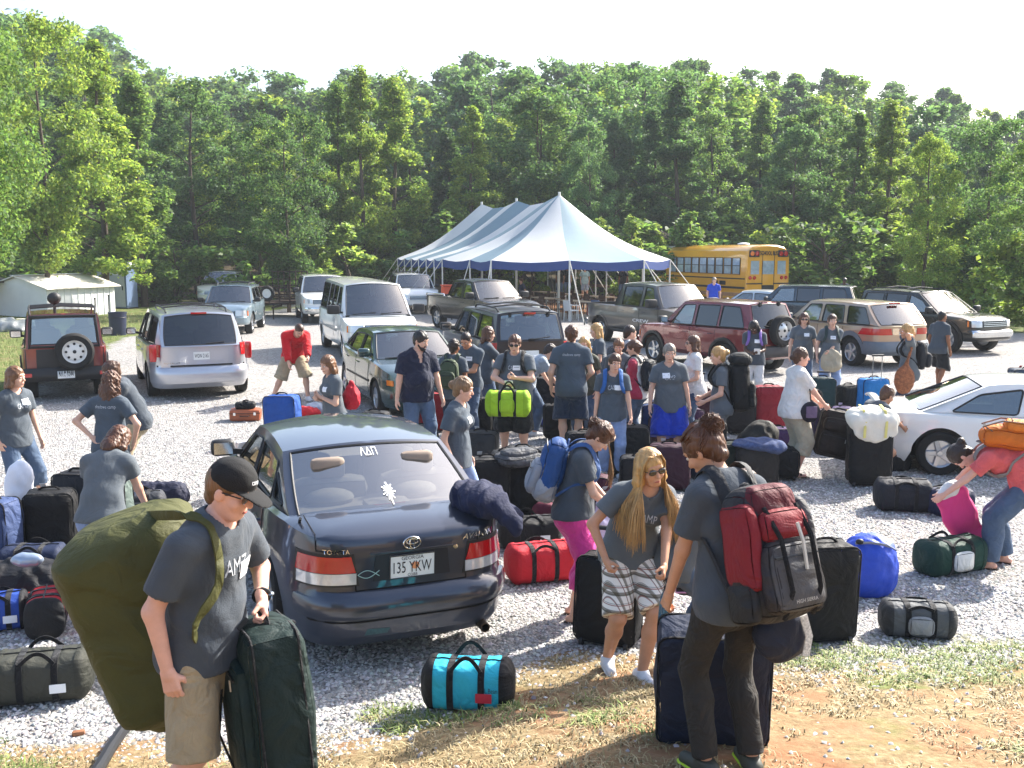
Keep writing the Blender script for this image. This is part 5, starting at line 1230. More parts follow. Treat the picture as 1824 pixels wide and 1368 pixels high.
    for nme in ('FL', 'FR'):
        hp0, kn, a0, td = leg[nme]; B.cap(hp0, kn, .088 * fa, .056 * af, .04); B.cap(kn, kn + (a0 - kn) * .35 - td * .008, .056 * af, .056 * af, .03); B.cap(kn + (a0 - kn) * .35 - td * .008, a0, .055 * af, .035, .03)
        B.cap(a0 - up * .05 - td * .045, a0 - up * .058 + td * .12, .032, .026, .03, sq=(up, .9))
    parts = [B.mesh(vox)]
    # ---- head with its face
    H = Sdf(); hl = lambda *v: hc + Rh @ A3(*v)
    H.ell(hl(0, -.012, .035), (.075, .093, .088), Rh, .02); H.ell(hl(0, .018, -.03), (.062, .068, .088) if m else (.058, .066, .084), Rh, .03); H.cap(hl(-.018, .052, -.094), hl(.018, .052, -.094), .022 if m else .017, None, .03)
    H.cap(hl(-.035, .068, .03), hl(.035, .068, .03), .016, None, .02); H.cap(hl(0, .08, .012), hl(0, .1, -.028), .008, .0135, .012)
    for e in (-1, 1): H.ell(hl(e * .031, .092, .008), (.017, .014, .011), Rh, .012, True); H.ell(hl(e * .078, -.008, -.008), (.009, .02, .031), Rh @ rotm(e * 18), .008); H.ell(hl(e * .042, .055, -.03), (.022, .022, .024), Rh, .02)
    H.cap(hl(-.017, .078, -.062), hl(.017, .078, -.062), .0085, None, .008); H.cap(hl(-.012, .078, -.072), hl(.012, .078, -.072), .008, None, .006)
    H.cap(neck - u * .02, hl(0, -.02, -.07), .054 if m else .0455, .05 if m else .044, .03)
    parts.append(H.mesh(.0055 if det else .008))
    # ---- hands
    for nme, e in (('L', -1), ('R', 1)):
        s0, el, w0 = arm[nme]; d = nrm(w0 - el); d = nrm(d + A3(*po.get(nme + 'd', (0, 0, 0)))); t = A3(*po.get(nme + 't', (0, .75, .65))); t = nrm(t - d * (t @ d)); n = np.cross(t, d) * e
        curl = R(po.get(nme + 'c', 22)); K = Sdf(); hs = 1.0 if m else .9
        for i, (o_, ln) in enumerate(((.03, .07), (.01, .08), (-.011, .074), (-.03, .056))):
            b0 = w0 + (d * .085 + t * o_ * (1 - .05 * i)) * hs; K.cap(w0 + (d * .01 + t * o_ * .55) * hs, b0, .0155 * hs, .0115 * hs, .012); p = b0; a = curl * .6 + i * .05
            for q, w_ in ((.45, .0098), (.32, .0088), (.23, .0075)):
                dd = d * math.cos(a) + n * math.sin(a); p2 = p + dd * ln * q * hs; K.cap(p, p2, w_ * hs, (w_ - .0008) * hs, .003); p = p2; a += curl
        p = w0 + (d * .022 + t * .022) * hs; dd = nrm(d * .75 + t * .62 + n * (.25 + .35 * math.sin(curl))); p2 = p + dd * .042 * hs; K.cap(w0 + d * .015 * hs, p2, .016 * hs, .012 * hs, .012); dd = nrm(d * .9 + t * .2 + n * (.2 + .6 * math.sin(curl))); K.cap(p2, p2 + dd * .045 * hs, .0115 * hs, .009 * hs, .005)
        K.cap(w0 - d * .04, w0 + d * .02, .0255 if m else .0225, .024 * hs, .012)
        parts.append(K.mesh(.004 if det else .0065)); J['hand' + nme] = (w0 + d * .09 * hs) * S; J['palm' + nme] = (n, d, t)
    V, F = joinnp(parts); body = link('body', mesh_np('body', V * S, F), SKIN[skin], root)
    # ---- clothes
    top = dict(dict(m=TEES[int(hash_(label) * 7) % 4], sleeve=.62, hem=.12, fit=.02, neck=.012), **(top or {})); T = Sdf(); g = top['fit']
    if det: top.setdefault('wob', .0065)
    torso(T, g, .05); hem = pel - Rl @ up * top['hem']
    if m and fa > 1.1: T.ell(waist + fl * .06, (.14 * fa + g, .11 * fa + g, .13 + g), Rl, .06)
    gb = max(g, dict(fit=.016, **(bottom or {}))['fit'] + .018) if not (bottom and 'fit' in bottom) else max(g, bottom['fit'] + .018)
    T.cap(waist - Rl @ up * .03, hem - Rl @ up * .05, (.15 if m else .145) * fa + gb, (.162 if m else .172) * fa + gb + .004, .05, sq=(fl, .76 + .1 * (fa - 1)))
    for e in (-1, 1): T.ell(pel + rl * e * .075 - fl * .055 - up * .03, (A3(.095, .09, .1) + gb) * (.6 + .4 * fa), None, .05)
    T.wob(top.get('wob', .0045), 19, hash_(label)); T.cut(hem, -(Rl @ up) + fl * .06)
    for nme, e in (('L', -1), ('R', 1)):
        s0, el, w0 = arm[nme]; sl = top['sleeve']
        if sl <= 0: continue
        T.cap(s0, s0 + (el - s0) * min(1, sl), .055 * af + g * .8, (.05 * af + g * 1.1) if sl < 1 else .042 * af + g * .8, .035, flat=sl <= 1)
        if sl > 1: T.cap(el, el + (w0 - el) * (sl - 1), .042 * af + g * .8, .03 + g * .7, .03, flat=True)
    T.cap(neck - u * .035 + f * .012, neck + u * .2 + f * .06, (.06 if m else .056) + top['neck'], None, .004, sub=True)
    if top.get('vneck'): T.cap(neck - u * .1 + f * .12, neck + f * .05, .02, .06, .004, sub=True)
    V, F = T.mesh(vox * (.8 if det else .85)); shirt = link('shirt', mesh_np('shirt', V * S, F), top['m'], root)
    bo = dict(dict(m=DENIM, len=1.93, fit=.016, flare=.0), **(bottom or {})); P_ = Sdf(); g = bo['fit']
    P_.cap(pel - Rl @ up * .03, pel + Rl @ up * .1, (.155 if m else .166) * fa + g, (.15 if m else .145) * fa + g, .04, sq=(fl, .72 + .1 * (fa - 1)))
    for e in (-1, 1): P_.ell(pel + rl * e * .075 - fl * .055 - up * .03, (A3(.095, .09, .1) + g) * (.6 + .4 * fa), None, .05)
    P_.cut(pel + Rl @ up * bo.get('waist', .03), Rl @ up)
    for nme in ('FL', 'FR'):
        hp0, kn, a0, td = leg[nme]; L = bo['len']; fr_ = bo['flare']
        if L <= 1: P_.cap(hp0, hp0 + (kn - hp0) * L, .09 * fa + g, .072 * af + g + fr_, .03, flat=True)
        else:
            e_ = kn + (a0 - kn) * (L - 1); cl = (e_, nrm(a0 - kn)); q3 = kn + (a0 - kn) * .35 - td * .01
            P_.cap(hp0, kn, .09 * fa + g, .063 * af + g + fr_, .03, clip=cl)
            if L < 1.3: P_.cap(kn, e_, .063 * af + g + fr_, .066 * af + g + fr_, .02, flat=True)
            else:
                P_.cap(kn, q3, .063 * af + g + fr_, .064 * af + g + fr_ * .8, .02, clip=cl)
                P_.cap(q3, e_, .064 * af + g + fr_ * .8, (.04 + .024 * (2 - min(L, 2))) * af + g + bo.get('cuff', .012) + fr_, .02, flat=True)
    P_.wob(bo.get('wob', .004), 17, hash_(label) + 1)
    V, F = P_.mesh(vox * (.8 if det else .88)); trous = link(bo.get('name', 'trousers' if bo['len'] > 1.3 else 'shorts'), mesh_np('trousers', V * S, F), bo['m'], root)
    sho = shoes if shoes is not None else (SNEAK, SOLE)
    for nme in ('FL', 'FR'):
        hp0, kn, a0, td = leg[nme]; K = Sdf()
        if sho[0] is SANDAL:
            K.cap(a0 - up * .077 - td * .05, a0 - up * .077 + td * .15, .04, .042, .01, sq=(up, .22)); K.cap(a0 - up * .04 + td * .06 + A3(-.03, 0, 0), a0 - up * .04 + td * .06 + A3(.03, 0, 0), .016, None, .02)
        else:
            K.cap(a0 - up * .045 - td * .05, a0 - up * .055 + td * .13, .042, .034, .02); K.cap(a0 - up * .0, a0 - up * .04 + td * .01, .046, .044, .03, flat0=True); K.cut(a0 - up * .083, -up)
        V, F = K.mesh(.008 if det else .011); o = link('shoe', mesh_np('shoe', V * S, F), sho[0], root)
        if det and sho[0] is not SANDAL:
            K = Sdf(); K.cap(a0 - up * .076 - td * .05, a0 - up * .076 + td * .135, .046, .04, .01, sq=(up, .25)); V, F = K.mesh(.007); link('sole', mesh_np('sole', V * S, F), sho[1], o)
    J.update(hc=hc * S, Rh=Rh, neck=neck * S, chest=chest * S, waist=waist * S, pel=pel * S, u=u, r=r, f=f, fl=fl, S=S, arm={k: [q * S for q in v] for k, v in arm.items()}, leg=leg, root=root, shirt=shirt, body=body, sh=sh * S, M=Matrix.Translation(Vector(loc)) @ Matrix.Rotation(R(face), 4, 'Z'), label=label, det=det, trousers=trous)
    # ---- hair, eyes
    make_hair(J, hair, det)
    if eyes:
        for e in (-1, 1):
            mb = MB(); q = lambda *v: Vector(hl(*v) * S); M3 = Matrix(Rh.tolist())
            mb.ell(q(e * .031, .077, .006), (.0135 * S, .011 * S, .0085 * S), M3, 10, 6); mb.cm = 1; mb.ell(q(e * .031, .0845, .006), (.0062 * S, .0055 * S, .0062 * S), M3, 8, 6); mb.build('eye', [EYEW, IRIS], root)
            mb = MB(); mb.tube([q(e * .014, .088, .028), q(e * .032, .088, .034), q(e * .05, .076, .028)], [.0035 * S, .0045 * S, .003 * S], 5); mb.build('eyebrow', HAIR.get(hair[1], HAIR['brown']), root)
        mb = MB(); q = lambda *v: Vector(hl(*v) * S); mb.tube([q(-.024, .078, -.068), q(-.01, .0865, -.064), q(0, .0875, -.066), q(.01, .0865, -.064), q(.024, .078, -.068)], [.002 * S, .0055 * S, .0052 * S, .0055 * S, .002 * S], 6); mb.build('mouth', LIP, root)
    if glasses:
        mb = MB(); q = lambda *v: Vector(hl(*v) * S); M3 = Matrix(Rh.tolist())
        for e in (-1, 1): mb.cm = 0; mb.ell(q(e * .034, .09, .006), (.03 * S, .007 * S, (.021 if glasses != 'aviator' else .025) * S), M3, 14, 6)
        mb.cm = 1; mb.tube([q(-.012, .096, .012), q(0, .098, .014), q(.012, .096, .012)], .0025 * S, 5)
        for e in (-1, 1): mb.tube([q(e * .064, .082, .012), q(e * .078, .04, .012), q(e * .08, -.01, .008)], .003 * S, 5)
        mb.build('sunglasses', [LENS if glasses != 'aviator' else mat('amber_shades', '#4a2210', .06, .2, 0, coat=1), BLACK], root)
    if beard:
        K = Sdf(); K.ell(hl(0, .055, -.08), (.045, .04, .04), Rh, .02); K.cap(hl(-.055, .02, -.05), hl(-.03, .06, -.09), .018, None, .02); K.cap(hl(.055, .02, -.05), hl(.03, .06, -.09), .018, None, .02); K.cap(hl(-.02, .088, -.048), hl(.02, .088, -.048), .007, None, .006); K.ell(hl(0, .1, -.066), (.02, .02, .008), Rh, .004, True)
        V, F = K.mesh(.006); link('beard', mesh_np('beard', V * S, F), HAIR[beard], root)
    J['bvh'] = None
    if tagp: nametag(J, *tagp)
    if front: print_on(J, front, .14, .06 if front != 'AMZ' else .07, 1, .02, .0)
    if top.get('sleeve_m'):
        me = shirt.data; me.materials.append(top['sleeve_m'])
        for p_ in me.polygons:
            c_ = np.array(p_.center) / S - chest
            if abs(c_ @ r) > .135 + .0 * (c_ @ u): p_.material_index = 1
    if back: print_on(J, back, .24, .05, -1, .07, 0)
    PEOPLE.append(J); return J
def hash_(s_): return sum((i + 1) * ord(ch) for i, ch in enumerate(s_)) % 97 / 7.
def _bvh(J, o=None):
    o = o or J['shirt']
    if J.get('bvh') is None or o is not J['shirt']:
        me = o.data; n = len(me.vertices); co = np.empty(n * 3, np.float32); me.vertices.foreach_get('co', co); b = BVHTree.FromPolygons([tuple(c) for c in co.reshape(-1, 3).tolist()], [tuple(p.vertices) for p in me.polygons])
        if o is J['shirt']: J['bvh'] = b
        return b
    return J['bvh']
def _drape(J, pts, centre, dr, X, Y, off):
    """drop flat points on the shirt along -dr; centre is on the spine"""
    b = _bvh(J); out = []; last = None
    for x, y in pts:
        o = centre + X * x + Y * y + dr * .6; hit = b.ray_cast(Vector(o), Vector(-dr))
        if hit[0] is not None and (hit[0] - Vector(centre)).dot(Vector(dr)) > -.02: last = (hit[0] - Vector(o)).length
        d = last if last is not None else .45
        out.append(Vector(o - dr * (d - off)))
    return out
def nametag(J, x=.0, y=.03, w=.1, h=.065, txt='Travis'):
    S = J['S']; X, Y, D = J['r'] * 1., J['u'], J['f']; c = J['chest'] + Y * y * S; n = 5; g = [(x * S + (i / n - .5) * w * S, (j / 3 - .5) * h * S) for j in range(4) for i in range(n + 1)]
    P = _drape(J, g, c, D, X, Y, .007); Q = _drape(J, g, c, D, X, Y, .004); mb = MB(); N = n + 1; V = P + Q; o = len(P); F = []
    for j in range(3):
        for i in range(n): a = j * N + i; F += [(a, a + 1, a + N + 1, a + N), (o + a, o + a + N, o + a + N + 1, o + a + 1)]
    mb.add(V, F); t = mb.build('name_tag', TAGW, J['root'])
    if J['det']:
        V, F = text_mesh(txt); s_ = .02 * S; mb = MB(); mb.add(_drape(J, [(x * S - a * s_, b * s_) for a, b in V], c, D, X, Y, .0095), F); mb.build('lettering', INK, t, 180)
    else:
        mb = MB(); mb.add(_drape(J, [(x * S - .035 * S, .005), (x * S + .035 * S, .005), (x * S + .035 * S, .012), (x * S - .035 * S, .012)], c, D, X, Y, .009), [(0, 1, 2, 3)]); mb.build('lettering', mat('grey_ink', '#7d828c', .7, 0, 0), t)
def print_on(J, txt, w, h, side, y, x=0.):
    S = J['S']; D = J['f'] * side; X = -J['r'] * side; Y = J['u']; V, F = text_mesh(txt); xs = [v[0] for v in V]; ys = [v[1] for v in V]; cx, cy = (min(xs) + max(xs)) / 2, (min(ys) + max(ys)) / 2; sx, sy = w * S / (max(xs) - min(xs)), h * S / (max(ys) - min(ys))
    mb = MB(); mb.add(_drape(J, [(x * S + (a - cx) * sx, (b - cy) * sy) for a, b in V], J['chest'] + Y * y * S, D, X, Y, .004), F)
    return mb.build('shirt_print', PRINT, J['root'], 180)
def make_hair(J, hair, det):
    st, col = hair[:2]; S, hc, Rh = J['S'], J['hc'] / J['S'], J['Rh']; root = J['root']; M = HAIR[col] if isinstance(col, str) else col
    if st == 'none': return
    hl = lambda *v: hc + Rh @ A3(*v); K = Sdf(); dn = A3(0, 0, -1); neck, u, f, r = J['neck'] / S, J['u'], J['f'], J['r']
    if st == 'capped': st = 'cap'
    g = {'buzz': .004, 'short': .013, 'cap': .007}.get(st, .013)
    K.ell(hl(0, -.018, .04), (.077 + g, .092 + g, .088 + g), Rh, .02)
    if st not in ('buzz', 'cap'): K.cap(hl(0, -.055, .0), hl(0, -.06, -.045), .06, .05, .03)
    else: K.cap(hl(0, -.05, .0), hl(0, -.055, -.045), .053 + g, .046 + g, .03)
    L = hair[2] if len(hair) > 2 else .3
    if st in ('long', 'bob', 'curly'):
        for e in (-1, 1):
            a = hl(e * .07, -.01, .02); b = hl(e * .083, -.02, -.08); c = b + dn * max(0, L - .18) + (f * .04 if hair[3:] == ('front',) else -f * .03) + r * e * .01
            K.cap(a, b, .032, .036, .03); 
            if L > .18: K.cap(b, c, .036, .022 if st != 'curly' else .05, .03)
        a = hl(0, -.075, 0); b = hl(0, -.085, -.09); c = b + dn * max(0, L - .15) - f * .02; K.cap(a, b, .07, .07, .03, sq=(Rh @ A3(0, 1, 0), .6)); K.cap(b, c, .075 if st != 'curly' else .1, .06 if st != 'curly' else .085, .04, sq=(Rh @ A3(0, 1, 0), .5))
    # the face is cut free
    K.ell(hl(0, .115, -.045), (.066, .085, .098), Rh, .015, True)
    if st in ('short', 'buzz', 'cap', 'bun', 'pony'): K.cap(hl(-.1, .035, -.075), hl(.1, .035, -.075), .05, None, .02, True)
    if st == 'bun': K.ell(hl(0, hair[3] if len(hair) > 3 else -.1, L if len(hair) > 2 else .06), (.048, .045, .042), Rh, .015); 
    if st == 'pony':
        p0 = hl(0, -.1, .05); K.cap(p0, p0 + Rh @ A3(0, -.045, -.01), .026, .03, .02); p1 = p0 + Rh @ A3(0, -.05, -.02); K.cap(p1, p1 + dn * L * .6 - f * .02, .032, .028, .02); K.cap(p1 + dn * L * .6 - f * .02, p1 + dn * L, .028, .01, .02)
    K.wob(.0055 if st == 'short' else .0035 if st in ('short', 'long', 'bob', 'bun', 'pony') else .0012, 75, 1.3)
    if st == 'curly': K.wob(.008, 95, 2.1)
    V, F = K.mesh(.0075 if not det else .006); o = link('hair', mesh_np('hair', V * S, F), M, root); J['hair'] = o
    if st in ('long', 'bob', 'bun', 'pony', 'curly') and (det or st == 'curly'): pass
    return o
def locks(J, n, fn, M, name='hair_locks', seed=1, rr=.006):
    """loose strands: fn(rs, i) gives each strand's path in the person's own space (metres)"""
    rs = np.random.RandomState(seed); mb = MB()
    for i in range(n):
        P = fn(rs, i); k = len(P); w = rr * rs.uniform(.6, 1.3)
        mb.tube([Vector(p) for p in P], [w * (1 - .75 * (j / (k - 1)) ** 1.5) for j in range(k)], 4, flat=.55)
    o = mb.build(name, M, J['root'], 180); o['kind'] = 'stuff'; return o
def at_foot(px, py): p = gp(px, py); return (p.x, p.y, p.z)
def at_head(px, ytop, htop):
    """ground point of somebody whose head, htop above the ground, shows at (px, ytop)"""
    z = 0.
    for _ in range(30):
        p = at(px, ytop, z + htop); z = .5 * z + .5 * gz(p.x, p.y)
    return (p.x, p.y, z)
# ------------------------------------------------------------------ the crowd
BK = 'shadows camp'; FR = 'CAMP'
WHT = fabric('white_cotton', '#d9d6d2'); GREYT = fabric('pale_grey_tee', '#9aa4ae')
def plaid_mat():
    m = bpy.data.materials.new('plaid'); MATS['plaid'] = m; m.use_nodes = True; nt = m.node_tree; b = nt.nodes['Principled BSDF']; b.inputs['Roughness'].default_value = .9
    tc = nt.nodes.new('ShaderNodeTexCoord'); sp = nt.nodes.new('ShaderNodeSeparateXYZ'); nt.links.new(tc.outputs['Object'], sp.inputs[0])
    def ma(op, a, b_=None, c=None):
        x = nt.nodes.new('ShaderNodeMath'); x.operation = op
        for v, i in ((a, 0), (b_, 1), (c, 2)):
            if isinstance(v, (int, float)): x.inputs[i].default_value = v
            elif v is not None: nt.links.new(v, x.inputs[i])
        return x.outputs[0]
    ang = ma('ADD', sp.outputs[0], ma('MULTIPLY', sp.outputs[1], .6)); col = None
    def band(src, per, ph, w): return ma('LESS_THAN', ma('FRACT', ma('ADD', ma('DIVIDE', src, per), ph)), w)
    prev = C('#e6e0d6')
    for src, per, ph, w, c, k in ((ang, .085, .1, .22, '#4c4126', .75), (sp.outputs[2], .1, .2, .22, '#4c4126', .75), (ang, .085, .62, .06, '#8a4a3c', .8), (sp.outputs[2], .1, .75, .06, '#8a4a3c', .8), (ang, .0425, .3, .08, '#2e2a22', .6), (sp.outputs[2], .05, .3, .08, '#2e2a22', .6)):
        mx = nt.nodes.new('ShaderNodeMix'); mx.data_type = 'RGBA'; nt.links.new(ma('MULTIPLY', band(src, per, ph, w), k), mx.inputs[0])
        if isinstance(prev, tuple): mx.inputs[6].default_value = prev
        else: nt.links.new(prev, mx.inputs[6])
        mx.inputs[7].default_value = C(c); prev = mx.outputs[2]
    nt.links.new(prev, b.inputs['Base Color']); return m
PLAID = plaid_mat()
def rel(face, h, dx, dy, z):       # world offset (dx right, dy away) -> the person's own frame, 1.75 m figure
    a = R(face); s = 1.75 / h; return ((dx * math.cos(a) + dy * math.sin(a)) * s, (-dx * math.sin(a) + dy * math.cos(a)) * s, z * s)
# -- foreground four
man = person('man in black cap and aviator shades carrying an olive duffel and a suitcase', (-1.36, 4.25, gz(-1.36, 4.25)), -114, 1.82, 'm', 'pink', ('cap', 'light'),
    dict(lean=11, twist=2, head=(8, 20), pel=(0, 0, -.03), R=(.24, .0, .86), Rh=(.5, -1, .1), Rc=40, Rt=(-.3, .9, .3), L=(-.16, .17, 1.05), Lh=(-.9, -.6, 0), Lc=75, Lt=(.6, .6, .2), Ld=(0, .3, -.7), FL=(-.12, .22, 6), FR=(.14, -.2, -8)),
    dict(m=TEES[2], sleeve=.72, hem=.1, fit=.022), dict(m=KHAKI, len=1.0, fit=.02, flare=.02), None, .0105, True, 1.0, 'aviator', tagp=(-.085, -.01, .12, .075), front='AMZ')
pink = person('young woman in bright pink sweatpants and blue backpack looking down at her hands', at_foot(1022, 1102), -92, 1.66, 'f', 'fair', ('bun', 'auburn', .05, -.11),
    dict(lean=8, hunch=8, head=(-4, 48), L=(-.06, .3, .98), Lh=(-1, -.6, -.2), R=(.07, .3, .97), Rh=(1, -.6, -.2), Lc=45, Rc=45), dict(hem=.03), dict(m=fabric('pink_sweats', '#d43d8e'), len=1.5, fit=.034, flare=.006, wob=.007), (SANDAL, SANDAL), .0115, True)
plaid = person('long haired blonde in sunglasses and plaid shorts crouching towards the camera', at_foot(1116, 1200), -168, 1.68, 'f', 'tan', ('long', 'blonde', .36),
    dict(lean=28, side=-7, head=(10, 8, 8), pel=(-.06, -.13, -.1), L=(-.12, .36, .86), Lh=(-1, -.5, .1), Lc=70, Lt=(.3, .7, .6), R=(.2, .12, .87), Rh=(1, -.6, .1), Rc=75, FL=(-.06, .15, 12), FR=(.1, -.12, -6)), dict(hem=.08), dict(m=PLAID, len=.98, fit=.022, flare=.012), (mat('white_trainer', '#cfd0d4', .6, 0, .1, 40), SOLE), .0105, True, glasses='dark', front=FR)
back_ = person('woman in black jeans seen from behind with a red and black backpack', (1.02, 4.47, gz(1.02, 4.47)), 24, 1.7, 'f', 'tan', ('bun', 'auburn', .085, -.105),
    dict(lean=9, hunch=8, twist=4, head=(28, 36), L=(-.23, .2, .84), Lh=(-.8, -.8, 0), Lc=60, R=(.16, .26, .98), Rh=(1, -.5, 0), FL=(-.11, .02, 12), FR=(.12, -.04, -14)), dict(sleeve=.7), dict(m=mat('black_denim', '#24221f', .85, 0, .25, 5, .3, 200, fold=.8, fscale=9), len=1.98, fit=.006, cuff=.016), (mat('lime_shoe', '#3a3c34', .6, 0, .2), mat('lime_sole', '#b8d82a', .6, 0, .05)), .0105, True)
# -- left group
person('girl in rolled up jeans at the left edge looking to the right', at_head(20, 653, 1.66), -118, 1.66, 'f', 'fair', ('bob', 'light', .2), dict(head=(22, 2), FL=(-.24, .1, 10), FR=(.12, -.02, -14), R=(.22, .0, .9), L=(-.26, .08, .88)), None, dict(m=DENIM, len=1.38, fit=.02, cuff=.026), tagp=(-.06, .06), front=FR)
curly = person('girl with long curly brown hair seen from behind, hand on hip', (at_foot(206, 936)), -8, 1.66, 'f', 'fair', ('curly', 'auburn', .42), dict(head=(-8, 8), L=(-.16, -.12, 1.04), Lh=(-1, -.2, .1), R=(.25, .04, .95), Rh=(1, -.4, 0), FL=(-.12, .0, 8), FR=(.12, .05, -8)), None, dict(m=DENIMD, len=1.45, fit=.012), (mat('red_shoe', '#a01824', .6), SOLE), back=BK)
person('girl in khaki shorts bending over behind the curly haired girl', at_foot(240, 872), 105, 1.68, 'f', 'fair', ('bun', 'brown', .05, -.1), dict(lean=30, head=(0, 25), pel=(0, -.08, -.02), L=(-.12, .38, .8), R=(.15, .35, .8)), None, dict(m=KHAKI, len=.97, flare=.02))
person('girl in pale jeans bent over a suitcase with her back to the camera', (-3.2, 7.65, 0), -2, 1.66, 'f', 'fair', ('bob', 'auburn', .16), dict(lean=34, head=(-12, 46), pel=(0, -.08, -.03), L=(-.24, .3, .76), R=(.2, .4, .8), FL=(-.15, .05, 8), FR=(.15, .05, -8)), dict(sleeve=.45, hem=.02), dict(m=DENIML, len=1.95, fit=.012), eyes=False, vox=.012)
# -- middle left
person('man in a red hockey jersey and khaki shorts bending down', at_foot(528, 714), -155, 1.8, 'm', 'fair', ('buzz', 'brown'), dict(lean=52, head=(10, 50), pel=(0, -.15, -.06), L=(-.12, .55, .78), Lc=50, R=(.2, .36, .72), FL=(-.2, .1, 8), FR=(.42, -.1, -20)), dict(m=fabric('red_jersey', '#c2141f'), sleeve=1.85, fit=.045, hem=.14, wob=.008), dict(m=KHAKI, len=1.08, flare=.04, fit=.024))
p7 = person('girl with straight brown hair hugging her hands to her chest, facing left', at_head(592, 632, 1.63), 122, 1.63, 'f', 'fair', ('bob', 'light', .26), dict(head=(14, 12), L=(-.02, .2, 1.2), R=(.04, .22, 1.16), Lh=(-.6, -.3, -1), Rh=(.6, -.3, -1), Lc=80, Rc=80), tagp=(-.07, .02))
person('bearded man in a navy polo shirt and jeans looking down to the right', at_head(742, 588, 1.84), -152, 1.84, 'm', 'fair', ('short', 'black'), dict(head=(30, 16), L=(-.3, .12, .86), R=(.3, .03, .86), FL=(-.13, .05, 5), FR=(.13, .0, -8)), dict(m=fabric('navy_polo', '#1a2036'), sleeve=.75, fit=.026, vneck=1, hem=.12), dict(m=DENIM, fit=.018), fat=1.16, beard='black')
p10 = person('person with short dark hair and a green backpack, seen from behind', at_head(806, 607, 1.6), -14, 1.62, 'f', 'brown', ('short', 'dark'), dict(head=(-15, 6)), None, dict(m=DENIMD), back=BK)
p11 = person('man with cropped hair reading a slip of paper beside the green car', at_head(836, 588, 1.72), 152, 1.73, 'm', 'tan', ('buzz', 'dark'), dict(head=(6, 36), L=(-.02, .32, 1.12), R=(.12, .3, 1.16), Lc=60, Rc=60, Lt=(.5, .5, .6)), tagp=(-.07, .03))
person('woman with auburn bob and jeans reaching to the right by the dark SUV', at_head(864, 582, 1.7), -66, 1.7, 'f', 'fair', ('bob', 'auburn', .18), dict(head=(-6, 4), L=(-.14, .36, .95), R=(.16, .44, 1.0)), None, dict(m=DENIM))
p6 = person('blonde woman with a ponytail passing behind the dark sedan', (-.55, 9.75, 0), -112, 1.69, 'f', 'fair', ('bun', 'dirty', .03, -.12), dict(head=(16, 10), twist=4, FL=(-.11, .18, 4), FR=(.11, -.15, -5)), None, dict(m=DENIML, fit=.01), vox=.013, tagp=(.02, .03))
p13 = person('stocky man in sunglasses and black shorts with a lime duffel on his arm', at_head(918, 597, 1.75), 168, 1.76, 'm', 'fair', ('short', 'auburn'), dict(head=(6, 10), L=(-.06, .28, 1.18), Lh=(-.8, -.4, -.4), Lc=70, R=(.08, .3, 1.1), Rh=(1, -.3, -.3), Rc=50, FL=(-.14, .02, 10), FR=(.14, .06, -16)), dict(fit=.028), dict(m=BLKF, len=1.12, fit=.03, flare=.05), (mat('black_shoe', '#151517', .6), BLACK), fat=1.2, glasses='dark', tagp=(-.05, .02), front=FR, vox=.013)
person('person in a pale grey shirt stooping behind the man in sunglasses', (.32, 15.6, 0), -70, 1.65, 'f', 'fair', ('short', 'dark'), dict(lean=48, head=(0, 40), pel=(0, -.1, -.05), L=(-.12, .45, .7), R=(.12, .5, .7)), dict(m=GREYT))
# -- middle
person('tall man in navy shorts standing with his back to the camera', at_head(1018, 582, 1.84), -3, 1.85, 'm', 'fair', ('short', 'auburn'), dict(head=(4, 2), L=(-.27, .03, .9), R=(.2, .16, 1.0)), dict(fit=.024), dict(m=NAVYSH, len=1.08, fit=.03, flare=.04), back=BK, eyes=False, vox=.013)
person('smiling blonde half hidden behind the tall man', at_head(1042, 600, 1.64), 160, 1.64, 'f', 'pink', ('long', 'blonde', .35), dict(head=(4, 2)), dict(m=fabric('olive_tee', '#4a4d42')))
person('woman with long fair hair in profile facing left beyond the group', at_head(1068, 576, 1.7), 98, 1.7, 'f', 'fair', ('long', 'blonde', .34), dict(L=(-.1, .25, 1.2), Lc=60, R=(.16, .22, 1.15)), tagp=(-.03, .04))
p18 = person('man with cropped hair and a grey strapped pack turning right', at_head(1114, 580, 1.77), -66, 1.78, 'm', 'fair', ('buzz', 'dark'), dict(head=(-4, 12)))
person('girl with smooth tied back hair glancing down to the left', at_head(1104, 602, 1.6), 155, 1.6, 'f', 'fair', ('pony', 'light', .2), dict(head=(12, 18)), eyes=True)
p20 = person('girl with blue backpack straps resting a hand on a black suitcase', at_head(1092, 628, 1.63), 176, 1.63, 'f', 'fair', ('pony', 'brown', .25), dict(head=(14, 10, -6), lean=8, L=(-.27, .2, .74), R=(.24, .02, .84), Rc=40, Lc=60), None, dict(m=DENIML), tagp=(-.07, .02), front=FR, vox=.013)
p21 = person('girl in a red and white raglan shirt with a black backpack', at_head(1136, 606, 1.63), 58, 1.63, 'f', 'fair', ('bun', 'auburn', .02, -.11), dict(head=(16, 8), L=(-.02, .28, 1.1), R=(.1, .3, 1.05)), dict(m=WHT, sleeve=1.4, sleeve_m=fabric('raglan_red', '#a8324a'), hem=.08), dict(m=DENIM))
person('woman in royal blue shorts facing the camera with a grey headband', at_head(1196, 612, 1.7), 174, 1.7, 'f', 'fair', ('pony', 'grey', .1), dict(head=(4, 6), side=4, L=(-.26, .06, .88), R=(.28, .12, .88)), dict(fit=.024), dict(m=BLUESH, len=1.0, fit=.034, flare=.06, wob=.008), tagp=(.05, .05), front=FR, fat=1.05, vox=.013)
person('woman in sunglasses and a white short sleeved top facing left', (2.72, 14.7, 0), 96, 1.67, 'f', 'fair', ('bob', 'auburn', .2), dict(head=(-2, -2), L=(-.14, .25, 1.02), R=(.16, .22, 1.0)), dict(m=WHT), glasses='dark')
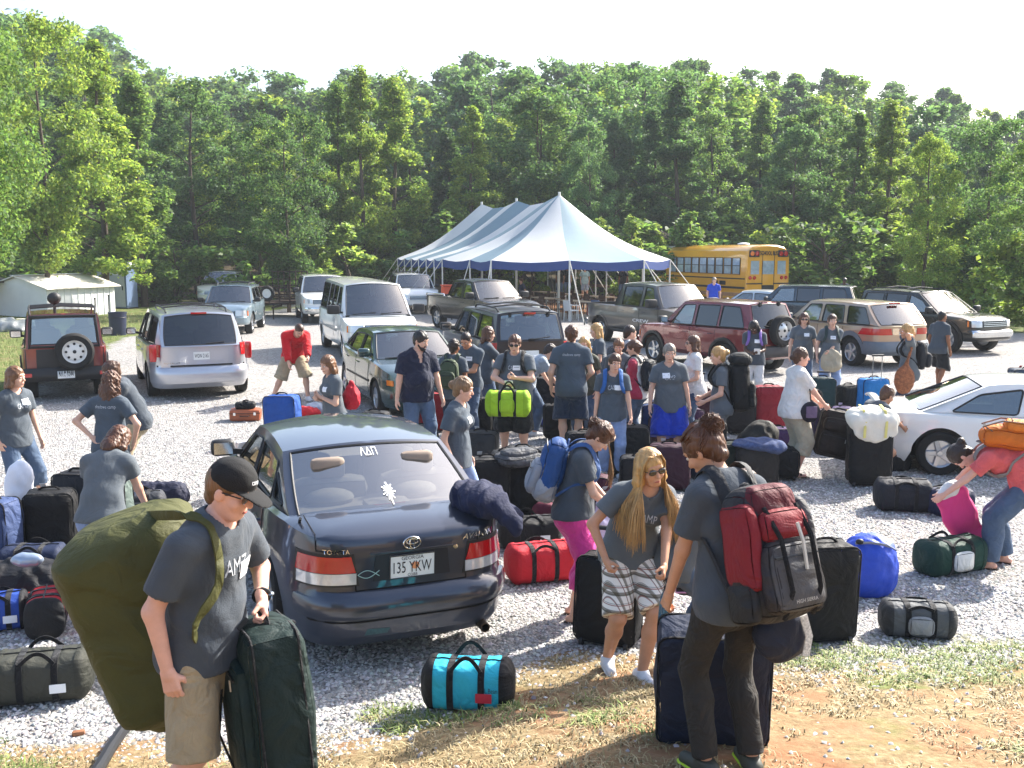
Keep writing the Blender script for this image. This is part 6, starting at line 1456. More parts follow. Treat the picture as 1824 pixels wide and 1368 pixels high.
p24 = person('blonde with a bun under a big black trekking pack, facing left', (2.78, 13.1, 0), 84, 1.66, 'f', 'fair', ('bun', 'blonde', .045, -.125), dict(head=(4, 4), L=(-.16, .24, 1.0), R=(.12, .26, 1.02), Rc=60), None, dict(m=fabric('grey_shorts', '#5b6166'), len=1.0, flare=.02), tagp=(.02, .06), vox=.013)
p25 = person('woman with straight black hair and white trousers looking down at her phone', at_head(1345, 568, 1.64), 168, 1.66, 'f', 'dark', ('bob', 'black', .28), dict(head=(-14, 42), hunch=6, L=(-.08, .3, 1.1), R=(.06, .3, 1.08), Lc=60, Rc=60), None, dict(m=fabric('white_trousers', '#c9c7c6'), fit=.018), fat=1.12, tagp=(-.05, .03))
person('red haired woman in sunglasses beside the gold SUV door', at_head(1432, 557, 1.7), 172, 1.7, 'f', 'fair', ('bob', 'auburn', .12), dict(L=(-.28, .05, .88), R=(.26, .04, .88)), None, dict(m=DENIM), fat=1.1, glasses='dark', tagp=(-.05, .03))
p27 = person('smiling woman in pale jeans with a beige tote and a green backpack', at_head(1482, 560, 1.7), 170, 1.7, 'f', 'fair', ('pony', 'brown', .2), dict(head=(4, 2), L=(.06, .26, 1.04), R=(.26, .06, .9)), None, dict(m=DENIML, flare=.02), tagp=(-.02, .02))
p28 = person('woman in white shirt and stone capris turning round with a dark suitcase', at_foot(1412, 848), -82, 1.68, 'f', 'pink', ('bun', 'brown', .0, -.11), dict(head=(-14, 0), L=(-.1, .42, .92), Lc=60, R=(.12, .42, .92), Rc=60), dict(m=WHT, sleeve=.75, fit=.026, hem=.1), dict(m=STONE, len=1.42, fit=.03, flare=.012), (SANDAL, SANDAL), fat=1.25, vox=.013)
person('girl with a high bun crouching behind the suitcase topped with a towel', (4.62, 12.7, 0), -68, 1.64, 'f', 'tan', ('bun', 'brown', .1, -.07), dict(lean=48, head=(0, 24), pel=(0, -.1, -.36), L=(-.1, .5, .72), R=(.05, .62, .62), FL=(-.13, .1, 5), FR=(.13, -.05, -5)), None, dict(m=fabric('grey_shorts', '#5b6166'), len=.9))
p30 = person('blonde with both hands behind her head and a paisley shoulder bag', at_head(1622, 577, 1.72), 82, 1.72, 'f', 'tan', ('bob', 'blonde', .06), dict(head=(6, 2), L=(-.12, .0, 1.56), Lh=(-1, .55, .2), R=(.1, -.02, 1.58), Rh=(1, .35, .2), Lc=40, Rc=40, Ld=(.8, -.4, 0), Rd=(-.8, -.4, 0), FL=(-.1, .24, 0), FR=(.1, -.1, 0)), None, dict(m=DENIMD))
p31 = person('teenage boy in black and white shorts looking off to the right', at_head(1676, 555, 1.64), -62, 1.65, 'm', 'brown', ('buzz', 'black'), dict(head=(-6, 2), L=(-.24, .05, .88), R=(.26, .05, .88), FL=(-.1, .16, 0), FR=(.1, -.1, 0)), None, dict(m=fabric('black_shorts', '#16171a'), len=1.06, flare=.05, fit=.03), tagp=None)
p32 = person('woman in a coral shirt and orange backpack bending to a green duffel', (4.5, 9.0, 0), 68, 1.68, 'f', 'pink', ('pony', 'dark', .2), dict(lean=88, head=(0, 82), pel=(0, -.24, -.08), L=(-.22, .7, .5), Lc=40, R=(.1, .48, .66), Rh=(1, -.2, -.4), Rc=50, FL=(-.12, .05, 6), FR=(.14, -.1, -10)), dict(m=fabric('coral_tee', '#d8605f'), hem=.1), dict(m=DENIM, len=1.97, flare=.02), (SANDAL, SANDAL), vox=.0125, det=True, fat=1.06)
crouch = person('person in charcoal shirt bent over behind the woman in black jeans', (1.22, 6.45, gz(1.22, 6.45)), -78, 1.7, 'f', 'fair', ('short', 'brown'), dict(lean=62, head=(0, 40), pel=(0, -.14, -.12), L=(-.12, .45, .6), R=(.24, .3, .55)), None, dict(m=DENIM), eyes=False)
# -- far
person('man in a white cap and royal blue shirt behind the grey pickup', at_head(1272, 495, 1.78), 172, 1.8, 'm', 'fair', ('short', 'grey'), None, dict(m=fabric('royal_tee', '#1d44b8')), None, vox=.022, eyes=False)
person('dark haired person of whom only the head shows above the gold SUV', at_head(1505, 496, 1.7), 150, 1.72, 'm', 'dark', ('short', 'black'), None, None, None, vox=.024, eyes=False)
for px, yt, d, lab, fc, tm, hr in ((1042, 480, 50, 'woman in a pale blue top standing under the tent', 175, fabric('pale_blue_top', '#a9c4cc'), ('long', 'dark', .3)), (998, 480, 52, 'person in black standing behind the tent pole', 160, BLKF, ('short', 'dark')), (1010, 484, 53, 'person in dark clothes standing beside another under the tent', 190, BLKF, ('short', 'black')), (1110, 474, 50, 'person in a dark shirt at the right end of the tent', 150, BLKF, ('short', 'dark')), (930, 496, 48, 'auburn haired person sitting at the left tables under the tent', 120, mat('navy_top', '#27304a', .9), ('short', 'auburn'))):
    p = atd(px, yt, d); sit = 'sitting' in lab; person(lab, (p.x, d, 0.45 if not sit else .3), fc, 1.68, 'f', 'fair' if px in (930, 1042) else 'brown', hr, dict(pel=(0, 0, -.42), FL=(-.1, .4, 0), FR=(.1, .4, 0)) if sit else None, dict(m=tm), dict(m=DENIM if px != 1042 else fabric('print_skirt', '#8f9cb0'), len=1.0 if px == 1042 else 1.9), vox=.026, eyes=False)
# ------------------------------------------------------------------ bags
WEB = fabric('black_webbing', '#141518', .15); ZIP = mat('zip', '#2a2b2d', .4, .5, 0); PAPER = mat('paper_tag', '#e9ecef', .6, 0, .04)
def clothm(col, rough=.7, var=.15, bump=.3): return mat('cloth_' + col, col, rough, 0, var, 6, bump, 120, spec=.3, fold=.8, fscale=5)
def suitcase(label, loc, rot, w, d, h, col, pull=0., tagc=None, pockets=2, tilt=0., roll=0., lie=None, cat='suitcase', group=None, name='suitcase', trim=None, strap=None, logo=None):
    m = clothm(col); t = trim or WEB
    root = thing(name, label, cat, (loc[0], loc[1], loc[2] if len(loc) > 2 else gz(loc[0], loc[1])), 0, group)
    root.rotation_euler = (Matrix.Rotation(R(rot), 3, 'Z') @ Matrix.Rotation(R(tilt), 3, 'X') @ Matrix.Rotation(R(roll), 3, 'Y')).to_euler()
    if lie: root.rotation_euler = (Matrix.Rotation(R(rot), 3, 'Z') @ Matrix.Rotation(R(-90 if lie == 'back' else 0), 3, 'X') @ Matrix.Rotation(R(90 if lie == 'side' else 0), 3, 'Y')).to_euler(); root.location.z += {'back': d / 2, 'side': w / 2}[lie]
    z0 = .035 if not lie else 0; sd = hash_(label)
    sag = lambda p: (p.x + .006 * math.sin(p.z * 17 + sd), p.y + .007 * math.sin(p.x * 13 + p.z * 9 + sd * 2), p.z + .005 * math.sin(p.x * 11 + sd))
    mb = MB(); V, F = rbox(w, d, h - z0, .055, 8, .018, z0, sag); mb.add(V, F); mb.build('body', m, root, 50)
    for y in (-d / 2 + .035, d / 2 - .035):
        r = .06; pts = []
        for cx, cz, a0 in ((w / 2 - r, h - r, 0), (-w / 2 + r, h - r, 90), (-w / 2 + r, z0 + r, 180), (w / 2 - r, z0 + r, 270)):
            pts += [Vector((cx + (r + .004) * math.cos(R(a0 + k)), y, cz + (r + .004) * math.sin(R(a0 + k)))) for k in (0, 30, 60, 90)]
        mb = MB(); mb.tube([Vector(sag(p)) for p in pts], .0065, 5, closed=True); mb.build('piping', t, root)
    zz = z0 + .05
    for k in range(pockets):
        ph = (h - z0 - .12) * ((.58, .36) if pockets == 2 else (.9,))[k]; V, F = rbox(w * .8, .07, ph, .03, 6, .02, zz, lambda p: (p.x, p.y - d / 2 - .012, p.z)); mb = MB(); mb.add(V, F); o = mb.build('pocket', m, root, 50)
        mb = MB(); mb.tube([Vector((x, -d / 2 - .053, zz + ph - .035 - .02 * (abs(x) / w * 2) ** 4)) for x in np.linspace(-w * .36, w * .36, 9)], .005, 5); mb.build('zip', ZIP, o); zz += ph + .015
        mb = MB(); mb.box((w * .25, -d / 2 - .06, zz - .085), (.012, .006, .05)); mb.build('zip_pull', mat('zip_silver', '#a9abad', .3, .9, 0), o)
    mb = MB(); mb.tube([Vector((x, .0, h + .045 * (1 - (x / .1) ** 4))) for x in np.linspace(-.1, .1, 9)], .014, 6, flat=.7); mb.build('carry_handle', t, root)
    if pull:
        for x in (-.085, .085):
            mb = MB(); mb.tube([Vector((x, d / 2 - .05, h - .05)), Vector((x, d / 2 - .05, h + pull))], .008, 6); mb.build('handle_tube', mat('zip_silver', '#a9abad'), root)
        mb = MB(); mb.tube([Vector((x, d / 2 - .05, h + pull)) for x in (-.11, -.04, .04, .11)], .018, 7); mb.build('pull_handle', BLACK, root)
    for x in (-w / 2 + .06, w / 2 - .06):
        mb = MB(); mb.lathe([(.001, -.015), (.035, -.014), (.035, .014), (.001, .015)], 12, 'x', (x, d / 2 - .03, .035)); mb.build('wheel', BLACK, root)
    if strap:
        mb = MB(); mb.tube([Vector((strap, -d / 2 - .03, z0 + .01)), Vector((strap, -d / 2 - .1, h * .4)), Vector((strap, -d / 2 - .03, h - .02)), Vector((strap, 0, h + .012)), Vector((strap, d / 2 + .02, h - .04))], .03, 6, flat=.2, up=(0, -1, .3)); mb.build('strap', t, root)
    if tagc:
        mb = MB(); V, F = rbox(.055, .006, .1, .003, 2); mb.add([Vector((p.x + .07, -d * .3 - p.z * .5 * .9, h + .06 - p.z * .4 + p.y)) for p in V], F); mb.build('luggage_tag', tagc, root)
    if logo:
        V, F = text_mesh(logo); mb = MB(); mb.add([(a * .045, -d / 2 - .062, h * .55 + b * .045) for a, b in V], F); mb.build('lettering', WHITEP, root, 180)
    return root
def duffel(label, loc, rot, L, w, h, col, endc=None, band=None, tagc=None, cat='duffel bag', name='duffel_bag', group=None, sagk=.02, pocket=None, tilt=(0, 0), shoulder=False, openz=False, logo=None, handle=.13):
    m = clothm(col); me_ = clothm(endc) if endc else m; bm_ = clothm(band) if band else WEB; sd = hash_(label)
    root = thing(name, label, cat, (loc[0], loc[1], loc[2] if len(loc) > 2 else gz(loc[0], loc[1])), (R(tilt[0]), R(tilt[1]), R(rot)), group)
    def ringat(x, off=0., n=28):
        t = abs(x) / (L / 2); k = (1 - max(0, t - .78) ** 2 / .0484 * .42) ** 1 if t > .78 else 1; q = []
        sg = 1 - sagk * (1.2 + math.sin(x * 9 + sd)) * (1 - t * t)
        for i in range(n):
            a = 2 * math.pi * i / n; c, s_ = math.cos(a), math.sin(a); e = .62
            y = math.copysign(abs(c) ** e, c) * (w / 2 * k + off); z = h / 2 + math.copysign(abs(s_) ** e, s_) * (h / 2 * k + off) * (sg if s_ > 0 else 1)
            wr = .008 * math.sin(9 * a + x * 40 + sd) * math.sin(x * 26 + sd * 3 + a) + .005 * math.sin(x * 60 + 3 * a)
            q.append(Vector((x, y * (1 + wr), max(.002, z + wr * .4))))
        return q
    xs = np.linspace(-L / 2, L / 2, 25); mb = MB(); mb.loft([ringat(x) for x in xs]); mb.build('body', m, root, 60)
    if endc:
        for e in (-1, 1): mb = MB(); mb.loft([ringat(e * x, .004) for x in np.linspace(L * .36, L / 2 + .004, 6)]); mb.build('end_panel', me_, root, 60)
    for x in (-L * .17, L * .17):
        mb = MB(); hw = .02; r0, r1 = ringat(x - hw, .006), ringat(x + hw, .006); i0, i1 = ringat(x - hw, -.004), ringat(x + hw, -.004); mb.loft([i0, r0, r1, i1], caps=False); mb.build('strap', bm_, root, 60)
    for e in (-1, 1):
        p = [ringat(x, .008)[7 - e * 4 if e > 0 else 11] for x in (-L * .17, L * .17)]; a, b = p; pts = [a]
        for t in np.linspace(.1, .9, 9): q = a.lerp(b, t); q.z += handle * math.sin(math.pi * t) * (1 if e > 0 else .8); q.y -= .03 * e * math.sin(math.pi * t); pts.append(q)
        mb = MB(); mb.tube(pts + [b], .014, 6, flat=.45, up=(0, 1, 0)); mb.build('handle', bm_, root)
    mb = MB(); mb.tube([ringat(x, .003)[7] for x in np.linspace(-L * .4, L * .4, 15)], .007, 5, flat=.6); mb.build('zip', ZIP, root)
    if pocket:
        mb = MB(); V, F = rbox(L * .3, .05, h * .5, .02, 5, .015); mb.add([Vector((p.x, -w / 2 - .008 + p.y, p.z + h * .2)) for p in V], F); mb.build('pocket', clothm(pocket), root, 50)
    if shoulder:
        mb = MB(); mb.tube([ringat(-L * .44, .004)[7], Vector((-L * .3, -w * .45, h * .9)), Vector((0, -w * .62, h * .45)), Vector((L * .3, -w * .5, h * .85)), ringat(L * .44, .004)[7]], .018, 6, flat=.3, up=(0, -1, .2)); mb.build('shoulder_strap', bm_, root)
    if tagc: mb = MB(); V, F = rbox(.1, .006, .06, .003, 2); mb.add([Vector((p.x + L * .2, -w * .5 - .012 + p.y, p.z + h * .3)) for p in V], F); mb.build('luggage_tag', tagc, root)
    if logo: V, F = text_mesh(logo); mb = MB(); mb.add([(a * .03 + L * .262, -w / 2 - .012, h * .56 + b * .045) for a, b in V], F); mb.build('lettering', INK, root, 180)
    return root
def soft(label, loc, rot, name, cat, col, ops, vox=.012, wob=(.008, 22), scale=1., m=None, group=None, ground_=True):
    """a soft thing grown from ellipsoids and capsules in its own space"""
    root = thing(name, label, cat, (loc[0], loc[1], loc[2] if len(loc) > 2 else gz(loc[0], loc[1])), R(rot) if not isinstance(rot, tuple) else rot, group); K = Sdf()
    for o in ops:
        if o[0] == 'e': K.ell(o[1], o[2], o[3] if len(o) > 3 else None, .06)
        elif o[0] == 's': K.ell(o[1], o[2], None, .03, True)
        else: K.cap(o[1], o[2], o[3], o[4], .05)
    K.wob(wob[0], wob[1], hash_(label))
    if ground_: K.cut((0, 0, .002), (0, 0, -1))
    V, F = K.mesh(vox); link('body', mesh_np(name, V * scale, F), m or clothm(col), root); return root
def worn_pack(J, label, col, col2=None, w=.3, h=.45, d=.17, strapc=None, drop=.0, cat='backpack', straps=True, lid=True, extra=None):
    S = J['S']; u, r, f = J['u'], J['r'], J['f']; root = thing('backpack', label, cat, J['root'].location.copy(), J['root'].rotation_euler.z); m = clothm(col); m2 = clothm(col2 or col); ms = clothm(strapc) if strapc else WEB
    c = J['chest'] - u * (.08 + drop) - f * (.125 * S + d / 2); B = lambda x, y, z: Vector(c + r * x + f * y + u * z); sd = hash_(label)
    def put(V): return [B(p.x * (1 - .12 * max(0, p.z / h - .1)), p.y + .006 * math.sin(p.z * 23 + sd), p.z - h / 2) for p in V]
    mb = MB(); V, F = rbox(w, d, h, .075, 9, .025); mb.add(put(V), F); mb.build('body', m, root, 60)
    mb = MB(); V, F = rbox(w * .8, .09, h * .52, .035, 7, .02, h * .06); mb.add(put([Vector((p.x, p.y - d / 2 - .025, p.z)) for p in V]), F); pk = mb.build('pocket', m2, root, 60)
    mb = MB(); mb.tube(put([Vector((x, -d / 2 - .085, h * .47)) for x in np.linspace(-w * .34, w * .34, 7)]), .005, 5); mb.build('zip', ZIP, pk)
    mb = MB(); mb.tube(put([Vector((x, -d * .3 - .05 * (1 - (x / w * 2) ** 2), h * .8 + .08 * (1 - (x / w * 2.1) ** 2))) for x in np.linspace(-w * .46, w * .46, 9)]), .006, 5); mb.build('zip', ZIP, root)
    mb = MB(); mb.tube([B(x, d * .4, h / 2 - .02 + .05 * (1 - (x / .05) ** 2)) for x in np.linspace(-.05, .05, 7)], .009, 6); mb.build('grab_loop', ms, root)
    if straps:
        for e in (-1, 1):
            sx = e * J['sh'] * .62; g = J['neck']; pts = [B(e * w * .25, d / 2, h * .42), Vector(g + r * sx + u * .045 * S - f * .07 * S), Vector(g + r * sx * 1.05 + u * .055 * S + f * .03 * S), Vector(J['chest'] + u * .06 * S + r * sx * 1.15 + f * .155 * S), Vector(J['chest'] - u * .06 * S + r * e * (J['sh'] * .98) + f * .11 * S), Vector(J['chest'] - u * .1 * S + r * e * (J['sh'] * 1.02) + f * 0), B(e * w * .42, d / 2, -h * .36)]
            q = []
            for i in range(len(pts) - 1):
                p0, p1, p2, p3 = pts[max(0, i - 1)], pts[i], pts[i + 1], pts[min(len(pts) - 1, i + 2)]
                for t in (0, .33, .67): q.append(.5 * (2 * p1 + (p2 - p0) * t + (2 * p0 - 5 * p1 + 4 * p2 - p3) * t * t + (3 * p1 - p0 - 3 * p2 + p3) * t ** 3))
            q.append(pts[-1]); N = len(q); mb = MB(); rr = [.03 if i < N * .6 else .013 for i in range(N)]
            V = []; n = 6
            for i, p in enumerate(q):
                tg = (q[min(i + 1, N - 1)] - q[max(0, i - 1)]).normalized(); out = (p - Vector(J['chest'] - u * .02)); out = (out - tg * out.dot(tg)).normalized(); sdv = tg.cross(out)
                V += [p + sdv * rr[i] * math.cos(a) + out * .008 * math.sin(a) for a in np.linspace(0, 2 * math.pi, n + 1)[:-1]]
            mb.loft([V[i * n:(i + 1) * n] for i in range(N)]); mb.build('shoulder_strap', ms, root, 60)
    root['_pk'] = 1; del root['_pk']
    return root, B, put
def towel_roll(): pass
# ------------------------------------------------------------------ tent, bus, shed and the rest of the place
ROPE = mat('rope', '#d6d2c4', .8, 0, .1); POLEM = mat('pole_white', '#d8d8d2', .5, .1, .1); TENTW = mat('tent_white', '#dcdedd', .6, 0, .04, 3); TENTB = mat('tent_blue_grey', '#859eaa', .6, 0, .05, 3); TENTN = mat('tent_valance', '#27417c', .6, 0, .08, 6); PINE = mat('raw_timber', '#8a6a48', .8, 0, .2)
for m_ in (TENTW, TENTB):            # thin cloth lets some light through
    nt = m_.node_tree; b = nt.nodes['Principled BSDF']; o = nt.nodes['Material Output']; t = nt.nodes.new('ShaderNodeBsdfTranslucent'); t.inputs[0].default_value = C('#dcdedd') if m_ is TENTW else C('#859eaa'); mx = nt.nodes.new('ShaderNodeMixShader'); mx.inputs[0].default_value = .25
    nt.links.new(b.outputs[0], mx.inputs[1]); nt.links.new(t.outputs[0], mx.inputs[2]); nt.links.new(mx.outputs[0], o.inputs[0])
def tent():
    """pole tent: eave outline in its own axes (u along the ridge, away to the left; v across)"""
    root = thing('marquee', 'large blue and white striped pole tent with three peaks and navy valance', 'tent', (2.57, 45.1, 0), 0)
    ax = Vector((-.42, .907, 0)); ay = Vector((.907, .42, 0)); L, Wd, ze = 15.5, 8.9, 2.5
    # the near end is a half round of panels about the tallest near peak
    pk = [Vector((0, 0, 0)) + ax * s_ for s_ in (1.0, 5.6, 10.0)]; zp = (5.42, 5.35, 5.36)
    def eave(u, v): p = ax * u + ay * v; return Vector((p.x, p.y, ze))
    near = [eave(u, v) for u, v in ((4.3, -Wd / 2), (.9, -Wd / 2), (-1.4, -Wd / 2), (-3.4, -1.8), (-3.4, 1.8), (-1.4, Wd / 2), (.9, Wd / 2), (4.3, Wd / 2))]
    ncol = [0, 1, 0, 1, 0, 1, 0]; pts = []
    def panel(a, b, ta, tb, col, n=10):
        """cloth between eave edge a-b and ridge edge ta-tb, sagging"""
        mb = MB(); rows = []
        for i in range(n + 1):
            t = i / n; row = []
            for j in range(5):
                s_ = j / 4; p = a.lerp(b, s_).lerp(ta.lerp(tb, s_), t); p = p.copy(); p.z -= .42 * math.sin(math.pi * t) ** 1.1 * (1 - .25 * math.sin(math.pi * s_)) + (.1 * math.sin(math.pi * s_) * (1 - t)); row.append(p)
            rows.append(row)
        mb.loft(rows, caps=False, closed=False); mb.build('roof_panel', TENTB if col else TENTW, root, 180)
        v = MB(); lo = [p + Vector((0, 0, -.36 + .03 * math.sin(k * 1.6))) for k, p in enumerate(rows[0])]; lo2 = [p + Vector((0, 0, .0)) for p in rows[0]]
        v.loft([lo2, [(p + q) / 2 for p, q in zip(lo, lo2)], lo], caps=False, closed=False); v.build('valance', TENTN, root, 180)
    P0 = Vector((pk[0].x, pk[0].y, zp[0]))
    for k in range(7): panel(near[k], near[k + 1], P0, P0, ncol[k])
    us = [4.3, 5.4, 6.5, 7.6, 8.7, 9.8, 10.9]
    def ridge(u):
        z = np.interp(u, [1.0, 3.4, 5.6, 7.8, 10.0], [zp[0], 4.95, zp[1], 4.95, zp[2]]); p = ax * min(max(u, 1.0), 10.0); return Vector((p.x, p.y, float(z)))
    for e in (-1, 1):
        prev = near[0] if e < 0 else near[-1]; pr = P0
        for i in range(6):
            a, b = eave(us[i], e * Wd / 2), eave(us[i + 1], e * Wd / 2); ra = ridge(1.0 + (us[i] - 4.3) / 6.6 * 9.0); rb = ridge(1.0 + (us[i + 1] - 4.3) / 6.6 * 9.0)
            panel(a, b, ra, rb, (i + 1) % 2 if e < 0 else (i + 1) % 2)
    end = [eave(10.9, -Wd / 2), eave(13.4, -Wd / 2 + 1), eave(14.2, 0), eave(13.4, Wd / 2 - 1), eave(10.9, Wd / 2)]; PE = ridge(10.0)
    for k in range(4): panel(end[k], end[k + 1], PE, PE, k % 2)
    es = near + [eave(u, Wd / 2) for u in us[1:]] + end[-2:0:-1] + [eave(u, -Wd / 2) for u in us[::-1][:-1]]
    for i, p in enumerate(es):
        mb = MB(); mb.tube([Vector((p.x, p.y, 0)), p], .035, 8); mb.build('side_pole', POLEM, root)
        o = (Vector((p.x, p.y, 0)) - (ax * 5.5)); o.z = 0; o.normalize(); q = Vector((p.x, p.y, 0)) + o * 2.1
        mb = MB(); mb.tube([p, q], .022, 5); mb.build('guy_rope', ROPE, root); mb = MB(); mb.tube([q, q + Vector((0, 0, .18)) + o * .05], .025, 6); mb.build('stake', BLACK, root)
    for p, z in zip(pk, zp):
        mb = MB(); mb.tube([Vector((p.x, p.y, 0)), Vector((p.x, p.y, z + .12))], .06, 8); mb.build('centre_pole', POLEM, root)
    return root, ax, ay
TENT, TAX, TAY = tent()
TB = Vector((2.57, 45.1, 0))
CHW = mat('chair_white', '#c9cbcb', .45, 0, .05); CHB = mat('chair_brown', '#4a2f20', .55, 0, .2); CHN = mat('chair_blue', '#33486a', .5, 0, .1)
def chair(label, m, loc, rot, group):
    r = thing('garden_chair', label, 'chair', loc, rot, group); mb = MB(); V, F = rbox(.46, .44, .05, .02, 3, 0, .42); mb.add(V, F); mb.build('seat', m, r)
    mb = MB(); V, F = rbox(.44, .05, .42, .02, 3); mb.add([Vector((p.x, p.y + .21 + .12 * p.z, p.z + .45)) for p in V], F); mb.build('backrest', m, r)
    for x in (-.2, .2):
        for y in (-.19, .2): mb = MB(); mb.tube([Vector((x * 1.1, y * 1.1, 0)), Vector((x, y, .44))], .02, 5); mb.build('leg', m, r)
        mb = MB(); mb.tube([Vector((x * 1.15, -.2, .44)), Vector((x * 1.15, -.2, .66)), Vector((x * 1.15, .24, .68))], .018, 5); mb.build('armrest', m, r)
    return r
def table(label, loc, rot, L=1.9):
    r = thing('folding_table', label, 'table', loc, rot, 'long tables under the tent'); mb = MB(); V, F = rbox(L, .75, .045, .015, 3, 0, .71); mb.add(V, F); mb.build('tabletop', mat('table_beige', '#a8927a', .6, 0, .1), r)
    for x in (-L / 2 + .15, L / 2 - .15):
        for y in (-.3, .3): mb = MB(); mb.tube([(x, y, 0), (x, y, .72)], .018, 5); mb.build('leg', POLEM, r)
    return r
def T(u, v): p = TB + TAX * u + TAY * v; return (p.x, p.y, 0)
ta = math.atan2(TAX.y, TAX.x)
for i in range(4):
    for j, v in enumerate((-3.6, -.6, 2.4)): table('folding table in the shade of the striped tent', T(i * 2.9 - 1.6, v), ta)
c0 = chair('white plastic chair facing the lot at the near edge of the tent', CHW, T(-3.2, -3.9), 2.6, None)
chair('pale plastic chair beside the near tent pole', CHW, T(-3.4, -1.7), 2.2, None); chair('blue grey chair at the front table under the tent', CHN, T(-3.6, -.5), 2.4, None)
cb = None
for i in range(7):
    for j, v in enumerate((-4.5, -2.5, -1.5, .4, 1.5, 3.3)):
        if rnd.random() < .2: continue
        u = i * 1.3 - 2.4 + rnd.uniform(-.2, .2)
        if cb is None: cb = chair('brown chair at the long tables under the tent', CHB, T(u, v), ta, 'brown chairs under the tent')
        else: k = copy_tree(cb); k.location = T(u, v); k.rotation_euler.z = ta + (0 if j % 2 else math.pi) + rnd.uniform(-.3, .3)
rail = MB(); rail.bar(T(12, 6.6)[:2] + (.95,), T(-5, 6.6)[:2] + (.95,), .06, .16); rb = thing('timber_rail', 'long timber rail at the back of the tent', 'fence', (0, 0, 0)); rail.build('rail', PINE, rb)
for k in range(8): mb = MB(); p = T(12 - k * 2.4, 6.62); mb.bar((p[0], p[1], 0), (p[0], p[1], .98), .09); mb.build('post', PINE, rb)
p = atd(805, 505, 44); oc = thing('orange_cooler', 'orange crate standing at the left end of the tent', 'crate', (p.x, 44, .75), .3); mb = MB(); V, F = rbox(.9, .5, .6, .05, 4, 0, 0); mb.add(V, F); mb.build('body', mat('crate_orange', '#d2502c', .6, 0, .1), oc); mb = MB(); V, F = rbox(.94, .54, .07, .02, 3, 0, .6); mb.add(V, F); mb.build('lid', mat('crate_orange', '#d2502c'), oc)
st = thing('trestle', 'trestle under the orange crate', 'table', (p.x, 44, 0), .3); mb = MB(); V, F = rbox(1.2, .7, .05, .02, 3, 0, .7); mb.add(V, F); mb.build('tabletop', PINE, st)
for x in (-.5, .5):
    for y in (-.28, .28): mb = MB(); mb.bar((x, y, 0), (x, y, .7), .05); mb.build('leg', PINE, st)
# ---- pale roofed shelter far behind the tent
p = atd(1150, 440, 60); sh = thing('far_shelter', 'pale roofed shelter among the trees right of the tent', 'shed', (p.x + .8, 60, .3), .1); mb = MB(); mb.box((0, 0, 2.8), (3.4, 3, .12)); mb.build('roof', TENTW, sh); mb = MB(); mb.box((0, 0, 1.35), (3.2, 2.8, 2.7)); mb.build('wall', mat('shelter_green', '#43574c', .8), sh)
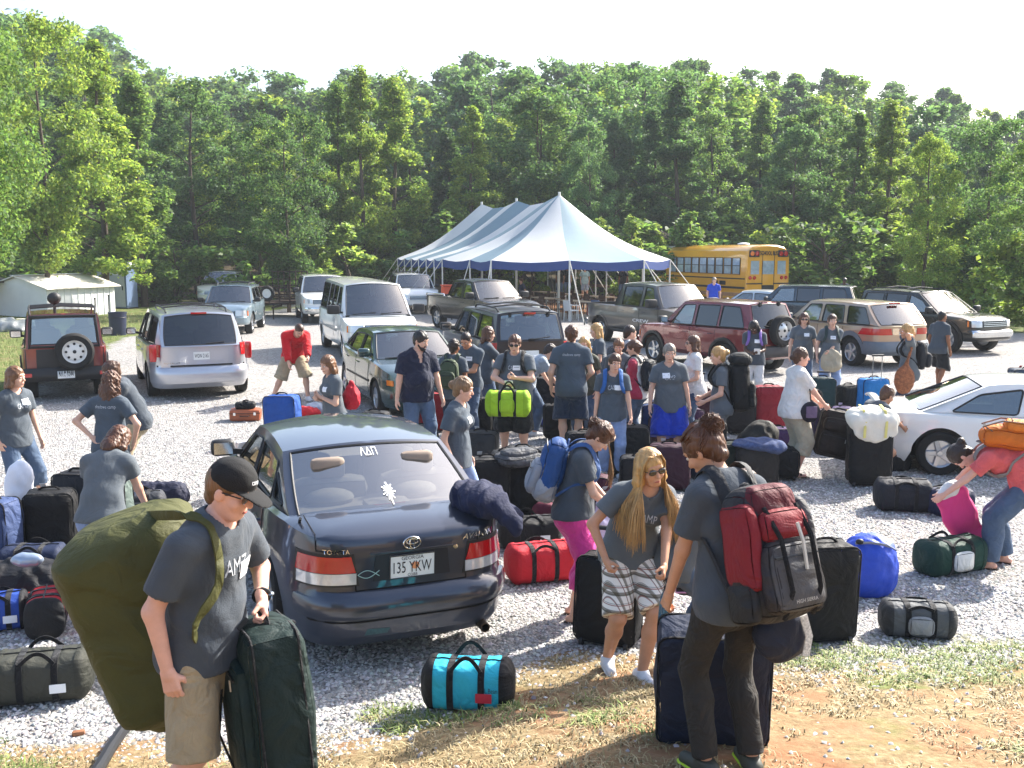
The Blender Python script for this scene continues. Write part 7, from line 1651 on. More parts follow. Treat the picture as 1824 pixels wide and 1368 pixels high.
# ---- school bus
def bus():
    YEL = paint('bus_yellow', '#d69a1e', .0, .35); L, W, H, z0 = 7.2, 2.4, 3.05, .55; p = atd(1338, 527, 46.5)
    root = thing('school_bus', 'yellow school bus parked behind the vehicles, seen from its rear', 'bus', (p.x + .75, 46.5, .1), R(112)); hw = W / 2
    def sec(x, k=1.0):     # cross section, rounded roof
        q = [(-hw, z0), (-hw, 1.55), (-hw * .985, 2.45), (-hw * .93, 2.78), (-hw * .75, 2.97), (-hw * .4, 3.06), (0, 3.08), (hw * .4, 3.06), (hw * .75, 2.97), (hw * .93, 2.78), (hw * .985, 2.45), (hw, 1.55), (hw, z0)]
        return [Vector((x, y * k, z0 + (z - z0) * k if z > 2.5 else z)) for y, z in q]
    mb = MB(); mb.loft([sec(.0, .97), sec(.06, .995), sec(.15), sec(L - .2), sec(L, .97)]); mb.build('body', YEL, root, 35)
    mb = MB(); V, F = rbox(1.5, 2.1, .85, .2, 5, .05, z0 + .05); mb.add([Vector((p_.x + L + .6, p_.y, p_.z)) for p_ in V], F); mb.build('bonnet', YEL, root)
    for e in (1, -1):
        y = e * (hw + .004)
        for k in range(9):
            x = .5 + k * .7; w = thing_part('window', mat('bus_glass', '#8fa3ab', .1, 0, .3, 4, coat=1), root, (x + .3, y, 2.08), (.56, .03, .72))
            f = MB(); pts = [(x, y + e * .012, 1.7), (x + .6, y + e * .012, 1.7), (x + .6, y + e * .012, 2.46), (x, y + e * .012, 2.46)]; f.tube(pts, .022, 4, closed=True); f.build('frame', BLACK, w); s_ = MB(); s_.bar((x, y + e * .02, 2.1), (x + .6, y + e * .02, 2.1), .03); s_.build('sash', BLACK, w)
        for z in (1.5, 1.08, .78): thing_part('rub_rail', BLACK, root, (L / 2, y, z), (L - .2, .03, .06 if z != 1.08 else .1))
        thing_part('vent', BLACK, root, (1.9, y, 1.28), (.5, .02, .2)); thing_part('vent', BLACK, root, (2.55, y, 1.28), (.5, .02, .2))
    for y, w in ((.0, .62), (.74, .46), (-.74, .46)): thing_part('rear_window', mat('bus_glass', '#8fa3ab'), root, (-.004, y, 2.02), (.03, w, .62)); 
    for y in (.33, -.33): thing_part('door_edge', BLACK, root, (-.006, y, 1.72), (.02, .025, 1.9))
    thing_part('emergency_panel', BLACK, root, (-.01, -.0, 1.0), (.03, .66, .42))
    for z in (1.5, .82): thing_part('rub_rail', BLACK, root, (-.01, 0, z), (.04, 2.36, .06)) if z != 1.5 else None
    for e in (1, -1):
        thing_part('rub_rail', BLACK, root, (-.01, e * .75, 1.28), (.04, .9, .06))
        hsng = thing_part('lamp_housing', BLACK, root, (-.02, e * .8, 2.66), (.05, .56, .32)); 
        for dy, c in ((-.13, REDL), (.13, AMBER if e > 0 else REDL)): mb = MB(); mb.lathe([(.11, -.05), (.1, -.07), (.001, -.075)], 14, 'x', (0, e * .8 + dy, 2.66)); mb.build('warning_lamp', c, hsng)
        for dy in (-.12, .12): mb = MB(); mb.lathe([(.09, -.02), (.08, -.045), (.001, -.05)], 14, 'x', (0, e * .88 + dy, 1.55)); mb.build('tail_lamp', REDL, root)
    mb = MB(); V, F = text_mesh('SCHOOL BUS'); mb.add([(-.045, -a * .165 + d_, 2.66 + b * .27 + d_) for d_ in (0, .018) for a, b in V], F + [tuple(i + len(V) for i in f) for f in F]); mb.build('lettering', INK, root, 180)
    thing_part('bumper', BLACK, root, (-.1, 0, .62), (.2, 2.44, .3)); mb = MB(); mb.ell((2.0, 0, 3.1), (.3, .3, .08)); mb.build('roof_hatch', STEELW, root)
    for x in (2.2, L - .2):
        for e in (1, -1):
            mb = MB(); mb.lathe([(.28, -.14), (.48, -.15), (.5, -.1), (.5, .1), (.48, .15), (.28, .14)], 22, 'y', (x, e * (hw - .17), .5)); w = mb.build('wheel', RUBBER, root); mb = MB(); mb.lathe([(.29, .12), (.2, .06), (.001, .08)], 16, 'y', (x, e * (hw - .17), .5)) if e > 0 else mb.lathe([(.29, -.12), (.2, -.06), (.001, -.08)], 16, 'y', (x, e * (hw - .17), .5)); mb.build('rim', YEL, w)
def thing_part(name, m, parent, c, d):
    mb = MB(); V, F = rbox(d[0], d[1], d[2], min(.02, min(d) * .3), 2); mb.add([p + Vector((c[0], c[1], c[2] - d[2] / 2)) for p in V], F); return mb.build(name, m, parent)
bus()
# ---- white metal shed, lean-to and portable toilets
def shed():
    WM = mat('shed_white', '#d8dad6', .55, 0, .05, 3); a = at(118, 572, 0); b = at(238, 560, 0); ang = math.atan2(b.y - a.y, b.x - a.x)
    Ls = 4.1; root = thing('metal_shed', 'white ribbed metal shed with a pale gable roof at the left', 'shed', (a.x - .75, a.y, 0), ang - .05); Wd = 3.0; hh = 1.35; hr = 1.8
    for y, nm in ((0, 'wall'), (Wd, 'wall')): thing_part(nm, WM, root, (Ls / 2, y, hh / 2), (Ls, .04, hh))
    mb = MB(); 
    for x in (0, Ls): mb = MB(); mb.add([(x - .02, 0, 0), (x - .02, Wd, 0), (x - .02, Wd, hh), (x - .02, Wd / 2, hr), (x - .02, 0, hh), (x + .02, 0, 0), (x + .02, Wd, 0), (x + .02, Wd, hh), (x + .02, Wd / 2, hr), (x + .02, 0, hh)], [(0, 1, 2, 3, 4), (9, 8, 7, 6, 5)] + [(i, (i + 1) % 5, 5 + (i + 1) % 5, 5 + i) for i in range(5)]); mb.build('gable', WM, root)
    for y0, y1 in ((-.22, Wd / 2), (Wd + .22, Wd / 2)):
        mb = MB(); z0 = hh - .05; mb.add([(-.2, y0, z0), (Ls + .2, y0, z0), (Ls + .2, y1, hr + .03), (-.2, y1, hr + .03), (-.2, y0, z0 + .04), (Ls + .2, y0, z0 + .04), (Ls + .2, y1, hr + .07), (-.2, y1, hr + .07)], [(0, 1, 2, 3), (7, 6, 5, 4), (0, 4, 5, 1), (1, 5, 6, 2), (2, 6, 7, 3), (3, 7, 4, 0)]); mb.build('roof', mat('shed_roof', '#d5cfc0', .6, 0, .08, 3), root)
    for k in range(10): thing_part('rib', WM, root, (.2 + k * .4, -.03, hh / 2), (.05, .03, hh - .02))
    thing_part('ridge_cap', WM, root, (Ls / 2, Wd / 2, hr + .08), (Ls + .42, .3, .03))
    dk = mat('dark_timber', '#2c241e', .9, 0, .3); l = thing('lean_to', 'dark open lean-to beside the white shed at the left edge', 'shed', (a.x - 3.0, a.y + .6, 0), ang - .05)
    mb = MB(); mb.box((-.9, 1.5, 1.72), (4.6, 3.4, .07), Matrix.Rotation(R(4), 3, 'X')); mb.build('roof', dk, l); thing_part('wall', dk, l, (-.9, 2.6, .85), (4.4, .08, 1.7)); thing_part('wall', dk, l, (1.2, 1.4, .8), (.08, 2.6, 1.6))
    for x in (-2.9, 1.2): mb = MB(); mb.bar((x, 0, 0), (x, 0, 1.65), .1); mb.build('post', dk, l)
    def toilet(label, px, cm, y):
        p = at(px, 553, 0); t = thing('portable_toilet', label, 'portable toilet', (p.x, p.y + y, 0), -.12, 'portable toilets'); g = mat('toilet_grey', '#aab0b3', .5, 0, .06); thing_part('base', BLACK, t, (0, 0, .08), (1.12, 1.12, .16)); thing_part('cabin', cm, t, (0, 0, 1.13), (1.06, 1.06, 1.95)); d = thing_part('door', g, t, (.02, -.545, 1.1), (.84, .03, 1.8)); thing_part('latch', BLACK, d, (.34, -.57, 1.1), (.05, .03, .2)); thing_part('vent_panel', WHITEP, d, (0, -.566, 1.8), (.3, .02, .14))
        mb = MB(); rr = [[Vector((x * s_, y_ * s_, z)) for x, y_ in ((-.55, -.55), (.55, -.55), (.55, .55), (-.55, .55))] for s_, z in ((1, 2.1), (.98, 2.2), (.7, 2.32), (.3, 2.36))]; mb.loft(rr); mb.build('roof', WHITEP, t)
    tg = mat('toilet_grey', '#aab0b3', .5, 0, .06); toilet('grey portable toilet next to the white shed', 201, tg, .2); toilet('portable toilet with blue sides, right of the grey one', 219, mat('toilet_blue', '#5d7090', .5, 0, .06), 0)
shed()
b_ = at(211, 597, 0); bn = thing('waste_bin', 'dark blue waste bin on the left lawn', 'bin', (b_.x, b_.y, 0)); mb = MB(); mb.lathe([(.001, 0), (.26, 0), (.3, .75), (.32, .76), (.32, .8), (.27, .79), (.24, .1), (.001, .1)], 20, 'z'); mb.build('barrel', mat('bin_navy', '#1f2740', .5, 0, .1), bn)
mb = MB(); mb.tube([(.3 * math.cos(a), .3 * math.sin(a), .62) for a in np.linspace(0, 6.283, 17)[:-1]], .012, 5, closed=True); mb.build('hoop', BLACK, bn)
for k, (px, py) in enumerate(((172, 606), (196, 596))):
    q = at(px, py, 0); t = thing('post', ('thin black post left of the waste bin', 'thin black post just behind the waste bin')[k], 'post', (q.x, q.y, 0)); mb = MB(); mb.tube([(0, 0, -.1), (.02, 0, 1.35)], .025, 6); mb.build('shaft', BLACK, t); mb = MB(); mb.ell((.02, 0, 1.36), (.035, .035, .03)); mb.build('knob', BLACK, t)
q0 = at(172, 606, 0); q1 = at(100, 640, 0); mb = MB(); mb.tube([Vector((q0.x, q0.y, 1.1)), (Vector((q0.x, q0.y, 1.1)) + Vector((q1.x, q1.y + 2, .9))) / 2 + Vector((0, 0, -.15)), Vector((q1.x - 2, q1.y + 2, .95))], .012, 5); tag(mb.build('boundary_rope', ROPE), 'thin rope strung from the black post across the lawn', 'rope')
tp = at(22, 590, 0); soft('crumpled grey tarpaulin lying on the lawn at the left edge', (tp.x - .6, tp.y, 0), .4, 'tarpaulin', 'tarpaulin', '#7a7f80', [('e', (0, 0, .1), (1.7, 1.0, .35)), ('e', (.9, .3, .1), (1.0, .8, .25)), ('e', (-1., -.2, .1), (1., .7, .3))], .05, (.06, 5), m=mat('tarp', '#6f7476', .4, 0, .5, 3, .8, 8))
# ---- utility trailer
def trailer():
    RU = mat('rust_steel', '#3a2c26', .8, .3, .3, 8); q = at(490, 566, 0); r = thing('utility_trailer', 'rusty mesh sided utility trailer with a spare tyre on its side', 'trailer', (q.x, q.y, 0), -.12); Lh, Wd = 1.15, 2.6
    thing_part('deck', RU, r, (0, Wd / 2, .62), (Lh * 2, Wd, .1))
    for y in (0, Wd):
        for z in (.72, 1.02, 1.32): mb = MB(); mb.bar((-Lh, y, z), (Lh, y, z), .05); mb.build('rail', RU, r)
        for k in range(6): x = -Lh + k * Lh * 2 / 5; mb = MB(); mb.bar((x, y, .62), (x, y, 1.34), .05); mb.build('upright', RU, r)
    for z in (.8, 1.2, 1.6, 1.95): mb = MB(); mb.bar((-Lh * .9, Wd, z), (Lh * .55, Wd, z), .05); mb.build('gate_bar', RU, r)
    for k in range(7): x = -Lh * .9 + k * Lh * 1.45 / 6; mb = MB(); mb.bar((x, Wd, .7), (x, Wd, 2.0), .04); mb.build('gate_bar', RU, r)
    for x in (-Lh, Lh):
        for z in (.8, 1.3): mb = MB(); mb.bar((x, 0, z), (x, Wd, z), .05); mb.build('rail', RU, r)
    def wh(x, y, z, axis):
        mb = MB(); mb.lathe([(.2, -.08), (.3, -.09), (.33, -.05), (.33, .05), (.3, .09), (.2, .08)], 20, axis, (x, y, z)); w = mb.build('tyre', RUBBER, r); mb = MB(); mb.lathe([(.2, -.07), (.12, -.05), (.05, -.07), (.001, -.07)], 16, axis, (x, y, z)); mb.build('rim', STEELW, w)
    wh(-.28, -.1, 1.06, 'y')
    for x in (-Lh - .12, Lh + .12): wh(x, Wd / 2, .33, 'x')
    mb = MB(); mb.bar((.3, 0, .55), (.3, -1.1, .5), .08); mb.build('tongue', RU, r); mb = MB(); mb.tube([(.3, -1., .0), (.3, -1., .62)], .03, 6); mb.build('jack_stand', RU, r)
trailer()
# ---- black hose across the bank, scrap on the grass
pts = [gp(x, y) for x, y in ((252, 1268), (236, 1290), (215, 1315), (195, 1345), (178, 1375), (160, 1400))]; mb = MB(); mb.tube([p + Vector((0, 0, .03)) for p in pts], .035, 10); tag(mb.build('drain_pipe', mat('pipe_black', '#1c1e22', .5, 0, .15)), 'black corrugated pipe running down the bank at the bottom left', 'pipe')
q = gp(140, 1310); cb_ = thing('card_scrap', 'small crumpled brown card lying on the bank at the lower left', 'litter', (q.x, q.y, q.z), .4); mb = MB(); V, F = rbox(.07, .04, .03, .008, 3, .004); mb.add(V, F); mb.build('body', mat('card_brown', '#8a5c3e', .8), cb_)
# ------------------------------------------------------------------ luggage on the ground and in hands
def G(px, py): p = gp(px, py); return (p.x, p.y, p.z)
BLU, NVY, BKK, PLM = '#1d4a8a', '#1c2540', '#111214', '#3c1d33'
YELT, WT = mat('tag_yellow', '#e3d33c', .6), PAPER
# -- carried by the man
a_, l_, u_ = man['handL'], man['handR'], man['u']; MW = man['M']
hb = MW @ Vector(man['handL']); mloc = man['root'].location
suitcase('dark green upright suitcase carried by the man in the black cap', (hb.x + .05, hb.y - .02, hb.z - .80), -62, .46, .27, .77, '#102523', tilt=3, roll=-5, tagc=BLACK, pockets=1, strap=-.06)
D_ = duffel('huge olive green canvas duffel slung behind the man in the black cap', (-1.63, 4.42, 1.0), 0, .98, .62, .66, '#474823', handle=.0, shoulder=False, sagk=.07)
for ch in list(D_.children):
    if ch.name.split('.')[0] in ('handle', 'strap', 'zip'): bpy.data.objects.remove(ch)
D_.rotation_euler = Matrix.Rotation(R(62), 3, 'Y').to_euler(); D_.location = (-2.0, 4.52, 1.11)
D_.rotation_euler = (Matrix.Rotation(R(10), 3, 'Z') @ Matrix.Rotation(R(71), 3, 'Y')).to_euler()
OL = clothm('#474823'); mi = D_.matrix_basis.inverted(); s0 = MW @ Vector(man['arm']['R'][0]); nk = MW @ Vector(man['neck']); r_w = MW.to_3x3() @ Vector(man['r']); f_w = MW.to_3x3() @ Vector(man['f']); uw = MW.to_3x3() @ Vector(man['u'])
top_ = nk + r_w * .115 + uw * .045; path = [D_.matrix_basis @ Vector((-.46, 0, .44)), top_ - f_w * .12 - uw * .01, top_ + f_w * .0 + uw * .012, top_ + f_w * .085 - uw * .035, nk + r_w * .15 + f_w * .165 - uw * .18, nk + r_w * .215 + f_w * .12 - uw * .4, D_.matrix_basis @ Vector((.42, .1, .5))]
mb = MB(); q = []
for i in range(len(path) - 1):
    p0, p1, p2, p3 = path[max(0, i - 1)], path[i], path[i + 1], path[min(len(path) - 1, i + 2)]
    for t in (0, .25, .5, .75): q.append(mi @ (.5 * (2 * p1 + (p2 - p0) * t + (2 * p0 - 5 * p1 + 4 * p2 - p3) * t * t + (3 * p1 - p0 - 3 * p2 + p3) * t ** 3)))
mb.tube(q + [mi @ path[-1]], .026, 6, flat=.3, up=tuple((mi.to_3x3() @ (uw * .5 + f_w)))); mb.build('shoulder_strap', OL, D_)
mb = MB(); mb.loft([[Vector((.47 + x, math.cos(a) * r, .26 + math.sin(a) * r)) for a in np.linspace(0, 2 * math.pi, 19)[:-1]] for x, r in ((0, .2), (.05, .17), (.09, .1), (.12, .05))]); mb.build('gathered_end', OL, D_, 60)
mb = MB(); mb.ell((.53, -.12, .36), (.05, .03, .02)); mb.build('clasp', BLACK, D_)
# cap of the man
S = man['S']; K = Sdf(); hcm, Rh = man['hc'] / S, man['Rh']; hl = lambda *v: hcm + Rh @ A3(*v)
K.ell(hl(0, -.008, .052), (.088, .104, .088), Rh, .02); K.cut(hl(0, 0, .03), -(Rh @ nrm(A3(0, .12, 1)))); K.cap(hl(0, .06, .03), hl(0, .13, .016), .078, .062, .012, sq=(Rh @ nrm(A3(0, .25, 1)), .13))
K.wob(.0012, 60, 1); V, F = K.mesh(.006); capo = link('cap', mesh_np('cap', V * S, F), mat('black_cap', '#131416', .9, 0, .2, 20, .3, 200), man['root'])
b_ = _bvh(man, capo); V, F = text_mesh('camp'); mb = MB(); P_ = []
for a, b in V:
    o = Vector(hl(a * .022 * -1 + .0, .3, .075 + b * .03) * S); hit = b_.ray_cast(o, Vector(Rh @ A3(0, -1, 0))); P_.append((hit[0] + Vector(Rh @ A3(0, .003, .001))) if hit[0] else o)
mb.add(P_, F); mb.build('lettering', WHITEP, capo, 180)
w_ = Vector(man['arm']['L'][2]); e_ = Vector(man['arm']['L'][1]); d_ = (w_ - e_).normalized(); mb = MB(); q1, q2 = d_.orthogonal().normalized(), None; q2 = d_.cross(q1); mb.tube([w_ - d_ * .035 + (q1 * math.cos(a) + q2 * math.sin(a)) * .034 for a in np.linspace(0, 6.283, 19)[:-1]], .011, 6, closed=True); mb.build('wristwatch', BLACK, man['root'])
mb = MB(); mb.ell(w_ - d_ * .035 + Vector(man['palmL'][0]) * -.038, (.02, .02, .012)); mb.build('watch_face', mat('watch_steel', '#8d9296', .25, .9, 0), man['root'])
# -- by the plaid shorts girl
hr = plaid['M'] @ Vector(plaid['handR']); q = G(1082, 1148); suitcase('black wheeled suitcase held by its raised handle beside the plaid shorts girl', q, 158, .46, .27, .66, BKK, pull=.22, tilt=6, tagc=mat('tag_orange', '#d8703c'), pockets=2)
hl_ = plaid['M'] @ Vector(plaid['handL']); bt = thing('water_bottle', 'translucent blue water bottle hanging from the plaid shorts girl’s hand', 'bottle', (hl_.x, hl_.y - .05, hl_.z - .29), (R(-4), R(6), 0)); mb = MB(); mb.lathe([(.001, 0), (.036, .0), (.04, .02), (.04, .17), (.03, .2), (.022, .205), (.022, .215), (.001, .216)], 18, 'z'); mb.build('bottle_body', mat('bottle_blue', '#4b7f98', .15, 0, .1, trans=.6), bt); mb = MB(); mb.lathe([(.026, .205), (.026, .24), (.02, .245), (.001, .246)], 14, 'z'); mb.build('bottle_cap', BLACK, bt); mb = MB(); mb.tube([(0, 0, .24), (.03, 0, .27), (0, 0, .3), (-.03, 0, .27)], .006, 5, closed=True); mb.build('loop', BLACK, bt)
# -- woman in black jeans: suitcase, pack, drawstring bag
q = G(1264, 1312); suitcase('big navy suitcase leaning in front of the woman in black jeans', q, 172, .56, .3, .66, '#1b2438', tilt=-10, pockets=1, tagc=None)
pk_, Bp, put = worn_pack(back_, 'large red, black and grey backpack worn by the woman in black jeans', '#2c2c2f', '#2f2d30', .37, .56, .2, '#2a2c30', drop=.1)
RD = clothm('#7a1c26'); GRY = clothm('#4b4b4d'); CHX = clothm('#262729')
def pkbox(name, m, x, y, z, w, d, h, r=.03, parent=None, n=5): mb = MB(); V, F = rbox(w, d, h, r, n, .012); mb.add(put([Vector((p.x + x, p.y + y, p.z + z)) for p in V]), F); return mb.build(name, m, parent or pk_, 60)
for e in (-1, 1): pkbox('side_panel', RD if e < 0 else GRY, e * .165, -.02, .14, .08, .2, .36, .035); pkbox('mesh_pocket', CHX, e * .18, 0, .0, .06, .16, .17, .025)
pkbox('top_panel', clothm('#551a24'), 0, -.03, .4, .3, .17, .17, .06); pkbox('lid_pocket', RD, 0, -.125, .33, .26, .06, .13, .03); pkbox('front_shell', GRY, 0, -.155, .04, .26, .05, .27, .03)
mb = MB(); mb.tube(put([Vector((.02, -.19, .4)), Vector((.03, -.2, .32)), Vector((.035, -.195, .2))]), .008, 5); mb.build('reflective_strip', mat('reflective', '#c9c7be', .4), pk_)
for x in (-.1, .1): mb = MB(); mb.tube(put([Vector((x, -.13, .48)), Vector((x * .9, -.19, .34)), Vector((x * .8, -.2, .12)), Vector((x * .8, -.13, .0))]), .011, 5, flat=.5); mb.build('compression_strap', WEB, pk_)
V, F = text_mesh('HIGH SIERRA'); mb = MB(); mb.add(put([Vector((a * .021, -.192, .075 + b * .022)) for a, b in V]), F); mb.build('lettering', mat('stitch_grey', '#b7b4ae', .7), pk_, 180)
bt = pkbox('bottle', mat('bottle_clear', '#9fb0b0', .15, 0, .2), .235, .0, .12, .07, .07, .2, .03); pkbox('bottle_cap', mat('cap_yellow', '#d8c23a', .5), .235, 0, .33, .045, .045, .04, .015, bt, 3)
wp = back_['M'] @ Vector(back_['pel']); dsb = soft('navy drawstring bag with a white trim hanging below the big red backpack', (wp.x + .235, wp.y - .03, wp.z - .33), (0, 0, R(20)), 'drawstring_bag', 'bag', '#232838', [('e', (0, 0, .13), (.14, .1, .14)), ('c', (0, 0, .2), (-.03, 0, .33), .08, .03)], .012, (.006, 34), ground_=False)
mb = MB(); mb.tube([Vector((.06, -.105, .05)), Vector((.075, -.105, .14)), Vector((.05, -.09, .24))], .022, 6, flat=.25, up=(0, -1, 0)); mb.build('trim', mat('woven_white', '#c8c6c0', .8, 0, .6, 90), dsb); mb = MB(); mb.tube([Vector((-.03, 0, .32)), Vector((-.12, .06, .5)), Vector((-.14, .1, .66))], .007, 5); mb.build('drawcord', WEB, dsb)
# -- pink sweatpants girl's pack
pk2, B2, put2 = worn_pack(pink, 'blue and pale grey backpack on the girl in pink sweatpants', '#24497f', '#8d9098', .3, .47, .17, '#2f4f80', drop=-.02)
mb = MB(); V, F = rbox(.305, .18, .2, .06, 6, .02); mb.add(put2([Vector((p.x, p.y - .01, p.z - .012)) for p in V]), F); mb.build('base_panel', clothm('#9a9ba0'), pk2, 60)
# -- other packs
worn_pack(p13, 'dark backpack of the stocky man in sunglasses, only its straps in view', '#22252b', None, .26, .36, .12)
worn_pack(p10, 'olive green backpack hanging from the shoulder of the person seen from behind', '#46523c', '#3c4735', .27, .4, .14, '#39443a')
worn_pack(p18, 'grey strapped backpack on the man with cropped hair', '#3d444e', '#4b525c', .28, .42, .15, '#a9aeb2')
worn_pack(p20, 'blue strapped backpack of the girl with a hand on a black suitcase', '#2c5c96', '#2c5c96', .26, .36, .12, '#2b5c9c')
worn_pack(p21, 'black and grey backpack on the girl in the raglan shirt', '#1c2026', '#566068', .3, .42, .16, '#1c2026')
big, Bb, pb = worn_pack(p24, 'tall black trekking backpack on the blonde with a bun', '#141719', '#1a1e20', .36, .62, .24, '#1a1c1e', drop=.02)
mb = MB(); V, F = rbox(.34, .26, .14, .06, 5, .03); mb.add(pb([Vector((p.x, p.y - .02, p.z + .6)) for p in V]), F); mb.build('lid', clothm('#1a1e20'), big, 60)
worn_pack(p25, 'purple backpack on the woman in white trousers', '#5b4a80', '#5b4a80', .26, .36, .13, '#7a5ea8')
worn_pack(p27, 'green and teal backpack on the woman with a beige tote', '#23443f', '#2d5a50', .28, .44, .17, '#2b3a3a')
worn_pack(p30, 'dark backpack with a blue bottle behind the blonde with raised arms', '#1d2026', '#23262c', .27, .42, .15)
ok, Bo, po_ = worn_pack(p32, 'orange backpack with grey straps on the woman in coral', '#c8691e', '#d4782a', .31, .46, .17, '#7d7672', drop=-.03)
for x in (-.1, .1): mb = MB(); mb.tube(po_([Vector((x, -.09, .46)), Vector((x, -.15, .3)), Vector((x, -.15, .1)), Vector((x, -.08, .0))]), .013, 5, flat=.4); mb.build('compression_strap', clothm('#7d7672'), ok)
rdp = soft('red drawstring bag on the back of the girl hugging her hands', tuple((p7['M'] @ Vector(p7['waist'] - p7['f'] * .24 - p7['u'] * .1))), 1.1, 'drawstring_bag', 'bag', '#b01a2c', [('e', (0, 0, .12), (.12, .09, .15)), ('c', (0, 0, .18), (0, 0, .32), .07, .03)], .014, (.008, 30), ground_=False)
# bags held
hL = p13['M'] @ Vector(p13['handL']); duffel('lime green duffel with black straps hanging from the stocky man’s arm', (hL.x - .02, hL.y - .24, hL.z - .5), -6, .6, .28, .36, '#9cc42a', endc='#8ab024', handle=.14, shoulder=False, pocket='#98be2a')
q = p27['M'] @ Vector(p27['pel'] + p27['f'] * .2); soft('beige cloth tote hanging in front of the woman with the green backpack', (q.x - .02, q.y - .05, q.z - .26), .1, 'tote_bag', 'bag', '#a59a84', [('e', (0, 0, .2), (.2, .07, .22)), ('c', (-.1, 0, .1), (.1, 0, .1), .09, .09)], .016, (.008, 20), ground_=False)
q = p30['M'] @ Vector(p30['pel'] + p30['r'] * -.2 + p30['f'] * .12); pb_ = soft('russet paisley shoulder bag at the hip of the blonde with raised arms', (q.x - .02, q.y - .1, q.z - .28), .5, 'shoulder_bag', 'bag', '#7a4630', [('e', (0, 0, .2), (.17, .07, .24)), ('c', (0, 0, .38), (.1, .02, .72), .03, .02)], .016, (.006, 24), m=mat('paisley', '#7d4c30', .85, 0, .7, 26), ground_=False)
q = p28['M'] @ Vector(p28['pel'] + p28['r'] * .2 + p28['f'] * .12); pu = soft('small black and purple shoulder pouch on the woman in white', (q.x - .02, q.y - .06, q.z - .12), .3, 'shoulder_pouch', 'bag', '#221f2a', [('e', (0, 0, .12), (.13, .04, .14))], .012, (.004, 30), ground_=False)
mb = MB(); V, F = rbox(.14, .02, .15, .01, 3); mb.add([p + Vector((0, -.045, .05)) for p in V], F); mb.build('panel', clothm('#6d5a74'), pu); mb = MB(); sp_ = p28['M'] @ Vector(p28['neck'] + p28['r'] * -.05 + p28['u'] * .02); o_ = Vector((q.x - .02, q.y - .06, q.z - .12)); rz = Matrix.Rotation(-.3, 3, 'Z'); mb.tube([Vector((0, 0, .24)), rz @ (sp_ - o_) * .55 + Vector((0, -.12, .1)), rz @ (sp_ - o_) + Vector((0, -.05, .03))], .009, 5); mb.build('strap', WEB, pu)
hL = p28['M'] @ Vector(p28['handL']); suitcase('dark brown soft suitcase lifted by the woman in white', (hL.x + .1, hL.y - .12, hL.z - .66), -12, .46, .26, .62, '#241d1b', tilt=0, roll=12, tagc=YELT)
q = G(1232, 1085); tt = soft('black tote with pink trim and hearts under the crouching person’s arm', (q[0] - .03, q[1] - .42, q[2] + .28), R(5), 'tote_bag', 'bag', '#17171b', [('e', (0, 0, .14), (.21, .08, .15)), ('c', (-.12, 0, .06), (.12, 0, .06), .07, .07)], .012, (.004, 24), ground_=False)
PKT = mat('pink_trim', '#d492b4', .7)
mb = MB(); mb.tube([(-.19, -.085, .04), (-.19, -.07, .24), (.19, -.07, .24), (.19, -.085, .04)], .007, 5, closed=True); mb.build('trim', PKT, tt)
for hx, hz, s_ in ((.02, .12, .035), (.1, .11, .055), (-.02, .16, .022)):
    mb = MB(); pts = [(hx + s_ * .065 * 16 * math.sin(t) ** 3, -.098, hz + s_ * .065 * (13 * math.cos(t) - 5 * math.cos(2 * t) - 2 * math.cos(3 * t) - math.cos(4 * t))) for t in np.linspace(0, 6.283, 25)[:-1]]; n = len(pts); mb.add(pts + [(x, y + .01, z) for x, y, z in pts], [tuple(range(n)), tuple(range(n, 2 * n))[::-1]] + [(i, (i + 1) % n, n + (i + 1) % n, n + i) for i in range(n)]); mb.build('heart', mat('heart_cream', '#dcc3b4', .7), tt)
# -- foreground and right
duffel('turquoise and black duffel on the bare bank in front', G(835, 1256), -6, .56, .29, .3, '#2fb4cc', endc='#151619', handle=.1, tagc=mat('tag_red', '#c8283c', .6), logo='L.L.Bean')
suitcase('tall black suitcase standing right of the woman in black jeans', G(1462, 1138), 190, .44, .3, .74, BKK, tagc=WT, pockets=1)
lb = soft('bright royal blue drawstring laundry sack on the gravel', G(1545, 1056), .2, 'laundry_sack', 'bag', '#2450c4', [('e', (0, 0, .2), (.25, .22, .27)), ('e', (0, 0, .33), (.22, .2, .2))], .014, (.007, 26), m=mat('sack_blue', '#1e48bc', .55, 0, .1, 7, .6, 30))
mb = MB(); mb.tube([(-.16, -.1, .47), (-.05, -.15, .49), (.08, -.15, .47), (.19, -.08, .4)], .018, 6, flat=.4); mb.build('strap', mat('strap_grey', '#8f959c', .6), lb); mb = MB(); mb.ell((-.13, -.12, .49), (.035, .025, .025)); mb.build('cord_lock', BLACK, lb)
duffel('grey and black duffel with pale piping on the gravel edge', G(1632, 1130), -10, .54, .28, .26, '#55585a', endc='#303234', pocket='#8d8f90', handle=.02, shoulder=False)
gd = duffel('dark green duffel lying open under the woman in coral', G(1690, 1018), 22, .68, .32, .32, '#123a30', handle=.06, endc='#10332b', pocket='#d9d9d2', shoulder=False)
duffel('black boxy duffel lying left of the woman in coral', G(1607, 908), -10, .62, .4, .36, '#181d26', handle=.03, shoulder=False, sagk=0)
duffel('navy bag half hidden behind the green duffel', G(1688, 915), 20, .5, .36, .3, '#1c2440', handle=.03, shoulder=False)
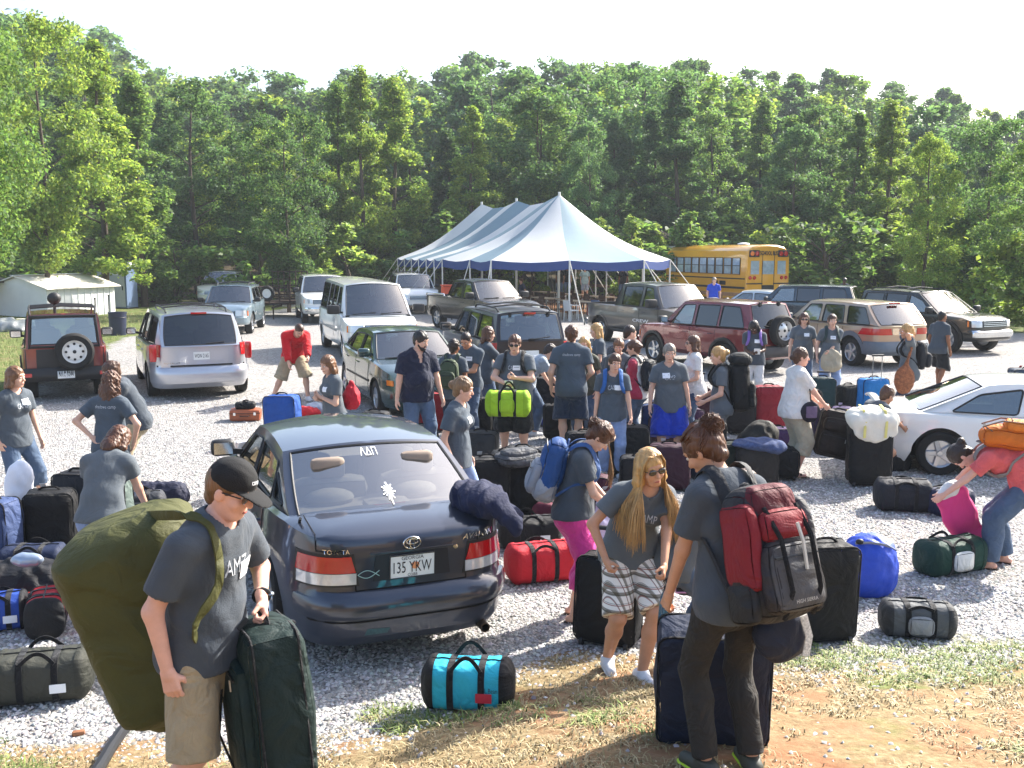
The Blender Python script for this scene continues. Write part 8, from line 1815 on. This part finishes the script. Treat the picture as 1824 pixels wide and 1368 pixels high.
pf = p32['M'] @ Vector(p32['handR']); pi = soft('hot pink pillow case with a white pillow under the coral woman’s arm', (pf.x + .22, pf.y - .12, pf.z - .3), (R(6), R(-30), R(8)), 'pillow', 'pillow', '#d83a80', [('e', (0, 0, .2), (.17, .085, .34)), ('c', (-.1, 0, -.08), (.1, 0, -.08), .07, .07), ('c', (-.1, 0, .4), (.1, 0, .4), .06, .06)], .014, (.007, 18), ground_=False, m=mat('hot_pink', '#d0357a', .8, 0, .08, 6, .3, 40))
K = Sdf(); K.ell((0, 0, .47), (.13, .07, .08)); K.wob(.006, 20, 2); V, F = K.mesh(.014); link('pillow_end', mesh_np('pillow_end', V, F), WHT, pi)
ts = suitcase('tall black suitcase with a folded towel on top, near the white coupe', G(1545, 864), 172, .5, .3, .78, BKK, pockets=1)
tz = at(1545, 864, 0); tw_ = soft('white towel with yellow stripes folded over the tall black suitcase', (tz.x, tz.y + .02, .74), R(-8), 'towel', 'towel', '#dcdad0', [('e', (0, 0, .14), (.31, .2, .13)), ('c', (-.2, -.12, .1), (.2, -.12, .1), .12, .12), ('e', (.02, -.17, -.03), (.27, .05, .14))], .016, (.008, 20), ground_=False, m=mat('towel_white', '#dcd9cc', .95, 0, .08, 6, .5, 120))
for x in (-.14, .12): mb = MB(); mb.tube([Vector((x, .0, .28)), Vector((x, -.17, .235)), Vector((x, -.245, .1)), Vector((x, -.225, -.1))], .018, 5, flat=.3, up=(0, -1, .4)); mb.build('stripe', mat('stripe_yellow', '#d8cf7c', .9), tw_)
duffel('small black bag on the ground behind the towel suitcase', G(1590, 838), 15, .42, .3, .24, BKK, handle=.05, shoulder=False)
suitcase('purple suitcase behind the woman in white', G(1503, 800), 165, .42, .3, .62, '#3a2858', tagc=WT); suitcase('dark plum suitcase right behind the lifted brown one', G(1468, 800), 185, .4, .28, .6, '#2a1c3c')
suitcase('bright blue suitcase with its pull handle raised', G(1553, 742), 190, .48, .3, .68, '#1f74b8', pull=.42); suitcase('dark teal suitcase by the beige tote', G(1462, 738), 172, .44, .28, .66, '#183438', pull=.12); suitcase('black suitcase beside the pale jeans and the blue suitcase', G(1508, 735), 200, .36, .26, .5, BKK)
duffel('crumpled green bag on the gravel behind the white coupe', G(1662, 722), 10, .62, .34, .26, '#33463a', handle=.05); suitcase('grey and black boxy case behind the white coupe', G(1722, 716), 175, .6, .34, .3, '#4a4e52', pockets=0)
suitcase('dark case at the right edge behind the coupe roof', G(1826, 706), 175, .6, .4, .55, '#3f4a58', tagc=mat('tag_red', '#c8283c'))
suitcase('tall red suitcase between the trekking pack and the woman in white', G(1366, 768), 188, .52, .32, .74, '#7e1424', pockets=1); duffel('small sky blue cooler bag behind the red suitcase', G(1358, 716), 0, .4, .26, .24, '#3f86b8', handle=.05, shoulder=False)
suitcase('low purple suitcase in front of the red one', G(1382, 806), 170, .5, .34, .36, '#3b2450', pockets=0, tagc=WT)
bk3 = soft('black and olive backpack lying on the suitcases beside the messy bun', G(1345, 842), .3, 'backpack', 'backpack', '#2a2824', [('e', (0, 0, .28), (.3, .26, .34)), ('e', (.08, .05, .5), (.22, .2, .2))], .018, (.01, 18))
V, F = text_mesh('CIPM'); mb = MB(); mb.add([(a * .08 + .02, -.262, .42 + b * .08) for a, b in V], F); mb.build('lettering', WHITEP, bk3, 180)
suitcase('dark suitcase draped with a blue plaid cloth behind the woman in black jeans', G(1345, 868), 178, .5, .32, .52, '#22201f', pockets=1)
pc = at(1345, 868, 0); pcl = soft('blue plaid cloth lying over a dark suitcase', (pc.x, pc.y, .5), .2, 'plaid_cloth', 'cloth', '#3a486c', [('e', (0, 0, .05), (.3, .22, .07)), ('e', (.18, -.05, .02), (.18, .18, .08))], .016, (.01, 18), m=mat('plaid_blue', '#3a486c', .9, 0, .5, 30), ground_=False)
# -- the pile in the middle
for lab, px, py, rot, w, d, h, col, kw in (
    ('plum suitcase with a white tag behind the sunglasses blonde', 1190, 872, 172, .5, .32, .56, '#321526', dict(tagc=WT)), ('brownish plum suitcase with a rounded top', 1190, 806, 185, .52, .36, .52, '#3c2026', dict(tagc=mat('tag_pink', '#d88cb4'))),
    ('cobalt blue suitcase topped with white tags', 1170, 790, 176, .46, .3, .6, '#16305e', dict(tagc=WT)), ('purple suitcase with a pink handle wrap', 1222, 786, 190, .5, .3, .5, '#35173a', dict(tagc=mat('tag_pink', '#d88cb4'))),
    ('large black suitcase under the hand of the girl with blue straps', 1118, 848, 170, .54, .34, .66, '#0f1012', dict(tagc=WT)), ('black suitcase behind the right hip of the long haired blonde', 1095, 988, 200, .42, .28, .6, '#101012', dict(tagc=WT)),
    ('black suitcase standing right behind the navy jacket', 868, 925, 188, .46, .3, .68, '#0e1013', dict(tagc=WT)), ('black expandable suitcase left of the blue grey backpack', 902, 915, 182, .36, .3, .7, '#111318', dict()),
    ('black suitcase hidden by the blue and grey backpack', 958, 915, 175, .5, .3, .66, '#0f1012', dict(tagc=WT)), ('black and grey case behind the ponytailed blonde', 856, 838, 172, .46, .34, .52, '#26282b', dict(tagc=WT)),
    ('black rolling case in front of the green backpack', 848, 778, 180, .48, .26, .62, '#0f1012', dict(pull=.3)), ('red and black striped suitcase beside the bearded man', 772, 768, 190, .44, .28, .62, '#8c1620', dict(strap=.08)),
    ('low black case on the gravel behind the sedan roof', 750, 800, 185, .5, .34, .34, '#202227', dict(pockets=0)), ('tall black suitcase right of the lime duffel', 968, 748, 178, .46, .3, .74, '#101114', dict(pull=.1)),
    ('black upright suitcase at the tall man’s left foot', 992, 784, 186, .4, .28, .56, '#131417', dict()), ('black suitcase right of the tall man in navy shorts', 1050, 790, 170, .36, .28, .6, '#17171a', dict()), ('big blue upright suitcase behind the sedan roof', 505, 790, 168, .5, .32, .74, '#1c4a94', dict(tagc=None, pockets=1)),
    *[(l_, x_, y_, r_, w_, d_, h_, c_, {}) for l_, x_, y_, r_, w_, d_, h_, c_ in (('black case beside the crumpled backpack by the bearded man', 668, 792, 170, .44, .3, .5, '#121317'), ('dark green case under the plaid cloth suitcase’s left side', 1300, 862, 186, .46, .32, .52, '#162420'), ('black case left of the woman in white’s feet', 1392, 852, 172, .4, .28, .4, '#111215'), ('dark grey case behind the blue grey backpack straps', 1012, 905, 190, .44, .3, .6, '#1d1f23'), ('black case between the red suitcase and the trekking pack', 1296, 742, 182, .44, .3, .6, '#121316'), ('navy case behind the lime duffel and the tall black one', 985, 728, 178, .44, .28, .6, '#1a2440'), ('black case behind the knees of the girl with blue straps', 1066, 762, 184, .46, .3, .58, '#141518'), ('black suitcase in the gap behind the long haired blonde', 1140, 905, 176, .46, .3, .6, '#15161a'), ('dark navy suitcase right of the plum ones', 1255, 850, 184, .48, .32, .58, '#1a2036'), ('black case in front of the purple one with a pink handle', 1262, 812, 170, .46, .3, .5, '#191a1e'), ('black suitcase below the tall man’s right side', 1040, 835, 188, .46, .3, .5, '#141519'), ('dark brown case left of the large black suitcase', 1075, 812, 166, .4, .3, .52, '#2a211e'), ('slate grey suitcase by the knees of the woman in blue shorts', 1216, 752, 190, .46, .28, .56, '#33383e'), ('black upright case left of the tall red suitcase', 1318, 772, 174, .44, .3, .66, '#17171b'), ('black case behind the stocky man’s left leg', 888, 770, 186, .42, .28, .56, '#1b1c20'), ('charcoal suitcase between the sedan and the laptop case', 930, 868, 195, .42, .3, .5, '#24262b'), ('wine coloured case behind the lavender sweatshirt', 1052, 930, 170, .42, .3, .52, '#3e1424'), ('black suitcase just left of the teal one', 1438, 752, 176, .4, .28, .56, '#1a1b1f'))],
    ('dark maroon suitcase beside the woman in blue shorts', 1240, 760, 178, .44, .3, .66, '#3a1826', dict(pull=.25, tagc=mat('tag_pink', '#d88cb4')))):
    suitcase(lab, G(px, py), rot, w, d, h, col, **kw)
suitcase('flat grey laptop case lying on the suitcases', tuple(at(938, 832, .62)), 30, .46, .12, .36, '#4a4c50', lie='back', pockets=1)
duffel('blue duffel on the ground behind the lime one', G(955, 758), -10, .55, .3, .28, '#1e3c9c'); duffel('red duffel with black straps beside the pink sweatpants', G(962, 1032), 16, .62, .34, .34, '#b41c2a', endc='#a81826', handle=.05)
duffel('black crinkled duffel between the sedan and the red duffel', G(942, 972), 12, .62, .34, .3, '#18181a', handle=.08, tagc=WT); duffel('maroon duffel behind the pink sweatpants', G(985, 945), 60, .5, .3, .34, '#56182a', handle=.05)
lv = soft('pale lavender sweatshirt draped over the black suitcase by the pink sweatpants', G(1070, 1000), .4, 'sweatshirt', 'sweatshirt', '#b0a8c0', [('e', (0, 0, .22), (.15, .12, .26)), ('c', (.02, 0, .4), (.0, .05, .55), .07, .05)], .014, (.008, 22))
duffel('dark backpack dumped behind the bearded man', G(705, 790), 20, .55, .35, .3, '#23272f', handle=.06)
vc = thing('vintage_case', 'old orange brown hard case on the gravel by the minivan', 'suitcase', G(438, 748), R(8)); LE = mat('tan_leather', '#9c5230', .5, 0, .15); mb = MB(); V, F = rbox(.52, .32, .2, .04, 6); mb.add(V, F); mb.build('body', LE, vc); mb = MB(); V, F = rbox(.525, .325, .015, .005, 4, 0, .13); mb.add(V, F); mb.build('seam', mat('dark_leather', '#4a2a1c', .6), vc); mb = MB(); mb.tube([(-.08, -.17, .1), (-.07, -.21, .1), (.07, -.21, .1), (.08, -.17, .1)], .012, 6); mb.build('handle', mat('dark_leather', '#4a2a1c'), vc)
for x in (-.17, .17): mb = MB(); mb.box((x, -.165, .13), (.04, .015, .05)); mb.build('latch', CHROME, vc)
duffel('small black bag resting on the old brown case', (vc.location.x, vc.location.y, .2), 10, .34, .2, .12, BKK, handle=.03, shoulder=False)
soft('crumpled red cloth on the gravel behind the blue suitcase', G(542, 742), .3, 'red_cloth', 'cloth', '#c01a24', [('e', (0, 0, .06), (.22, .16, .13)), ('e', (.15, .05, .05), (.14, .12, .1))], .016, (.014, 24)); soft('small yellow cloth beside the crumpled red one', G(528, 735), .1, 'yellow_cloth', 'cloth', '#d8b82c', [('e', (0, 0, .05), (.14, .1, .1))], .016, (.012, 26)); soft('pale grey plastic bag on the gravel behind the girl facing left', G(562, 738), .1, 'plastic_bag', 'bag', '#b4bcc4', [('e', (0, 0, .08), (.2, .14, .14))], .016, (.014, 26))
# -- the heap at the left
duffel('grey and black duffel with a red tab right of the pale jeans', G(252, 926), 12, .52, .32, .32, '#35383e', handle=.06, tagc=WT, pocket='#4c5056'); soft('dark navy rolled sleeping bag behind the grey duffel', G(282, 905), 1.2, 'sleeping_bag', 'sleeping bag', '#23263a', [('c', (-.2, 0, .15), (.2, 0, .15), .16, .16)], .014, (.008, 26))
suitcase('grey green suitcase behind the right leg of the pale jeans', G(205, 965), 176, .34, .26, .66, '#5d6b66'); suitcase('black suitcase in front of the girl in pale jeans', G(148, 985), 170, .44, .3, .8, '#1a1c22'); suitcase('tall black suitcase left of the pale jeans', G(96, 1010), 195, .42, .3, .72, '#0f1012', tagc=WT)
duffel('black crinkled duffel at the top of the left heap', G(60, 965), 10, .7, .36, .42, '#1a1b1f', handle=.08); nd = duffel('navy duffel with gold corner patches in the left heap', G(62, 1040), 8, .56, .34, .36, '#1f2a44', handle=.06, tagc=WT)
for x in (-.14, .14): mb = MB(); V, F = rbox(.09, .03, .1, .02, 4, .01); mb.add([Vector((p.x + x, p.y - .172, p.z + .1)) for p in V], F); mb.build('corner_patch', mat('gold_patch', '#c08a24', .7), nd)
suitcase('blue upright bag at the left edge of the heap', G(-4, 1030), 170, .4, .3, .72, '#3a4a70'); pw = soft('white pillow standing on the left heap', tuple(at(30, 893, .36)), (R(6), R(12), R(10)), 'pillow', 'pillow', '#dfe3ee', [('e', (0, 0, .2), (.14, .09, .25)), ('c', (0, 0, .06), (0, 0, .1), .1, .1)], .014, (.006, 20), ground_=False, m=mat('pillow_white', '#dde1ec', .85, 0, .04, 6, .3, 30))
soft('pale folded sweater on the black bags of the heap', tuple(at(88, 900, .52)), .5, 'sweater', 'sweater', '#b7b2c2', [('e', (0, 0, .06), (.2, .14, .09)), ('e', (.1, .04, .06), (.14, .1, .08))], .014, (.012, 24), ground_=False)
soft('black jacket flung over the front of the left heap', G(40, 1075), .2, 'jacket', 'jacket', '#17181d', [('e', (0, 0, .22), (.5, .26, .16)), ('e', (.2, -.1, .18), (.3, .2, .14))], .018, (.016, 20))
sl = soft('red rolled sleeping mat with black bands at the left edge', G(24, 1098), .05, 'sleeping_mat', 'sleeping mat', '#a8281c', [('c', (-.24, -.1, .12), (.24, -.1, .12), .115, .115)], .012, (.003, 20)); 
for x in (-.12, .1): mb = MB(); mb.tube([Vector((x, -.1 + .12 * math.cos(a), .12 + .12 * math.sin(a))) for a in np.linspace(0, 6.283, 19)[:-1]], .008, 5, closed=True); mb.build('band', WEB, sl)
duffel('red and black duffel standing behind the grey green one', G(85, 1125), -70, .42, .28, .32, '#a81c24', endc='#17181b', handle=.04, shoulder=False); duffel('blue and black bag at the left edge', G(4, 1118), 20, .4, .3, .28, '#2a4a9c', endc='#1a1b20', handle=.04, tagc=WT, shoulder=False)
duffel('grey green duffel on the gravel left of the man in the cap', G(78, 1242), 14, .62, .34, .32, '#3c3d36', endc='#35362f', handle=.08, tagc=WT)
soft('silver blue bottle pouch lying on the heap', tuple(at(50, 1010, .4)), .4, 'silver_pouch', 'pouch', '#9fb0c4', [('e', (0, 0, .06), (.13, .07, .06))], .012, (.004, 30), ground_=False, m=mat('pouch_silver', '#9aa9bc', .3, .4, .1))
# -- jacket on the sedan's boot
jz = hero.root.matrix_basis @ Vector((-2.1, -.62, .99)); soft('crumpled navy jacket thrown on the sedan boot', tuple(jz), (R(0), R(4), R(112)), 'jacket', 'jacket', '#121c40', [('e', (0, 0, .1), (.26, .17, .13)), ('e', (.18, .06, .11), (.16, .14, .12)), ('c', (-.12, -.05, .1), (-.27, -.14, -.06), .09, .06), ('c', (.1, -.1, .1), (-.12, -.2, .0), .07, .05)], .011, (.016, 26), ground_=False, m=mat('navy_jacket', '#111a3a', .85, 0, .25, 9, .9, 40))
# slips of paper in hands
for J, k, lab in ((p11, 'handL', 'white slip of paper in the hands of the man with cropped hair'), (p13, 'handR', 'white name card held at the stocky man’s chest'), (p25, 'handL', 'pale phone held by the woman in white trousers')):
    q = J['M'] @ Vector(J[k]); t = thing('paper_slip' if k != 'x' else '', lab, 'paper', (q.x, q.y - .01, q.z + .02), (R(50), 0, J['root'].rotation_euler.z)); mb = MB(); mb.box((0, 0, 0), (.11, .15, .004)); mb.build('sheet', PAPER, t)
# ------------------------------------------------------------------ loose hair on the nearest heads
def long_straight(J, L, fwd=.05, spread=.03):
    S, hc, Rh, u, f, r = J['S'], J['hc'], J['Rh'], J['u'], J['f'], J['r']; hl = lambda *v: hc + Rh @ (A3(*v) * S)
    nk = J['neck']
    def fn(rs, i):
        e = 1 if i % 2 else -1; t = rs.uniform(0, 1); y0 = .062 - .15 * t; z0 = .126 - .05 * abs(t - .35)
        p = [hl(e * rs.uniform(.0, .01), y0, z0 - .006)]
        a = rs.uniform(.88, 1.0); p.append(hl(e * .05 * a, y0 * .98 + .006, .112 - .02 * t)); p.append(hl(e * .084 * a, y0 * .85 + .005, .055)); p.append(hl(e * (.088 + .012 * t), y0 * .7 - .0, -.03)); p.append(hl(e * (.09 + .02 * t), y0 * .55 - .005, -.1))
        q = p[-1]; out = (r * e * (.03 + spread * rs.uniform(-.3, 1)) + f * (fwd * (1 - t * 1.5) + .02 * rs.normal())) * S
        n = 5; ll = L * S * rs.uniform(.8, 1.05)
        for k in range(1, n + 1): q = q + A3(0, 0, -1) * ll / n + out * (1.5 if k < 3 else .5) / n + rs.normal(0, .0025, 3); p.append(q)
        return p
    return fn
locks(plaid, 700, long_straight(plaid, .36, .14, .11), HAIR['blonde'], seed=3, rr=.0038)
def messy_bun(J, bz, by, n=60):
    S, hc, Rh = J['S'], J['hc'], J['Rh']; hl = lambda *v: hc + Rh @ (A3(*v) * S)
    def fn(rs, i):
        if i % 3 == 0:       # spikes out of the bun
            a = nrm(rs.normal(size=3)); t = nrm(np.cross(a, rs.normal(size=3))); b = A3(0, by, bz); k = rs.uniform(.04, .056); return [hl(*(b + (a * math.cos(q) + t * math.sin(q)) * k * (1 + .12 * q))) for q in (0, .5, 1., 1.5, 2.)]
        ang = rs.uniform(0, 2 * math.pi); st = A3(.085 * math.sin(ang), .01 + .08 * math.cos(ang) * (.7 if math.cos(ang) > 0 else 1), .03 + .05 * rs.uniform(-1, 1) * (math.cos(ang) < .3))
        if math.cos(ang) > .5: st[2] = .095
        md = (st + A3(0, by, bz)) / 2; dd = md - A3(0, -.018, .04); md = A3(0, -.018, .04) + dd / np.linalg.norm(dd / A3(.094, .11, .106)) ; return [hl(*st), hl(*(st * .5 + md * .5 + (st + md - 2 * A3(0, -.018, .04)) * .03)), hl(*md), hl(*(md * .4 + A3(0, by, bz) * .6 + A3(0, -.005, .01))), hl(*(A3(0, by, bz) + rs.normal(0, .018, 3)))]
    return fn
locks(back_, 560, messy_bun(back_, .085, -.105), HAIR['auburn'], seed=5, rr=.004); locks(pink, 320, messy_bun(pink, .05, -.11), HAIR['auburn'], seed=6, rr=.0042)
def nape(J):
    S, hc, Rh = J['S'], J['hc'], J['Rh']; hl = lambda *v: hc + Rh @ (A3(*v) * S)
    def fn(rs, i):
        x = rs.uniform(-.06, .06); p = hl(x, -.095 + abs(x) * .4, -.01); return [p, p + A3(0, 0, -.03) * S - J['f'] * .012, p + A3(rs.normal(0, .01), 0, -.065) * S - J['f'] * .012 + rs.normal(0, .006, 3)]
    return fn
locks(back_, 40, nape(back_), HAIR['auburn'], seed=8, rr=.004)
def fringe(J):
    S, hc, Rh = J['S'], J['hc'], J['Rh']; hl = lambda *v: hc + Rh @ (A3(*v) * S)
    def fn(rs, i):
        e = -1 if rs.uniform() < .3 else 1; p = hl(e * .03, .075, .105); q = hl(e * .075, .07, .03); return [p, hl(e * .062, .086, .08), q, q + A3(0, 0, -.1) * S + J['f'] * .02, q + A3(0, 0, -.2 - .08 * rs.uniform()) * S + J['f'] * .03 + rs.normal(0, .01, 3), q + A3(0, 0, -.3 - .05 * rs.uniform()) * S + J['f'] * .02 + rs.normal(0, .012, 3)]
    return fn
locks(pink, 70, fringe(pink), HAIR['dirty'], seed=9, rr=.005)
# ------------------------------------------------------------------ air
hz_ = MB(); hz_.box((0, 190, 12), (900, 420, 40)); hzo = hz_.build('haze', [], None, None); tag(hzo, kind='stuff', label='pale summer haze lying over the lot and the wood')
hm = bpy.data.materials.new('haze'); hm.use_nodes = True; nt = hm.node_tree
for n in list(nt.nodes): nt.nodes.remove(n)
o = nt.nodes.new('ShaderNodeOutputMaterial'); pv = nt.nodes.new('ShaderNodeVolumePrincipled'); pv.inputs['Color'].default_value = (.86, .93, 1, 1); pv.inputs['Density'].default_value = .0006; pv.inputs['Anisotropy'].default_value = .0
nt.links.new(pv.outputs[0], o.inputs['Volume']); hzo.data.materials.append(hm)
